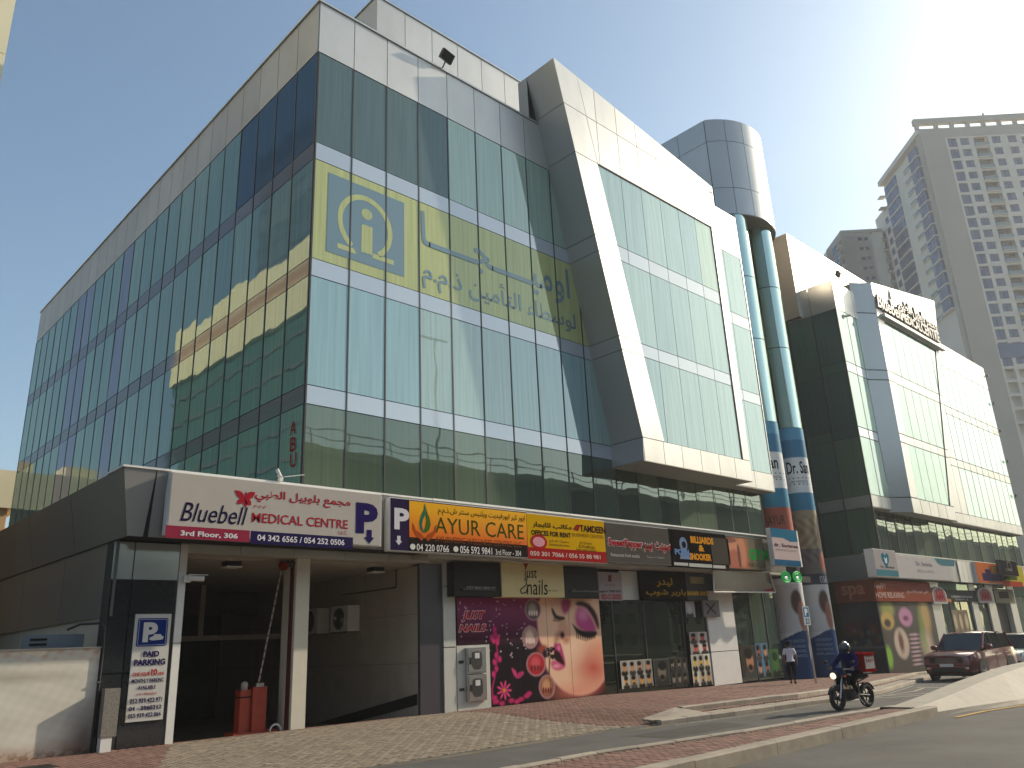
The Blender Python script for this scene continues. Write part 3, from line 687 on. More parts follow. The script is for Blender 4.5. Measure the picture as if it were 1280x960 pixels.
# lane paint
def paintline(name, pts, w_, mat, dz=-.121):
    mb = MB(); vs = []
    for i, (x, y) in enumerate(pts):
        a = Vector(pts[max(0, i-1)]); b = Vector(pts[min(len(pts)-1, i+1)]); d = (b-a).normalized(); n = Vector((-d.y, d.x))*w_/2
        vs += [(x+n.x, y+n.y, gz(x)+dz), (x-n.x, y-n.y, gz(x)+dz)]
    mb.add(vs, [(2*i, 2*i+2, 2*i+3, 2*i+1) for i in range(len(pts)-1)]); return struct(name, mb, mat)
paintline('lane_marking', [(17.5, -8.35-.0), (20, -8.75), (24.6, -9.15), (30, -8.45), (36, -6.95)], .05, M['paint'], -.122)
paintline('lane_marking', [(23.5, -11.1), (27, -11.0), (31, -10.9), (60, -10.8)], .12, M['paint'])
for xa in (26.5, 28.6): paintline('lane_marking', [(xa, -9.0), (xa+2.4, -9.9)], .12, M['paint'])
paintline('lane_marking', [(25, -9.1), (31.5, -8.7), (34, -8.1)], .1, M['paint'])
paintline('lane_marking', [(34, -10.2), (34.6, -7.6)], .18, M['paint'])
paintline('edge_line', [(22.3, -13.22), (24, -13.33), (26, -13.45), (30, -13.65), (60, -13.7)], .12, M['paint_y'], -.225)
# concrete road barrier that ramps up from the island
bar = thing('road_barrier', 'pale concrete road barrier ramping up from the end of the traffic island', 'barrier', (22, -12.3, -.2))
prof_x = [21.9, 22.6, 24.5, 27, 29, 31.5, 36, 50]; hz = [.0, .03, .14, .32, .43, .55, .62, .7]
mb = MB(); vs = []
for x, h in zip(prof_x, hz):
    k = min(1, (x-21.8)/5.5)
    vs += [(x, -12.62-.75*k, -.26+gz(x)*.5), (x, -12.62-.68*k, -.14+gz(x)*.5), (x, -12.46, h), (x, -11.72, h-.02), (x, -11.62, -.2+gz(x)*.5)]
nn = len(prof_x); mb.add(vs, [(5*i+j, 5*i+5+j, 5*i+6+j, 5*i+1+j) for i in range(nn-1) for j in range(4)]+[(4, 3, 2, 1, 0)])
part('barrier_body', mb, M['concrete'], bar)
part('end_plate', MB().box(21.70, 21.89, -12.44, -11.66, -.06, .015), M['dark'], bar)
# repaired asphalt patches, oil and tyre marks
M['patch'] = basic('newer asphalt patch', (.045, .040, .034), .8, 0, .2, 2, .3, 90); M['dust'] = basic('wind blown sand', (.15, .12, .08), .95, 0, .35, 3)
rsb = random.Random(8)
def blob(name, cx_, cy_, rx, ry, dz, mat, n=26):
    vs = [(cx_+rx*(1+.18*math.sin(3*a+cx_)+rsb.uniform(-.1, .1))*math.cos(a), cy_+ry*(1+.15*math.sin(2*a)+rsb.uniform(-.12, .12))*math.sin(a)) for a in [2*math.pi*i/n for i in range(n)]]
    struct(name, MB().add([(x, y, gz(x)+dz) for x, y in vs], [tuple(range(n))]), mat)
struct('asphalt_patch', MB().add([(15.2, -9.9, -.1265), (18.3, -10.0, -.1265), (18.4, -8.9, -.1265), (15.1, -8.8, -.1265)], [(0, 1, 2, 3)]), M['patch'])
for cx_, cy_, rx, ry in ((12.5, -7.65, 3.4, .13), (17.0, -8.15, 1.2, .1), (22.5, -8.98, 2.5, .09)): blob('sand_drift', cx_, cy_, rx, ry, -.1245, M['dust'])
for cx_, cy_, rx, ry in ((20.1, -9.6, .35, .15), (26.4, -10.1, .5, .16)): blob('oil_stain', cx_, cy_, rx, ry, -.1245, M['patch'])
mh = struct('manhole_cover', MB().box(4.6, 5.4, -2.2, -1.4, -.012, .006), M['dark'])

# ------------------------------------------------------------------ garage annex and shop row
AN = thing('parking_annex', 'low dark clad parking entrance annex wrapped round the foot of the glass corner', 'building', (11, 0, 0))
AX = 6.63
# sloping fascia: front and side
FT, FB = (-1.1, 6.42), (-.88, 4.81)                     # y,z of its top and bottom edge at the front
def fascia_panel(x0, x1, nm='fascia_panel', mat='fascia', par=AN):
    part(nm, MB().prism([(x0+.008, FT[0], FT[1]), (x1-.008, FT[0], FT[1]), (x1-.008, FB[0], FB[1]), (x0+.008, FB[0], FB[1])], (0, .05, 0)), M[mat], par)
fx = [6.62, 7.35, 7.62]; x = 7.62
part('fascia_panel', MB().prism([(6.33, FT[0], FT[1]), (7.1, FT[0], FT[1]), (7.0, FB[0], FB[1]), (6.63, FB[0], FB[1])], (0, .05, 0)), M['fascia'], AN)
xx = [7.115]+[8.3+1.5*k for k in range(6)]
for a_, b_ in zip(xx[:-1], xx[1:]): fascia_panel(a_, b_)
part('fascia_backing', MB().hexa([(6.7, FB[0]+.05, 4.83), (15.6, FB[0]+.05, 4.83), (15.6, .2, 4.83), (6.7, .2, 4.83)], [(6.45, FT[0]+.06, 6.38), (15.6, FT[0]+.06, 6.38), (15.6, .2, 6.38), (6.45, .2, 6.38)]), M['joint'], AN)
part('fascia_cap', MB().box(6.3, 15.7, -1.13, .0, 6.42, 6.47), M['white'], AN)
# side fascia leans in
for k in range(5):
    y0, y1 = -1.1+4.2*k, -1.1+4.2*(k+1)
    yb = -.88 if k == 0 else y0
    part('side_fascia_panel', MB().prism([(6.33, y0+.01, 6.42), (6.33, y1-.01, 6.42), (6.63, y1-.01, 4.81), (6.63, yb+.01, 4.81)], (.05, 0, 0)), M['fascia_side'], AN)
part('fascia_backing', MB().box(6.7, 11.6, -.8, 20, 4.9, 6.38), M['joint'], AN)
part('annex_roof', MB().box(6.36, 11.7, -.9, 20, 6.38, 6.44), M['beige'], AN)
# left wall of the annex: dark upper cladding sloping, plaster below
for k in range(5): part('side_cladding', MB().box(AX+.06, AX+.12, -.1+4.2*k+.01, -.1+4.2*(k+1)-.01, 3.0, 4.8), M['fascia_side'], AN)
part('side_wall', MB().box(AX+.14, AX+.5, .3, 20, -.1, 4.9), M['beige'], AN)
# corner pier: black granite, its pale sky reflection painted as a band above
for (x0, x1) in ((AX+.02, 7.13), (7.15, 8.26)):
    for (z0, z1) in ((3.87, 4.79), (1.7, 3.85), (-.05, 1.68)):
        mt = M['skyband'] if z0 > 3.8 else M['granite']
        part('granite_panel' if z0 < 3.8 else 'sky_reflection_panel', MB().box(x0, x1-.01, -.04, 0, z0, z1-.015), mt, AN)
part('pier_core', MB().box(AX+.05, 8.26, .002, .6, -.1, 4.8), M['joint'], AN)
for z0, z1 in ((-.05, 2.32), (2.34, 4.78)): part('door_post', MB().box(8.27, 8.46, -.06, .3, z0, z1), M['white'], AN)
# header over the openings and the column
for k, (a_, b_) in enumerate(((8.3, 9.9), (9.9, 11.5), (11.5, 13.2), (13.2, 14.8), (14.8, 16.4))):
    part('header_panel', MB().box(a_+.01, b_-.01, -.05, 0, 4.58, 4.80), M['offwhite'], AN)
part('header', MB().box(8.3, 17.4, .002, .45, 4.56, 5.3), M['inside'], AN)
col_ = part('column', MB().box(11.64, 12.07, 0, .75, -.05, 4.56), M['column'] if 'column' in M else M.setdefault('column', basic('cream column paint', (.60, .55, .45), .7, 0, .05)), AN)
part('column_edge', MB().box(11.60, 11.64, .12, .3, -.05, 4.4), ink(92, 46, 40), AN)
# garage room: ceiling, back wall, ramp, right wall
part('garage_ceiling', MB().box(6.9, 17.4, .45, 16, 4.5, 4.56), M['inside'], AN)
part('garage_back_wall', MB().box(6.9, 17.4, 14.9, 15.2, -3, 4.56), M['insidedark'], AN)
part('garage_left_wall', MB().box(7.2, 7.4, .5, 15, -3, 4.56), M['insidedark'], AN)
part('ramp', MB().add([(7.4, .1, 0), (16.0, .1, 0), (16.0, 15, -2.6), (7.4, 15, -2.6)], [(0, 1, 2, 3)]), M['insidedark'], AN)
for k in range(9):
    y0 = .1+1.6*k
    for z0, z1 in ((.02, 1.5), (1.5, 3.0), (3.0, 4.5)):
        part('wall_tile', MB().box(16.0, 16.06, y0+.006, y0+1.594, (z0 if z0 > .1 else -2.6)+.006, z1-.006), M['inside'], AN)
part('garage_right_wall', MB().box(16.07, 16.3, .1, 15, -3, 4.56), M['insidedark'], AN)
part('skirting', MB().prism([(15.99, .12, .62), (15.99, .12, .30), (15.99, 12, -1.75), (15.99, 12, -1.45)], (-.02, 0, 0)), M['black'], AN)
part('cross_beam', MB().box(7.4, 16, 8.0, 8.3, 2.55, 2.72), M['inside'], AN)
part('cross_beam', MB().box(7.4, 16, 11.0, 11.3, 3.6, 4.5), M['insidedark'], AN)
for xx_ in (10.0, 12.4): part('back_column', MB().box(xx_, xx_+.18, 8.3, 8.45, 2.6, 4.5), M['inside'], AN)
part('jamb', MB().box(16.0, 16.9, -.02, .1, -.05, 4.56), M['jamb'] if 'jamb' in M else M.setdefault('jamb', basic('dark jamb panel', (.07, .065, .075), .3, .2, .05)), AN)
for z0, z1 in ((-.05, 1.95), (1.96, 3.86), (3.87, 4.78)): part('pier_panel', MB().box(16.92, 17.42, -.06, .1, z0, z1-.02), M['offwhite'], AN)
# conduit on the ceiling corner
part('conduit', MB().path([(15.95, 1.2, 4.5), (15.95, 1.2, 3.9), (15.95, 4.5, 3.9)], .025), M['insidedark'], AN)

SH = thing('shop_row', 'ground floor row of shopfronts under the glass corner building', 'shop row', (25, 0, 0))
x = 15.7
while x < 37.9:
    b_ = min(x+1.55, 38.2); fascia_panel(x, b_, par=SH); x += 1.55
part('fascia_backing', MB().hexa([(15.6, FB[0]+.05, 4.83), (38.2, FB[0]+.05, 4.83), (38.2, .2, 4.83), (15.6, .2, 4.83)], [(15.6, FT[0]+.06, 6.38), (38.2, FT[0]+.06, 6.38), (38.2, .2, 6.38), (15.6, .2, 6.38)]), M['joint'], SH)
for k in range(14): part('fascia_cap', MB().box(15.71+1.6*k, 15.69+1.6*(k+1), -1.14, 0, 6.42, 6.48), M['white'], SH)
for k in range(14): part('fascia_cap', MB().box(15.7+1.6*k, 15.68+1.6*(k+1), -.86, 0, 4.66, 4.80), M['offwhite'], SH)
# shop interiors: floor, ceiling, back wall
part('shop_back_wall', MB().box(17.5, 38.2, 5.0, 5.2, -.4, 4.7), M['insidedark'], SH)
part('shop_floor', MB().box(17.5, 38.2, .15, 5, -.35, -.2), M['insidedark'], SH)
part('shop_wall', MB().box(17.45, 24.75, .02, .3, -.1, 4.7), M['joint'], SH)
def shopglass(par, xs, z0, z1, y, mat='shopglass'):
    for a_, b_ in zip(xs[:-1], xs[1:]):
        pane('shop_window', par, FRONT, a_, b_, z0, z1, -y, M[mat], t=.012, gap=.02, tilt=R(.1))
        part('window_frame', MB().box(b_-.03, b_+.03, y-.03, y+.05, z0, z1), M['mull'], par)
shopglass(SH, [24.82, 25.6, 27.6, 30.3], -.08, 3.45, .1)
shopglass(SH, [30.45, 32.0], -.1, 3.45, .06)
shopglass(SH, [34.35, 35.9, 37.2, 38.3], -.15, 3.9, .05, 'glassLow')
part('shop_backing', MB().box(24.8, 38.2, .25, .35, 3.45, 4.7), M['joint'], SH)
# interior lights of the barber shop
# white clad pier with faint notes between the shops
for z0, z1 in ((-.15, 1.25), (1.27, 3.9)): part('white_pier_panel', MB().box(32.05, 34.3, -.03, .05, z0, z1-.01), M['white'], SH)
part('white_pier_panel', MB().box(26.12, 27.75, -.02, .05, 3.47, 4.62), M['offwhite'], SH)
part('meter_cabinet_surround', MB().box(17.44, 18.86, -.07, .02, -.05, 1.98), M['offwhite'], SH)

# ---- signs on the fascia
def signbox(name, label, cat, x0, x1, z0, z1, y, face, edge=None, th=.3, group=None, frame=.02):
    t = thing(name, label, cat, ((x0+x1)/2, y, z0), group)
    part('casing', MB().box(x0, x1, y+.012, y+th, z0, z1), edge or M['white'], t)
    part('face_panel', MB().box(x0+frame, x1-frame, y, y+.012, z0+frame, z1-frame), face, t)
    t['_y'] = y
    return t
YS = -1.32
def rect(par, x0, z0, x1, z1, y, mat, name='print_field'): return part(name, MB().box(x0, x1, y-.004, y, z0, z1), mat, par)
K = lambda ox, oy, s: (lambda X, Y: (ox+X/s, oy+Y/s))
k3 = K(190, 580, 4.267); k5 = K(470, 600, 4.267); k7 = K(740, 640, 5.333)
def T(par, s, k, bl, tr, mat, y=None, w_=None, **kw):
    y = par['_y'] if y is None else y
    a = onY(*k(*bl), y); b = onY(*k(*tr), y)
    return text(par, FRONT, s, a[0], a[1], b[0], b[1], -y+(.008 if w_ is None else w_), mat, **kw)
def Bx(par, k, bl, tr, mat, dz=0, name='print_field', y=None):
    y = par['_y'] if y is None else y
    a = onY(*k(*bl), y); b = onY(*k(*tr), y); return rect(par, a[0], a[1], b[0], b[1], y-dz, mat, name)
navy = ink(44, 38, 78); mag = ink(150, 50, 72); redt = ink(170, 40, 52); sgrey = ink(186, 178, 170, rough=.35)
a = onY(*k3(75, 395), YS); b = onY(*k3(1225, 180), YS)
s = signbox('shop_sign', 'pale grey Bluebell MEDICAL CENTRE sign with red and violet lettering above the parking entrance', 'sign', a[0], b[0], 4.84, 6.38, YS, sgrey)
T(s, 'Bluebell', k3, (150, 303), (512, 232), ink(38, 30, 62), shear=.28)
T(s, 'MEDICAL CENTRE', k3, (532, 310), (1045, 300), redt, bold=.012)
T(s, 'مجمع بلوبيل الطبي', k3, (548, 200), (1058, 185), redt, bold=.02)
T(s, 'م.م.م', k3, (542, 236), (608, 224), redt)
T(s, 'LLC', k3, (995, 374), (1040, 358), redt)
Bx(s, k3, (68, 392), (522, 355), mag); Bx(s, k3, (524, 424), (1072, 392), navy)
T(s, '3rd Floor, 306', k3, (150, 386), (458, 372), ink(225, 220, 225), bold=.03, w_=.012)
T(s, '04 342 6565 / 054 252 0506', k3, (560, 408), (1026, 404), ink(225, 220, 225), bold=.02, w_=.012)
T(s, 'P', k3, (1086, 368), (1205, 215), ink(42, 32, 88), bold=.05)
def arrow(par, cx, z0, z1, wd, y, mat):
    h = z1-z0; return plate_mb(FRONT, [(cx, z0), (cx+wd, z0+.45*h), (cx+wd*.5, z0+.45*h), (cx+wd*.5, z1), (cx-wd*.5, z1), (cx-wd*.5, z0+.45*h), (cx-wd, z0+.45*h)], -y, .004)
c0 = onY(*k3(1158, 425), YS); c1 = onY(*k3(1165, 352), YS); part('arrow', arrow(s, c0[0], c0[1], c1[1], .17, YS-.01, None), ink(42, 32, 88), s)
def leafshape(cx, cz, ang, L, Wd): return [(cx+L*t*math.cos(ang)-Wd*math.sin(math.pi*t)*sg*math.sin(ang), cz+L*t*math.sin(ang)+Wd*math.sin(math.pi*t)*sg*math.cos(ang)) for sg, ts in ((1, [i/6 for i in range(7)]), (-1, [i/6 for i in range(5, 0, -1)])) for t in ts]
bf = onY(*k3(495, 185), YS)
for an, L, Wd in ((R(35), .34, .09), (R(145), .34, .08), (R(-40), .24, .08), (R(215), .26, .07), (R(-80), .24, .05), (R(80), .2, .02)):
    poly('emblem_petal', s, FRONT, leafshape(bf[0], bf[1], an, L, Wd), -YS+.01, .004, redt)
# parking + ayurvedic sign
a = onY(*k5(75, 375), YS); b = onY(*k5(815, 400), YS)
s = signbox('shop_sign', 'orange AYUR CARE sign with a navy parking strip and a black phone line', 'sign', a[0], b[0], 4.74, 6.33, YS, ink(48, 36, 66))
grad = lambda U, Z: np.array(srgb(214, 98, 30))[None]*(1-sm(Z, 5.2, 6.1))[:, None]+np.array(srgb(226, 164, 24))[None]*sm(Z, 5.2, 6.1)[:, None]
a1 = onY(*k5(178, 330), YS); b1 = onY(*k5(800, 190), YS)
printed('print_field', s, FRONT, a1[0], b1[0], 5.17, 6.28, -YS+.004, grad, 20, 12, .35)
rect(s, a1[0], 4.765, b1[0], 5.165, YS, ink(42, 34, 32))
T(s, 'P', k5, (97, 262), (177, 155), ink(215, 210, 215), bold=.04)
c0 = onY(*k5(121, 347), YS); c1 = onY(*k5(123, 298), YS); part('arrow', arrow(s, c0[0], c0[1], c1[1], .12, YS-.01, None), ink(215, 210, 215), s)
T(s, 'AYUR CARE', k5, (315, 282), (785, 240), ink(62, 78, 22), bold=.0)
T(s, 'ايور كير ايورفيديت ويلنيس سنتر ش.ذ.م.م', k5, (330, 188), (792, 190), ink(70, 60, 20), bold=.01)
T(s, 'AYURVEDIC WELLNESS CENTRE LLC', k5, (316, 330), (775, 332), ink(120, 70, 30))
T(s, '04 220 0766', k5, (216, 377), (388, 350), ink(225, 220, 215), bold=.01, w_=.012)
T(s, '056 592 9841', k5, (448, 390), (618, 362), ink(225, 220, 215), bold=.01, w_=.012)
T(s, '3rd Floor - 304', k5, (637, 399), (772, 378), ink(225, 220, 215), w_=.012)
for q in ((195, 356), (425, 369)):
    p_ = onY(*k5(*q), YS); part('emblem_dot', MB().prism([FRONT.P(u, -YS+.012, z) for u, z in ell(p_[0], p_[1], .1, .09, 16)], (0, .004, 0)), ink(215, 215, 205), s)
f_ = onY(*k5(258, 215), YS)
dropL = [(0, .55), (-.02, .36), (-.13, .16), (-.2, -.05), (-.17, -.25), (-.06, -.36), (.02, -.37), (-.06, -.28), (-.1, -.12), (-.05, .05), (.03, .2), (.05, .38)]
dropR = [(.03, .55), (.07, .36), (.05, .18), (.08, .02), (.05, -.15), (-.02, -.3), (.05, -.36), (.17, -.28), (.24, -.1), (.2, .1), (.1, .3)]
poly('emblem_drop', s, FRONT, [(f_[0]+x_, f_[1]-.02+z_) for x_, z_ in dropL], -YS+.01, .004, ink(40, 110, 90))
poly('emblem_drop', s, FRONT, [(f_[0]+x_, f_[1]-.02+z_) for x_, z_ in dropR], -YS+.012, .004, ink(70, 105, 40))
for sg in (-1, 1): poly('emblem_hand', s, FRONT, [(f_[0]+sg*x_, f_[1]-.02+z_) for x_, z_ in ((.02, -.52), (.12, -.62), (.3, -.5), (.46, -.28), (.46, -.08), (.4, -.16), (.34, -.3), (.2, -.36), (.1, -.42))], -YS+.01, .004, ink(170, 80, 35))
# offices for rent
a = onY(*k5(808, 405), YS); b = onY(*k5(1232, 430), YS)
s = signbox('shop_sign', 'yellow OFFICES FOR RENT sign with a red phone line beside the orange sign', 'sign', a[0], b[0], 4.70, 6.30, YS, ink(206, 160, 12))
rect(s, a[0]+.02, 4.72, b[0]-.02, 5.12, YS, ink(160, 36, 34))
T(s, 'OFFICES FOR RENT', k5, (828, 292), (1038, 283), ink(50, 40, 25), bold=.03)
T(s, 'مكاتب للايجار', k5, (835, 254), (1042, 240), ink(50, 40, 25), bold=.02)
T(s, 'TAMDEEN', k5, (1088, 275), (1222, 252), ink(70, 40, 25), bold=.03)
poly('emblem_square', s, FRONT, [onY(*k5(x_, y_), YS) for x_, y_ in ((1052, 262), (1068, 238), (1090, 240), (1078, 272))], -YS+.01, .004, ink(150, 40, 30))
T(s, 'BUSINESS CENTER', k5, (1048, 300), (1212, 296), ink(130, 90, 20))
T(s, '050 301 7066 / 056 55 88 981', k5, (822, 402), (1195, 402), ink(225, 200, 190), bold=.01, w_=.012)
for i, q in enumerate(((925, 330, 1030), (925, 350, 1030), (1085, 338, 1150), (1085, 357, 1165), (1070, 374, 1172))):
    T(s, ['سهولة الدفع', 'Including all services', 'Al Qusais', 'Dubai', 'Near metro station'][i], k5, (q[0], q[1]+4), (q[2], q[1]-6), ink(80, 62, 20))
for nm_, rx, rz, cl in (('emblem_oval', .42, .26, ink(170, 40, 40)), ('emblem_oval', .3, .17, ink(215, 150, 160))):
    p_ = onY(*k5(868, 330), YS); part(nm_, MB().prism([FRONT.P(u, -YS+.008+(.42-rx)*.03, z) for u, z in ell(p_[0], p_[1], rx, rz)], (0, .004, 0)), cl, s)
# sweet pepper
a = onY(*k7(100, 340), YS); b = onY(*k7(530, 350), YS)
s = signbox('shop_sign', 'grey Sweet Pepper sign with red script lettering edged in white', 'sign', a[0], b[0], 4.76, 6.27, YS, ink(84, 80, 74), M['fascia'])
T(s, 'SweetPepper', k7, (106, 243), (337, 186), ink(205, 190, 185), bold=.075, shear=.1)
T(s, 'SweetPepper', k7, (110, 239), (333, 191), ink(160, 28, 34), bold=.03, shear=.1, w_=.014)
T(s, 'سويت بيبر', k7, (345, 268), (522, 205), ink(205, 190, 185), bold=.07)
T(s, 'سويت بيبر', k7, (347, 264), (520, 210), ink(160, 28, 34), bold=.025, w_=.014)
T(s, 'Restaurant fresh snacks', k7, (126, 294), (315, 284), ink(200, 196, 190)); T(s, 'مأكولات سريعة', k7, (365, 306), (482, 298), ink(190, 186, 180))
# billiards
a = onY(*k7(540, 362), YS); b = onY(*k7(812, 380), YS); b2 = onY(*k7(915, 380), YS)
s = signbox('shop_sign', 'black BILLIARDS and SNOOKER sign with orange letters and a blue figure emblem', 'sign', a[0], b2[0], 4.74, 6.28, YS, ink(24, 20, 18), M['dark'])
Bx(s, k7, (808, 345), (905, 180), ink(78, 74, 66))
for wd, k_, bl, tr in (('BILLIARDS', k7, (658, 206), (805, 174)), ('&', k7, (712, 262), (745, 222)), ('SNOOKER', k7, (652, 318), (792, 283))): T(s, wd, k_, bl, tr, ink(222, 150, 40), bold=.05)
for q0, q1 in (((548, 354), (638, 340)), ((648, 364), (798, 350)), ((808, 374), (888, 358))): T(s, '‒‒‒‒', k7, q0, q1, ink(190, 190, 185), bold=.05)
p_ = onY(*k7(608, 215), YS)
part('emblem_dot', MB().prism([FRONT.P(u, -YS+.008, z) for u, z in ell(p_[0], p_[1], .28, .3)], (0, .004, 0)), ink(120, 140, 170), s)
part('emblem_dot', MB().prism([FRONT.P(u, -YS+.014, z) for u, z in ell(p_[0]+.03, p_[1]-.02, .15, .14)], (0, .004, 0)), ink(24, 20, 18), s)
poly('emblem_body', s, FRONT, [(p_[0]-.35, p_[1]-.62), (p_[0]+.4, p_[1]-.62), (p_[0]+.18, p_[1]-.2), (p_[0]-.18, p_[1]-.2)], -YS+.01, .004, ink(120, 140, 170))
T(s, 'POOL', k7, (552, 283), (655, 252), ink(110, 140, 190), bold=.05, w_=.016)
# gym
a = onY(*k7(915, 385), YS); b = onY(*k7(1165, 400), YS)
def gymfn(U, Z):
    c = np.tile(np.array(srgb(160, 96, 66)), (len(U), 1)); u = (U-a[0])/(b[0]-a[0]); z = (Z-4.8)/1.4
    c = blend(c, disc(u, z, .2, .7, .16, .3), srgb(196, 128, 92)); c = blend(c, disc(u, z, .18, .25, .16, .35), srgb(168, 88, 62)); c = blend(c, disc(u, z, .4, .55, .1, .5), srgb(190, 120, 84))
    c = blend(c, disc(u, z, .3, .4, .04, .4), srgb(96, 48, 36)); c = blend(c, sm(u, .5, .62), srgb(92, 84, 62)); c = blend(c, disc(u, z, .08, .9, .2, .1), srgb(120, 60, 44)); return c
s = signbox('shop_sign', 'brown sign with flexed muscle photo and green GYM lettering', 'sign', a[0], b[0], 4.74, 6.24, YS, ink(92, 84, 62), M['dark'])
printed('print_field', s, FRONT, a[0]+.05, b[0]-.05, 4.8, 6.18, -YS+.004, gymfn, 60, 30, .45)
T(s, 'GYM', k7, (1050, 318), (1168, 255), ink(24, 150, 60), bold=.05, w_=.01); T(s, 'HEALTH CLUB', k7, (1045, 365), (1150, 345), ink(60, 56, 44), w_=.01)

# ---- lower tier boards under the fascia
YB = -.45
a = onY(*k5(420, 622), YB); b = onY(*k5(668, 622), YB); c_ = onY(*k5(1003, 625), YB); d_ = onY(*k5(1190, 630), YB)
s = thing('shop_sign', 'cream just nails board between two charcoal boards over the pink poster', 'sign', (20, YB, 3.5)); s['_y'] = YB
part('casing', MB().box(a[0], b[0], YB, .0, 3.52, 4.62), M['dark'], s); part('casing', MB().box(c_[0], d_[0], YB, .0, 3.5, 4.62), M['dark'], s)
part('face_panel', MB().box(b[0]+.01, c_[0]-.01, YB-.05, .0, 3.5, 4.72), ink(220, 202, 150, rough=.4), s)
T(s, 'just', k5, (790, 540), (855, 470), ink(40, 34, 28), y=YB-.05, shear=.1); T(s, 'nails', k5, (805, 612), (912, 532), ink(40, 34, 28), y=YB-.05, shear=.1)
T(s, 'By rose', k5, (920, 596), (962, 586), ink(40, 34, 28), y=YB-.05); p_ = onY(*k5(798, 455), YB-.05)
poly('emblem_petal', s, FRONT, [(p_[0]-.12, p_[1]+.08), (p_[0], p_[1]-.16), (p_[0]+.13, p_[1]+.08), (p_[0], p_[1]+.12)], -YB+.06, .004, ink(150, 50, 46))
q = [onY(*k5(*p), YB-.05) for p in ((806, 500), (800, 560), (770, 585), (775, 605), (800, 600), (812, 560))]
part('emblem_swash', MB().path([FRONT.P(u, -YB+.06, z) for u, z in q], .018, 5), ink(40, 34, 28), s)
T(s, 'JUST NAILS BEAUTY', k5, (482, 584), (636, 570), ink(190, 188, 180)); T(s, '@justnailsbeauty', k5, (1050, 598), (1172, 588), ink(170, 168, 160))
# shallow lamps under those boards
for bx0 in (458, 1032): part('name_bar', MB().box(*[onY(*k5(v, 580), YB)[0] for v in (bx0, bx0+180)], YB-.05, YB, 3.70, 3.76), M['black'], s)
s = thing('to_let_board', 'white TO LET notice with red phone number over the barber shop', 'notice', (25.4, -.1, 3.5)); s['_y'] = -.1
a = onY(*k7(52, 590), -.1); b = onY(*k7(193, 405), -.1)
part('face_panel', MB().box(a[0], b[0], -.1, -.04, a[1], b[1]), ink(176, 168, 168), s)
T(s, 'FOR RENT للايجار', k7, (60, 538), (190, 522), ink(60, 56, 80), bold=.03); T(s, '052-2133032', k7, (62, 582), (192, 548), ink(180, 50, 66), bold=.03)
poly('emblem_tower', s, FRONT, [onY(*k7(x_, y_), -.1) for x_, y_ in ((108, 465), (128, 465), (128, 425), (118, 418), (108, 425))], .11, .006, ink(130, 70, 80)); T(s, 'REAL ESTATE', k7, (85, 492), (155, 480), ink(150, 120, 125))
s = thing('shop_sign', 'black barber shop board with gold Arabic lettering above the dark window', 'sign', (29, -.25, 3.5)); s['_y'] = -.25
a = onY(*k7(345, 590), -.25); b = onY(*k7(618, 400), -.25)
part('casing', MB().box(a[0], b[0], -.25, 0, 3.46, 4.66), ink(26, 24, 20), s)
T(s, 'ليدر', k7, (432, 500), (532, 440), ink(200, 150, 40), bold=.02); T(s, 'باربر شوب', k7, (362, 560), (622, 518), ink(200, 150, 40), bold=.02)
s = thing('shop_sign', 'grey board with small lamp box and yellow lettering next to the barber board', 'sign', (31.5, -.22, 3.5)); s['_y'] = -.22
a = onY(*k7(620, 590), -.22); b = onY(*k7(775, 590), -.22)
part('casing', MB().box(a[0], b[0], -.22, 0, 3.46, 4.9), ink(84, 86, 84), s); T(s, 'BARBER SHOP', k7, (636, 556), (775, 530), ink(230, 180, 60), bold=.05)
q0, q1 = onY(*k7(662, 475), -.3), onY(*k7(742, 435), -.3); part('lamp_box', MB().box(q0[0], q1[0], -.3, -.2, q0[1], q1[1]), ink(170, 160, 110), s)
# slanting brown banner under the gym sign
Y9 = -.9
q = [onY(*k7(*p), Y9) for p in ((805, 390), (1180, 400), (1222, 536), (812, 534))]
s = thing('banner_board', 'dull brown glossy board with a white rim hanging under the GYM sign', 'sign board', (35, Y9, 3.8))
qc = (sum(p[0] for p in q)/4, sum(p[1] for p in q)/4)
poly('face_panel', s, FRONT, [(p[0], p[1]) for p in q], -Y9, .03, basic('brown glossy board', (.13, .10, .085), .15, 0, .1, 1))
for i in range(4):
    p0, p1 = q[i], q[(i+1) % 4]; part('rim', MB().tube(FRONT.P(p0[0], -Y9+.01, p0[1]), FRONT.P(p1[0], -Y9+.01, p1[1]), .03, n=6), M['white'], s)
poly('red_corner', s, FRONT, [onY(*k7(*p), Y9) for p in ((1145, 520), (1215, 500), (1222, 532), (1142, 530))], -Y9+.01, .005, ink(140, 56, 48))

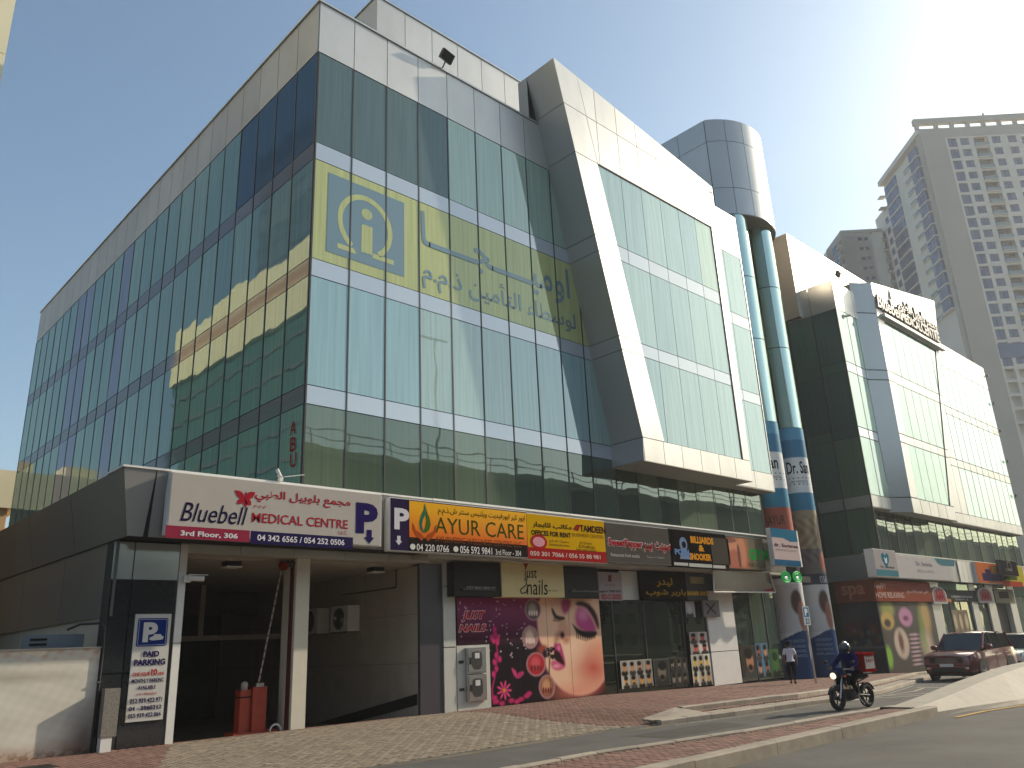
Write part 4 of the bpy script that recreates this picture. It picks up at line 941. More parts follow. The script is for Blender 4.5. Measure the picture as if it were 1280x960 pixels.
# ------------------------------------------------------------------ the big pink poster
k6 = K(550, 700, 4.267)
YP = -.03
def P6(X, Y): return onY(*k6(X, Y), YP)
def inpoly(U, Z, pts, soft=.02):
    n = len(pts); ins = np.zeros(len(U), bool); dmin = np.full(len(U), 1e9)
    for i in range(n):
        (x1, y1), (x2, y2) = pts[i], pts[(i+1) % n]
        c = ((y1 > Z) != (y2 > Z)); xi = (x2-x1)*(Z-y1)/((y2-y1) if y2 != y1 else 1e-9)+x1; ins ^= c & (U < xi)
        vx, vy = x2-x1, y2-y1; t = np.clip(((U-x1)*vx+(Z-y1)*vy)/(vx*vx+vy*vy+1e-12), 0, 1)
        dmin = np.minimum(dmin, np.hypot(U-x1-t*vx, Z-y1-t*vy))
    s = np.where(ins, dmin, -dmin); return np.clip(.5+s/(2*soft), 0, 1)
def smooth(pts, it=2):
    for _ in range(it):
        q = []
        for i in range(len(pts)):
            a, b = pts[i], pts[(i+1) % len(pts)]; q += [(a[0]*.75+b[0]*.25, a[1]*.75+b[1]*.25), (a[0]*.25+b[0]*.75, a[1]*.25+b[1]*.75)]
        pts = q
    return pts
def nailposter(U, Z):
    c = np.tile(np.array(srgb(30, 22, 26)), (len(U), 1))
    topm = sm(Z, 1.9, 3.4); c = blend(c, topm, srgb(140, 58, 100))
    rs = np.random.RandomState(2)
    def pp(pts, col, soft=.03, a=1, s=2):
        nonlocal c
        m = inpoly(U, Z, smooth([P6(*p) for p in pts], s), soft)*a; c = blend(c, m, srgb(*col))
    def dd(X, Y, rx, ry, col, soft=.12, a=1):
        nonlocal c
        q = P6(X, Y); e1 = P6(X+rx, Y); e2 = P6(X, Y+ry); c = blend(c, disc(U, Z, q[0], q[1], abs(e1[0]-q[0]), abs(e2[1]-q[1]), soft)*a, srgb(*col))
    for _ in range(70):                                  # stars
        X, Y = rs.uniform(95, 500), rs.uniform(212, 420) if rs.rand() < .7 else rs.uniform(420, 520); dd(X, Y, rs.uniform(1.5, 4), rs.uniform(2, 5), (235, 205, 225), .5, .8)
    face = [(545, 180), (512, 240), (512, 330), (520, 420), (545, 470), (560, 500), (555, 560), (575, 610), (610, 665), (660, 708), (720, 728), (785, 722), (840, 690), (880, 630), (900, 560), (900, 180)]
    pp(face, (150, 40, 90), .12, .8); pp([(x+5, y-4) for x, y in face], (232, 190, 158), .05)
    dd(820, 570, 75, 85, (196, 74, 62), .9, .9); dd(860, 480, 60, 60, (226, 150, 120), .8, .6); dd(720, 700, 90, 40, (222, 130, 110), .8, .6)
    dd(690, 470, 60, 70, (240, 205, 175), .8, .6); dd(620, 240, 40, 60, (216, 172, 146), .7, .7); dd(590, 330, 45, 90, (236, 196, 166), .7, .6)
    # nose and its shade
    pp([(628, 300), (650, 300), (690, 380), (694, 430), (676, 450), (655, 440), (632, 420)], (214, 158, 130), .12, .8)
    pp([(610, 395), (640, 378), (650, 398), (630, 440), (606, 450)], (150, 96, 78), .1, .75); dd(652, 402, 12, 20, (70, 36, 34), .4); dd(672, 425, 16, 18, (176, 112, 92), .6, .7)
    # left eye
    pp([(642, 205), (700, 205), (694, 262), (668, 292), (646, 272)], (170, 62, 108), .08); pp([(592, 250), (604, 262), (618, 292), (642, 305), (660, 300), (668, 318), (640, 322), (612, 312), (596, 286)], (44, 26, 32), .04)
    for i in range(5): pp([(608+9*i, 300), (612+9*i, 300), (606+8*i, 328), (602+8*i, 326)], (44, 26, 32), .03, 1, 0)
    # right eye
    pp([(722, 222), (762, 218), (800, 236), (838, 290), (850, 360), (840, 372), (812, 300), (770, 250), (724, 244)], (62, 34, 44), .06)
    pp([(730, 248), (768, 256), (806, 300), (836, 366), (820, 392), (770, 386), (732, 366), (716, 312)], (192, 78, 138), .1); dd(762, 290, 22, 28, (226, 150, 190), .8, .8)
    pp([(700, 330), (726, 362), (770, 384), (842, 380), (832, 402), (800, 420), (760, 412), (722, 384)], (30, 20, 24), .04)
    for i in range(11): pp([(722+10*i, 378), (728+10*i, 378), (732+9.5*i, 432-abs(i-5)*3), (727+9.5*i, 434-abs(i-5)*3)], (28, 18, 22), .025, 1, 0)
    # mouth
    pp([(600, 470), (612, 438), (628, 446), (642, 440), (654, 486), (668, 540), (668, 572), (648, 580), (612, 530)], (180, 66, 112), .04); pp([(608, 480), (630, 480), (656, 530), (664, 566), (640, 556), (606, 532)], (40, 14, 20), .04)
    pp([(588, 545), (606, 530), (640, 552), (666, 570), (648, 588), (618, 592), (594, 574)], (206, 96, 130), .04); dd(632, 470, 7, 14, (226, 130, 170), .6, .8); dd(620, 566, 16, 8, (240, 170, 190), .7, .8)
    dd(548, 478, 28, 26, (150, 70, 60), .4)
    for _ in range(16): dd(582+rs.uniform(-26, 26), 495+rs.uniform(-28, 28), 9, 10, (34, 18, 24), .3)
    for _ in range(12): dd(582+rs.uniform(-26, 26), 490+rs.uniform(-26, 26), 3, 3, (150, 120, 130), .4)
    pp([(582, 520), (588, 520), (580, 640), (574, 640)], (40, 20, 26), .03, 1, 0)
    for X, Y, rx, ry, c1, c2 in ((495, 265, 38, 52, (96, 88, 84), (160, 150, 140)), (480, 412, 38, 55, (160, 130, 120), (220, 190, 172)), (512, 556, 46, 58, (176, 40, 52), (206, 84, 92)), (570, 676, 38, 58, (150, 96, 70), (204, 150, 112))):
        dd(X, Y, rx+4, ry+5, (200, 150, 160), .1); dd(X, Y, rx, ry, c1, .1); dd(X-4, Y-6, rx*.55, ry*.6, c2, .4)
        for i in range(4): dd(X-rx*.5+i*rx*.34, Y+ry*.35, rx*.14, ry*.28, (226, 200, 190) if Y < 500 else (120, 40, 40), .3)
    fl = (206, 50, 118)
    for X, Y in ((292, 395), (285, 430), (305, 440), (275, 415), (308, 415), (290, 370), (300, 510), (318, 530), (290, 545), (300, 580), (285, 610)):
        pp([(X-4, Y-22), (X+12, Y-4), (X+2, Y+20), (X-12, Y+2)], fl, .03, 1, 1)
    pp([(288, 380), (294, 380), (310, 500), (296, 620), (280, 690), (290, 770), (282, 770), (272, 690), (290, 615), (303, 500)], (170, 40, 96), .02, 1, 0)
    for i in range(9):
        a = 2*math.pi*i/9; pp([(342, 695), (342+28*math.cos(a-.2), 695+36*math.sin(a-.2)), (342+44*math.cos(a), 695+58*math.sin(a)), (342+28*math.cos(a+.2), 695+36*math.sin(a+.2))], (226, 74, 136), .02, 1, 1)
    dd(342, 695, 9, 11, (216, 130, 50), .3)
    for X, Y in ((300, 755), (330, 765), (380, 750), (410, 755), (432, 742), (462, 725), (474, 712), (290, 735)): dd(X, Y, 14, 12, (190, 44, 104), .4)
    pp([(378, 572), (398, 585), (410, 604), (408, 636), (388, 606)], (200, 66, 120), .02, 1, 1); pp([(412, 602), (446, 590), (446, 612), (420, 632), (408, 632)], (186, 54, 108), .02, 1, 1)
    return c
pos = thing('wall_poster', 'large pink and black beauty poster with a woman\'s face, flowers and JUST NAILS lettering', 'poster', (21, YP, 0))
xsP = [17.5, 18.88, 20.3, 21.72, 22.9, 24.7]
for a_, b_ in zip(xsP[:-1], xsP[1:]):
    z0 = 2.0 if b_ < 18.9 else .02
    printed('poster_panel', pos, FRONT, a_+.008, b_-.008, z0, 3.5, -YP+.012, nailposter, int((b_-a_)*46), int((3.5-z0)*46), .4)
part('poster_backing', MB().box(17.5, 24.7, YP, .0, 2.0, 3.5).box(18.88, 24.7, YP, 0, .02, 2.0), M['joint'], pos)
for s_, bl, tr in (('JUST', (112, 332), (240, 268)), ('NAILS', (96, 388), (246, 338))):
    a = P6(*bl); b = P6(*tr); text(pos, FRONT, s_, a[0], a[1], b[0], b[1], -YP+.02, ink(225, 190, 190), bold=.075, shear=.25); text(pos, FRONT, s_, a[0]+.03, a[1]+.03, b[0]-.03, b[1]-.03, -YP+.026, ink(190, 30, 50), bold=.03, shear=.25)
# two steel meter cabinets
for i, (z0, z1) in enumerate(((1.1, 1.9), (.26, 1.06))):
    m_ = thing('meter_cabinet', ['upper steel meter cabinet with dark window beside the pink poster', 'lower steel meter cabinet with dark window, directly under the other one'][i], 'meter cabinet', (18.2, -.1, z0), 'steel meter cabinets in the pale pier')
    part('cabinet_body', MB().box(17.78, 18.62, -.16, -.07, z0, z1), M['chrome'], m_); d_ = part('door', MB().box(17.84, 18.56, -.18, -.16, z0+.05, z1-.05), M['chrome'], m_)
    part('window', MB().prism([FRONT.P(u, .19, z) for u, z in smooth([(17.98, z0+.12), (18.42, z0+.12), (18.42, z1-.2), (18.36, z1-.12), (18.04, z1-.12), (17.98, z1-.2)], 1)], (0, .01, 0)), M['black'], m_)
    part('paper_label', MB().box(18.1, 18.3, -.2, -.19, z1-.34, z1-.17), ink(215, 215, 215), m_); part('handle', MB().box(17.9, 17.95, -.215, -.18, (z0+z1)/2-.1, (z0+z1)/2+.1), M['black'], m_)
    part('latch', MB().box(17.52, 17.7, -.1, -.07, z0+.33, z0+.42), M['black'], m_)
# parking poster
k2 = K(0, 740, 4.923); s = thing('parking_notice', 'tall white PAID PARKING notice with blue P square on the black granite pier', 'notice', (7.6, -.08, .5)); s['_y'] = -.08
q = [onY(*k2(*p), -.08) for p in ((768, 803), (1000, 785), (1058, 133), (838, 138))]
px0, px1, pz0, pz1 = (q[0][0]+q[3][0])/2, (q[1][0]+q[2][0])/2, (q[0][1]+q[1][1])/2, (q[2][1]+q[3][1])/2
part('face_panel', MB().box(px0, px1, -.08, -.045, pz0, pz1), ink(205, 202, 196), s)
blue = ink(30, 52, 120); dk = ink(38, 34, 84); rd = ink(175, 48, 42)
def fz(v): return pz1-(v)*(pz1-pz0)
def fx_(u): return px0+u*(px1-px0)
part('print_field', MB().prism([FRONT.P(u, .084, z) for u, z in [(fx_(.12), fz(.31)), (fx_(.88), fz(.31)), (fx_(.92), fz(.3)), (fx_(.92), fz(.05)), (fx_(.88), fz(.04)), (fx_(.12), fz(.04)), (fx_(.08), fz(.05)), (fx_(.08), fz(.3))]], (0, .004, 0)), blue, s)
_fr = [(fx_(u), fz(v)) for u, v in ((.12, .297), (.88, .297), (.88, .053), (.12, .053), (.12, .297))]
part('print_border', MB().path([FRONT.P(u, .088, z) for u, z in _fr], .007, 4), ink(185, 190, 205), s)
def tz(s_, u0, v0, u1, v1, mt, **kw): text(s, FRONT, s_, fx_(u0), fz(v0), fx_(u1), fz(v1), .094, mt, **kw)
wht = ink(215, 212, 208)
tz('P', .24, .27, .64, .08, wht, bold=.05)
poly('emblem_car', s, FRONT, [(fx_(u), fz(v)) for u, v in ((.42, .245), (.44, .225), (.52, .215), (.56, .195), (.72, .195), (.78, .215), (.82, .22), (.8, .245), (.74, .25), (.5, .255))], .098, .003, wht)
tz('PAID', .3, .41, .74, .355, dk, bold=.05); tz('PARKING', .07, .49, .93, .43, dk, bold=.05); tz('ONE HOUR', .07, .585, .53, .55, rd, bold=.04); tz('10', .56, .585, .73, .525, rd, bold=.05); tz('DHS.', .76, .585, .93, .555, rd, bold=.04)
tz('MONTHLY PARKING', .06, .65, .92, .61, dk, bold=.03); tz('AVAILABLE', .24, .71, .72, .675, dk, bold=.03); tz('Call / WhatsApp', .22, .765, .76, .74, rd, bold=.02)
tz('052 939 422 971', .06, .835, .93, .79, dk, bold=.03); tz('04 - 3960312', .05, .9, .93, .86, dk, bold=.04); tz('055 939 422 066', .05, .965, .93, .925, dk, bold=.03)
# plaster wall on the left with its stub post, pipe, air conditioner
wl = thing('plaster_wall', 'old cream plaster wall with a flaking top edge left of the parking entrance', 'wall', (3, 0, 0))
def wallfn(U, Z):
    c = np.tile(np.array(srgb(214, 208, 194)), (len(U), 1)); n1 = np.sin(U*3.1+np.sin(Z*5)*1.3)*np.sin(Z*4.7+U*1.7); n2 = np.sin(U*17+Z*9)*np.sin(Z*23-U*7)
    c = c*(1+.07*n1+.04*n2)[:, None]
    top = sm(Z+.12*n1+.07*n2, 1.95, 2.25)*.8; c = blend(c, np.clip(top*(.5+.5*n2), 0, 1), srgb(190, 140, 100)); c = blend(c, ((Z > 2.12+.06*n2) & (n1 > .1))*.8, srgb(226, 212, 184))
    c = blend(c, disc(U, Z, 4.9, 1.7, .9, .1, .9)*.45, srgb(120, 104, 84)); c = blend(c, (1-sm(Z+.1*n1, .0, .42))*.7, srgb(168, 130, 100)); c = blend(c, ((1-sm(Z+.08*n2, .02, .25))*(n2 > 0))*.8, srgb(120, 82, 62))
    c = blend(c, np.clip(disc(U, Z, 6.45, .35, .32, .5, .8)*.7, 0, 1), srgb(74, 60, 50)); return c
wb = MB(); wb.box(-6, 6.60, .012, .22, -.15, 2.27); part('wall_body', wb, M['beige'], wl)
printed('plaster_face', wl, FRONT, 1.6, 6.60, -.12, 2.27, 0, wallfn, 150, 74, .85)
part('coping', MB().box(-6, 6.62, -.02, .24, 2.27, 2.31), M['beige'], wl)
st = thing('stub_post', 'short rough grey concrete post with a white foot at the wall end', 'post', (6.9, -.2, 0))
part('post_body', MB().box(6.70, 7.04, -.32, -.08, .32, 1.36), basic('pebble dash', (.22, .2, .17), .95, 0, .5, 40, .5, 90), st); part('post_foot', MB().box(6.72, 6.96, -.3, -.08, 0, .32), M['white'], st)
single('drain_pipe', 'thin black pipe bending over the end of the plaster wall', 'pipe', MB().path([(6.62, -.04, .05), (6.64, -.04, 2.2), (6.62, -.04, 2.72), (6.55, 0, 2.84), (6.2, .4, 2.84), (5.95, .5, 2.72)], .028), M['black'])
part('pipe_clip', MB().box(6.58, 6.66, -.08, 0, 1.5, 1.53), M['chrome'], bpy.data.objects['drain_pipe'])
def ac_unit(label, x0, x1, y0, y1, z0, z1, face='y', grp='air conditioning units', fan='y'):
    t = thing('air_conditioner', label, 'air conditioner', ((x0+x1)/2, (y0+y1)/2, z0), grp)
    part('casing', MB().box(x0, x1, y0, y1, z0, z1), M['white'] if face != 'louvre' else ink(128, 136, 142), t)
    if face == 'louvre':
        for i in range(5): part('louvre', MB().box(x0+.05, x0+.4, y0-.02, y0, z0+.1+i*.11, z0+.15+i*.11), M['dark'], t)
        return t
    if face == 'y':
        c = (x0+(x1-x0)*.38, y0-.01, (z0+z1)/2); r = min(x1-x0, z1-z0)*.4; ax = (0, 1, 0)
    else:
        c = (x0-.01, y0+(y1-y0)*.5, (z0+z1)/2); r = min(y1-y0, z1-z0)*.42; ax = (1, 0, 0)
    a = Vector(c); part('fan_opening', MB().tube(a, a+Vector(ax)*.012, r, n=24), M['black'], t)
    g_ = MB()
    for rr_ in (.3, .55, .8, 1): g_.torus(c, ax, r*rr_, .008, 24, 4)
    part('fan_grille', g_, M['chrome'], t, kind='stuff')
    part('bracket', MB().box(x0, x1, y0, y1, z0-.05, z0), M['chrome'], t)
    return t
ac_unit('old white air conditioner standing behind the plaster wall', 5.15, 6.35, .5, 1.0, 1.95, 2.62, 'louvre')
ac_unit('nearer white air conditioner hung on the garage wall', 15.5, 15.98, 3.4, 4.5, 2.62, 3.48, 'x', 'air conditioners on the garage wall')
ac_unit('farther white air conditioner hung on the garage wall, half behind the column', 15.5, 15.98, 5.4, 6.5, 2.62, 3.5, 'x', 'air conditioners on the garage wall')
# lift gate
M['red'].node_tree.nodes['Principled BSDF'].inputs['Roughness'].default_value = .4
gt = thing('parking_barrier', 'red parking barrier gate with raised striped boom in the dark entrance', 'barrier gate', (10.9, .7, 0))
part('base_plate', MB().box(10.2, 11.5, .35, .95, -.03, .03), M['red'], gt)
part('cabinet', MB().box(10.72, 11.12, .42, .85, .03, 1.14), M['red'], gt); part('side_cabinet', MB().box(10.40, 10.70, .5, .8, .03, 1.08), M['red'], gt)
part('cabinet_band', MB().box(10.39, 10.71, .49, .81, .88, .92), M['dark'], gt); part('lamp', MB().tube((10.55, .62, 1.08), (10.55, .62, 1.16), .09, n=12).ball((10.55, .62, 1.2), .1), M['beige'], gt, True)
part('hinge', MB().box(10.78, 11.0, .38, .5, 1.14, 1.24), M['chrome'], gt)
A, Bq = Vector((10.86, .44, 1.2)), Vector((11.42, .44, 4.42))
bm_ = part('boom', MB().tube(A, Bq, .026, n=8), ink(178, 160, 146), gt)
for i in range(16): part('stripe', MB().tube(A.lerp(Bq, (i+.15)/16), A.lerp(Bq, (i+.4)/16), .028, n=8), ink(112, 72, 62), bm_)
single('wheel_stop', 'small pale hoop at the foot of the cream column', 'hoop', MB().path([(11.3+.16*math.cos(t), .2, .01+.16*math.sin(t)) for t in [math.pi*i/8 for i in range(9)]], .025), M['white'])
# ceiling lamps in the garage and the round sensor
for i, (x_, y_) in enumerate(((10.1, .9), (15.0, 1.0))):
    t = thing('ceiling_lamp', ['square ceiling lamp over the barrier gate', 'square ceiling lamp near the right garage wall'][i], 'lamp', (x_, y_, 4.5), 'square lamps under the garage ceiling')
    part('housing', MB().box(x_-.2, x_+.2, y_-.2, y_+.2, 4.36, 4.5), M['dark'], t); part('lens', MB().box(x_-.22, x_+.22, y_-.22, y_+.22, 4.33, 4.36), M['white'], t)
t = thing('warning_light', 'round red warning light under the garage ceiling beside the column', 'warning light', (11.3, .3, 4.35)); part('bracket', MB().box(11.3, 11.6, .2, .35, 4.44, 4.5), M['dark'], t); part('lens', MB().ball((11.35, .25, 4.36), .14, 14, 10), ink(120, 40, 24), t, True); part('back_lens', MB().ball((11.62, .2, 4.42), .11, 14, 10), M['black'], t, True)
# cameras and floodlights
def cctv(label, p, d, s_=1.0):
    p = Vector(p); d = Vector(d).normalized(); t = thing('security_camera', label, 'camera', tuple(p), 'small security cameras on the front')
    part('mount', MB().box(p.x-.07*s_, p.x+.07*s_, p.y-.02, p.y+.1, p.z-.09*s_, p.z+.05*s_), M['white'], t)
    part('camera_body', MB().tube(p+d*.02, p+d*.34*s_, .06*s_, n=12), M['white'], t, True); part('lens', MB().tube(p+d*.34*s_, p+d*.36*s_, .045*s_, n=12), M['black'], t)
    part('sun_shield', MB().box(p.x+min(0, d.x*.4*s_), p.x+max(.02, d.x*.42*s_), p.y-.07*s_, p.y+.07*s_, p.z+.06*s_, p.z+.075*s_), M['white'], t); return t
cctv('white camera on the door post above the parking notice', (8.45, -.18, 3.92), (1, -.15, -.05), 1.2)
cctv('white camera on top of the Bluebell sign pointing right', (10.4, -1.2, 6.55), (-.4, .3, 1), .8)
single('antenna_rod', 'thin rod sticking out beside the camera on the Bluebell sign', 'rod', MB().tube((10.5, -1.2, 6.6), (11.1, -1.2, 6.72), .012), M['white'])
cctv('dark small camera on the glass corner of the far building', (50.05, -1.3, 21.6), (-.2, -1, -.2), 1.3)
def flood(label, p, ang, s_=1.0, grp='floodlights on the roof edges', flip=1):
    p = Vector(p); t = thing('floodlight', label, 'floodlight', tuple(p), grp)
    part('arm', MB().tube(p, p+Vector((0, -.25*s_, .25*s_)), .03*s_), M['black'], t)
    c = p+Vector((0, -.3*s_, .38*s_)); rot = Matrix.Rotation(R(ang*.6), 3, 'X') @ Matrix.Rotation(R(8*flip), 3, 'Y'); h = MB().box(-.3*s_, .3*s_, -.08*s_, .08*s_, -.2*s_, .2*s_)
    h.v = [tuple(rot @ Vector(v)+c) for v in h.v]; part('head', h, M['black'], t)
    l_ = MB().box(-.26*s_, .26*s_, -.095*s_, -.08*s_, -.16*s_, .16*s_); l_.v = [tuple(rot @ Vector(v)+c) for v in l_.v]; part('lens', l_, M['dark'], t)
    part('bracket', MB().tube(c+Vector((-.32*s_, 0, 0)), c+Vector((.32*s_, 0, 0)), .02*s_), M['black'], t); return t
flood('black floodlight over the parapet of the corner building', (17.3, -.1, 24.6), 55)
# blade sign, neon glasses, sign pole
s = thing('blade_sign', 'projecting white and blue clinic sign box in front of the round glass tubes', 'sign', (37.5, -1.5, 5)); s['_y'] = -1.62
k8 = K(920, 640, 6.4)
a = onY(*k8(315, 425), -1.62); b = onY(*k8(480, 150), -1.62); 
part('casing', MB().box(a[0], b[0]+.16, -1.6, -1.38, a[1], b[1]), M['white'], s); part('face_panel', MB().box(a[0]+.02, b[0], -1.62, -1.6, a[1], b[1]), ink(200, 180, 176), s)
H = b[1]-a[1]; Wd = b[0]-a[0]
poly('print_field', s, FRONT, [(a[0]+.02, b[1]), (a[0]+.02, b[1]-.25*H), (a[0]+.45*Wd, b[1]-.25*H), (a[0]+.7*Wd, b[1]-.33*H), (b[0], b[1]-.31*H), (b[0], b[1])], 1.625, .005, ink(50, 112, 140)); rect(s, a[0]+.02, a[1], b[0], a[1]+.16*H, -1.62, ink(44, 96, 130))
text(s, FRONT, 'dr. Suganaa', a[0]+.06*Wd, a[1]+.48*H, b[0]-.03*Wd, a[1]+.6*H, 1.63, ink(90, 60, 70), bold=.02); text(s, FRONT, 'DENTAL CLINIC', a[0]+.1*Wd, a[1]+.4*H, b[0]-.1*Wd, a[1]+.44*H, 1.63, ink(120, 90, 100))
part('mount', MB().tube((b[0]+.1, -1.5, (a[1]+b[1])/2), (b[0]+.1, -.4, (a[1]+b[1])/2), .04), M['chrome'], s)
s = thing('neon_sign', 'green neon spectacles sign hanging beneath the clinic blade sign', 'neon sign', (38, -1.3, 4.4))
neon = basic('green neon tube', (.03, .5, .12), .4, emis=(.03, .8, .15), es=.12)
for X in (400, 490):
    p_ = onY(*k8(X, 520), -1.3)
    for f_, nm in ((1, 'outer_tube'), (.62, 'inner_tube')):
        part(nm, MB().path([(p_[0]+.42*f_*math.cos(t), -1.3, p_[1]+.25*f_*math.sin(t)) for t in [2*math.pi*i/20 for i in range(21)]], .036, 6), neon, s)
    part('lens_plate', MB().prism([FRONT.P(u, 1.28, z) for u, z in ell(p_[0], p_[1], .44, .27)], (0, .02, 0)), M['dark'], s)
    part('lamp', MB().ball((p_[0]-.05, -1.33, p_[1]-.02), .07), ink(225, 225, 215, e=.6), s)
part('mount', MB().box(37.3, 40, -1.2, -1.15, 4.3, 4.6), M['dark'], s)
s = thing('parking_sign_post', 'thin metal post with small blue and white parking plate on the pavement', 'sign post', (34.75, -3.35, gz(34.7)-.1))
part('pole', MB().tube((34.75, -3.35, -.3), (34.62, -3.35, 2.95), .045), M['chrome'], s)
pp_ = part('plate', MB().box(34.38, 34.95, -3.42, -3.4, 2.2, 3.0), ink(190, 200, 205), s); part('plate_print', MB().box(34.44, 34.89, -3.425, -3.42, 2.55, 2.95), ink(60, 110, 150), pp_); text(pp_, FRONT, 'P', 34.52, 2.6, 34.8, 2.9, 3.43, ink(220, 225, 228), bold=.06); text(pp_, FRONT, 'Z 2', 34.5, 2.26, 34.85, 2.48, 3.43, ink(60, 90, 110), bold=.04)

# ---- posters on shop windows: blocks of portraits
def portraits(cols, rows, bgc, skins=((190, 140, 100), (200, 150, 80), (150, 110, 80)), seed=0, hair=(30, 24, 22), tint=None):
    def make(x0, x1, z0, z1):
        def fn(U, Z):
            rs = np.random.RandomState(seed); c = np.tile(np.array(srgb(*bgc)), (len(U), 1))
            w_, h_ = (x1-x0)/cols, (z1-z0)/rows
            for i in range(cols):
                for j in range(rows):
                    cx_, cz_ = x0+(i+.5)*w_, z0+(j+.5)*h_; sk = skins[rs.randint(len(skins))]; ox = rs.uniform(-.1, .1)*w_
                    c = blend(c, ((abs(U-cx_) < w_*.47) & (abs(Z-cz_) < h_*.47))*1.0, srgb(*[int(v*q_) for q_ in [rs.uniform(.72, 1.05)] for v in bgc]))
                    c = blend(c, disc(U, Z, cx_+ox, cz_-.42*h_, w_*.42, h_*.22, .2), srgb(*[rs.randint(25, 75)]*3))
                    c = blend(c, disc(U, Z, cx_+ox, cz_+.02*h_, w_*.24, h_*.32, .15), srgb(*sk)); c = blend(c, disc(U, Z, cx_+ox+rs.uniform(-.06, .06)*w_, cz_+.24*h_, w_*.27, h_*.17, .15), srgb(*hair))
                    if rs.rand() < .6: c = blend(c, disc(U, Z, cx_+ox, cz_-.18*h_, w_*.16, h_*.1, .3), srgb(*hair))
            return c
        return fn
    return make
def winposter(label, x0, x1, z0, z1, y, mk, frame=None, n=34):
    t = thing('window_poster', label, 'poster', ((x0+x1)/2, y, z0), 'printed posters on the shop windows')
    part('backing', MB().box(x0, x1, y, y+.01, z0, z1), M['dark'], t)
    printed('face_panel', t, FRONT, x0, x1, z0, z1, -y+.004, mk(x0, x1, z0, z1), int((x1-x0)*n), int((z1-z0)*n), .35); return t
winposter('poster of eight men\'s haircut portraits on white', 25.75, 27.75, .12, 1.15, .02, portraits(4, 2, (190, 185, 175), seed=1))
winposter('dim grey poster of a reclining customer', 27.85, 28.95, .08, 1.12, .02, portraits(1, 1, (80, 82, 76), ((120, 112, 100),), seed=2))
winposter('dark poster of two rows of grey haircut portraits', 29.0, 30.2, .02, 1.12, .02, portraits(3, 2, (70, 68, 62), ((140, 130, 120), (120, 104, 90)), seed=3))
winposter('white poster with a red salon picture above two photographs', 30.55, 31.9, 1.22, 2.12, -.0, portraits(2, 2, (206, 196, 190), ((190, 90, 80), (170, 80, 90)), seed=4))
winposter('white poster of six haircut portraits with yellow tones', 30.5, 31.95, -.08, 1.2, -.0, portraits(3, 2, (206, 204, 190), ((214, 176, 60), (196, 146, 90)), seed=5))
winposter('dark poster of a muscular man beside white script', 34.45, 35.75, .0, 1.45, .0, portraits(1, 1, (70, 64, 60), ((180, 130, 100),), seed=6))
winposter('blue poster of an athlete with orange lines of writing', 35.8, 36.95, .0, 1.5, .0, portraits(2, 2, (100, 140, 165), ((170, 96, 66), (200, 140, 90)), seed=7))
winposter('green poster on the last gym window pane', 37.0, 37.9, -.1, 1.2, .0, portraits(1, 1, (60, 96, 52), ((70, 110, 60),), seed=8, hair=(30, 50, 30)))
s = thing('notice_plate', 'small square plate with crossed scissors above the white pier', 'notice', (32, -.2, 2.7)); s['_y'] = -.2
a = onY(*k7(752, 700), -.2); b = onY(*k7(830, 588), -.2); part('casing', MB().box(a[0], b[0]+.15, -.2, -.1, a[1], b[1]), ink(140, 136, 134), s)
for sg in (1, -1): part('scissor_blade', MB().tube(((a[0]+b[0])/2-.35*sg, -.215, a[1]+.15), ((a[0]+b[0])/2+.35*sg, -.215, b[1]-.15), .03, n=6), M['black'], s)
winposter('white sheet taped to the top of the barber window', 30.5, 31.2, 2.75, 3.42, -.0, portraits(1, 1, (200, 200, 196), ((205, 204, 200),), seed=9, hair=(196, 196, 192)))
# lit tubes inside the barber shop
for i, (x_, y_, z_) in enumerate(((26.2, 1.6, 3.1), (28.6, 2.0, 3.3))):
    t = thing('shop_lamp', ['lit white lamp inside the barber shop, left one', 'lit white lamp inside the barber shop, right one'][i], 'lamp', (x_, y_, z_), 'lit lamps in the barber shop')
    part('lamp_shade', MB().box(x_-.18, x_+.18, y_-.1, y_+.1, z_+.1, z_+.14), M['white'], t); part('bulb', MB().box(x_-.16, x_+.16, y_-.08, y_+.08, z_, z_+.1), ink(250, 250, 240, e=6), t)

# ------------------------------------------------------------------ second office building
B2 = thing('office_building', 'second glass office building farther along with a medical centre name on its portal', 'building', (62, -.9, 0))
g = .032
Y2 = .9                                                  # its front stands .9 m before the first one's
core = MB().box(50.15, 80.5, -Y2+.05, 22, 9.12, 24.2).box(50.15, 80.4, -.3, 22, -.9, 9.12)
part('joint_backing', core, M['joint'], B2)
R2 = [(18.61, 22.35), (14.20, 17.94), (9.85, 13.57)]; BD2 = [(17.94, 18.61), (13.57, 14.20)]
xf2 = [50.1+1.45*k for k in range(22)]
M['glassF'] = glassmat('far bay glass pale', [(0, (.17, .28, .27)), (.5, (.21, .32, .30)), (.8, (.15, .26, .25))], (.78, .92, .88), 2.2, .03)
for k, (a_, b_) in enumerate(zip(xf2[:-1], xf2[1:])):
    if 3 <= k <= 9: continue
    blank = 10 <= k <= 11
    for z0, z1 in R2: pane('glass_pane' if not blank else 'cladding_panel', B2, FRONT, a_, b_, z0, z1, Y2, M['acp'] if blank else M['glassB' if k > 9 else 'glassA'], tilt=R(.05), gap=.03)
    for z0, z1 in BD2: pane('spandrel_panel', B2, FRONT, a_, b_, z0, z1, Y2, M['acp'] if k > 9 else M['spandrel'], tilt=R(.05), gap=.03)
    pane('parapet_panel', B2, FRONT, a_, b_, 22.35, 24.45, Y2+.01, M['acp']); pane('sill_panel', B2, FRONT, a_, b_, 9.1, 9.85, Y2+.01, M['acp'])
m2 = mesh('mullion', MB().box(-.02, .02, -.012, .02, 9.85, 22.35)); m2.materials.append(M['mull'])
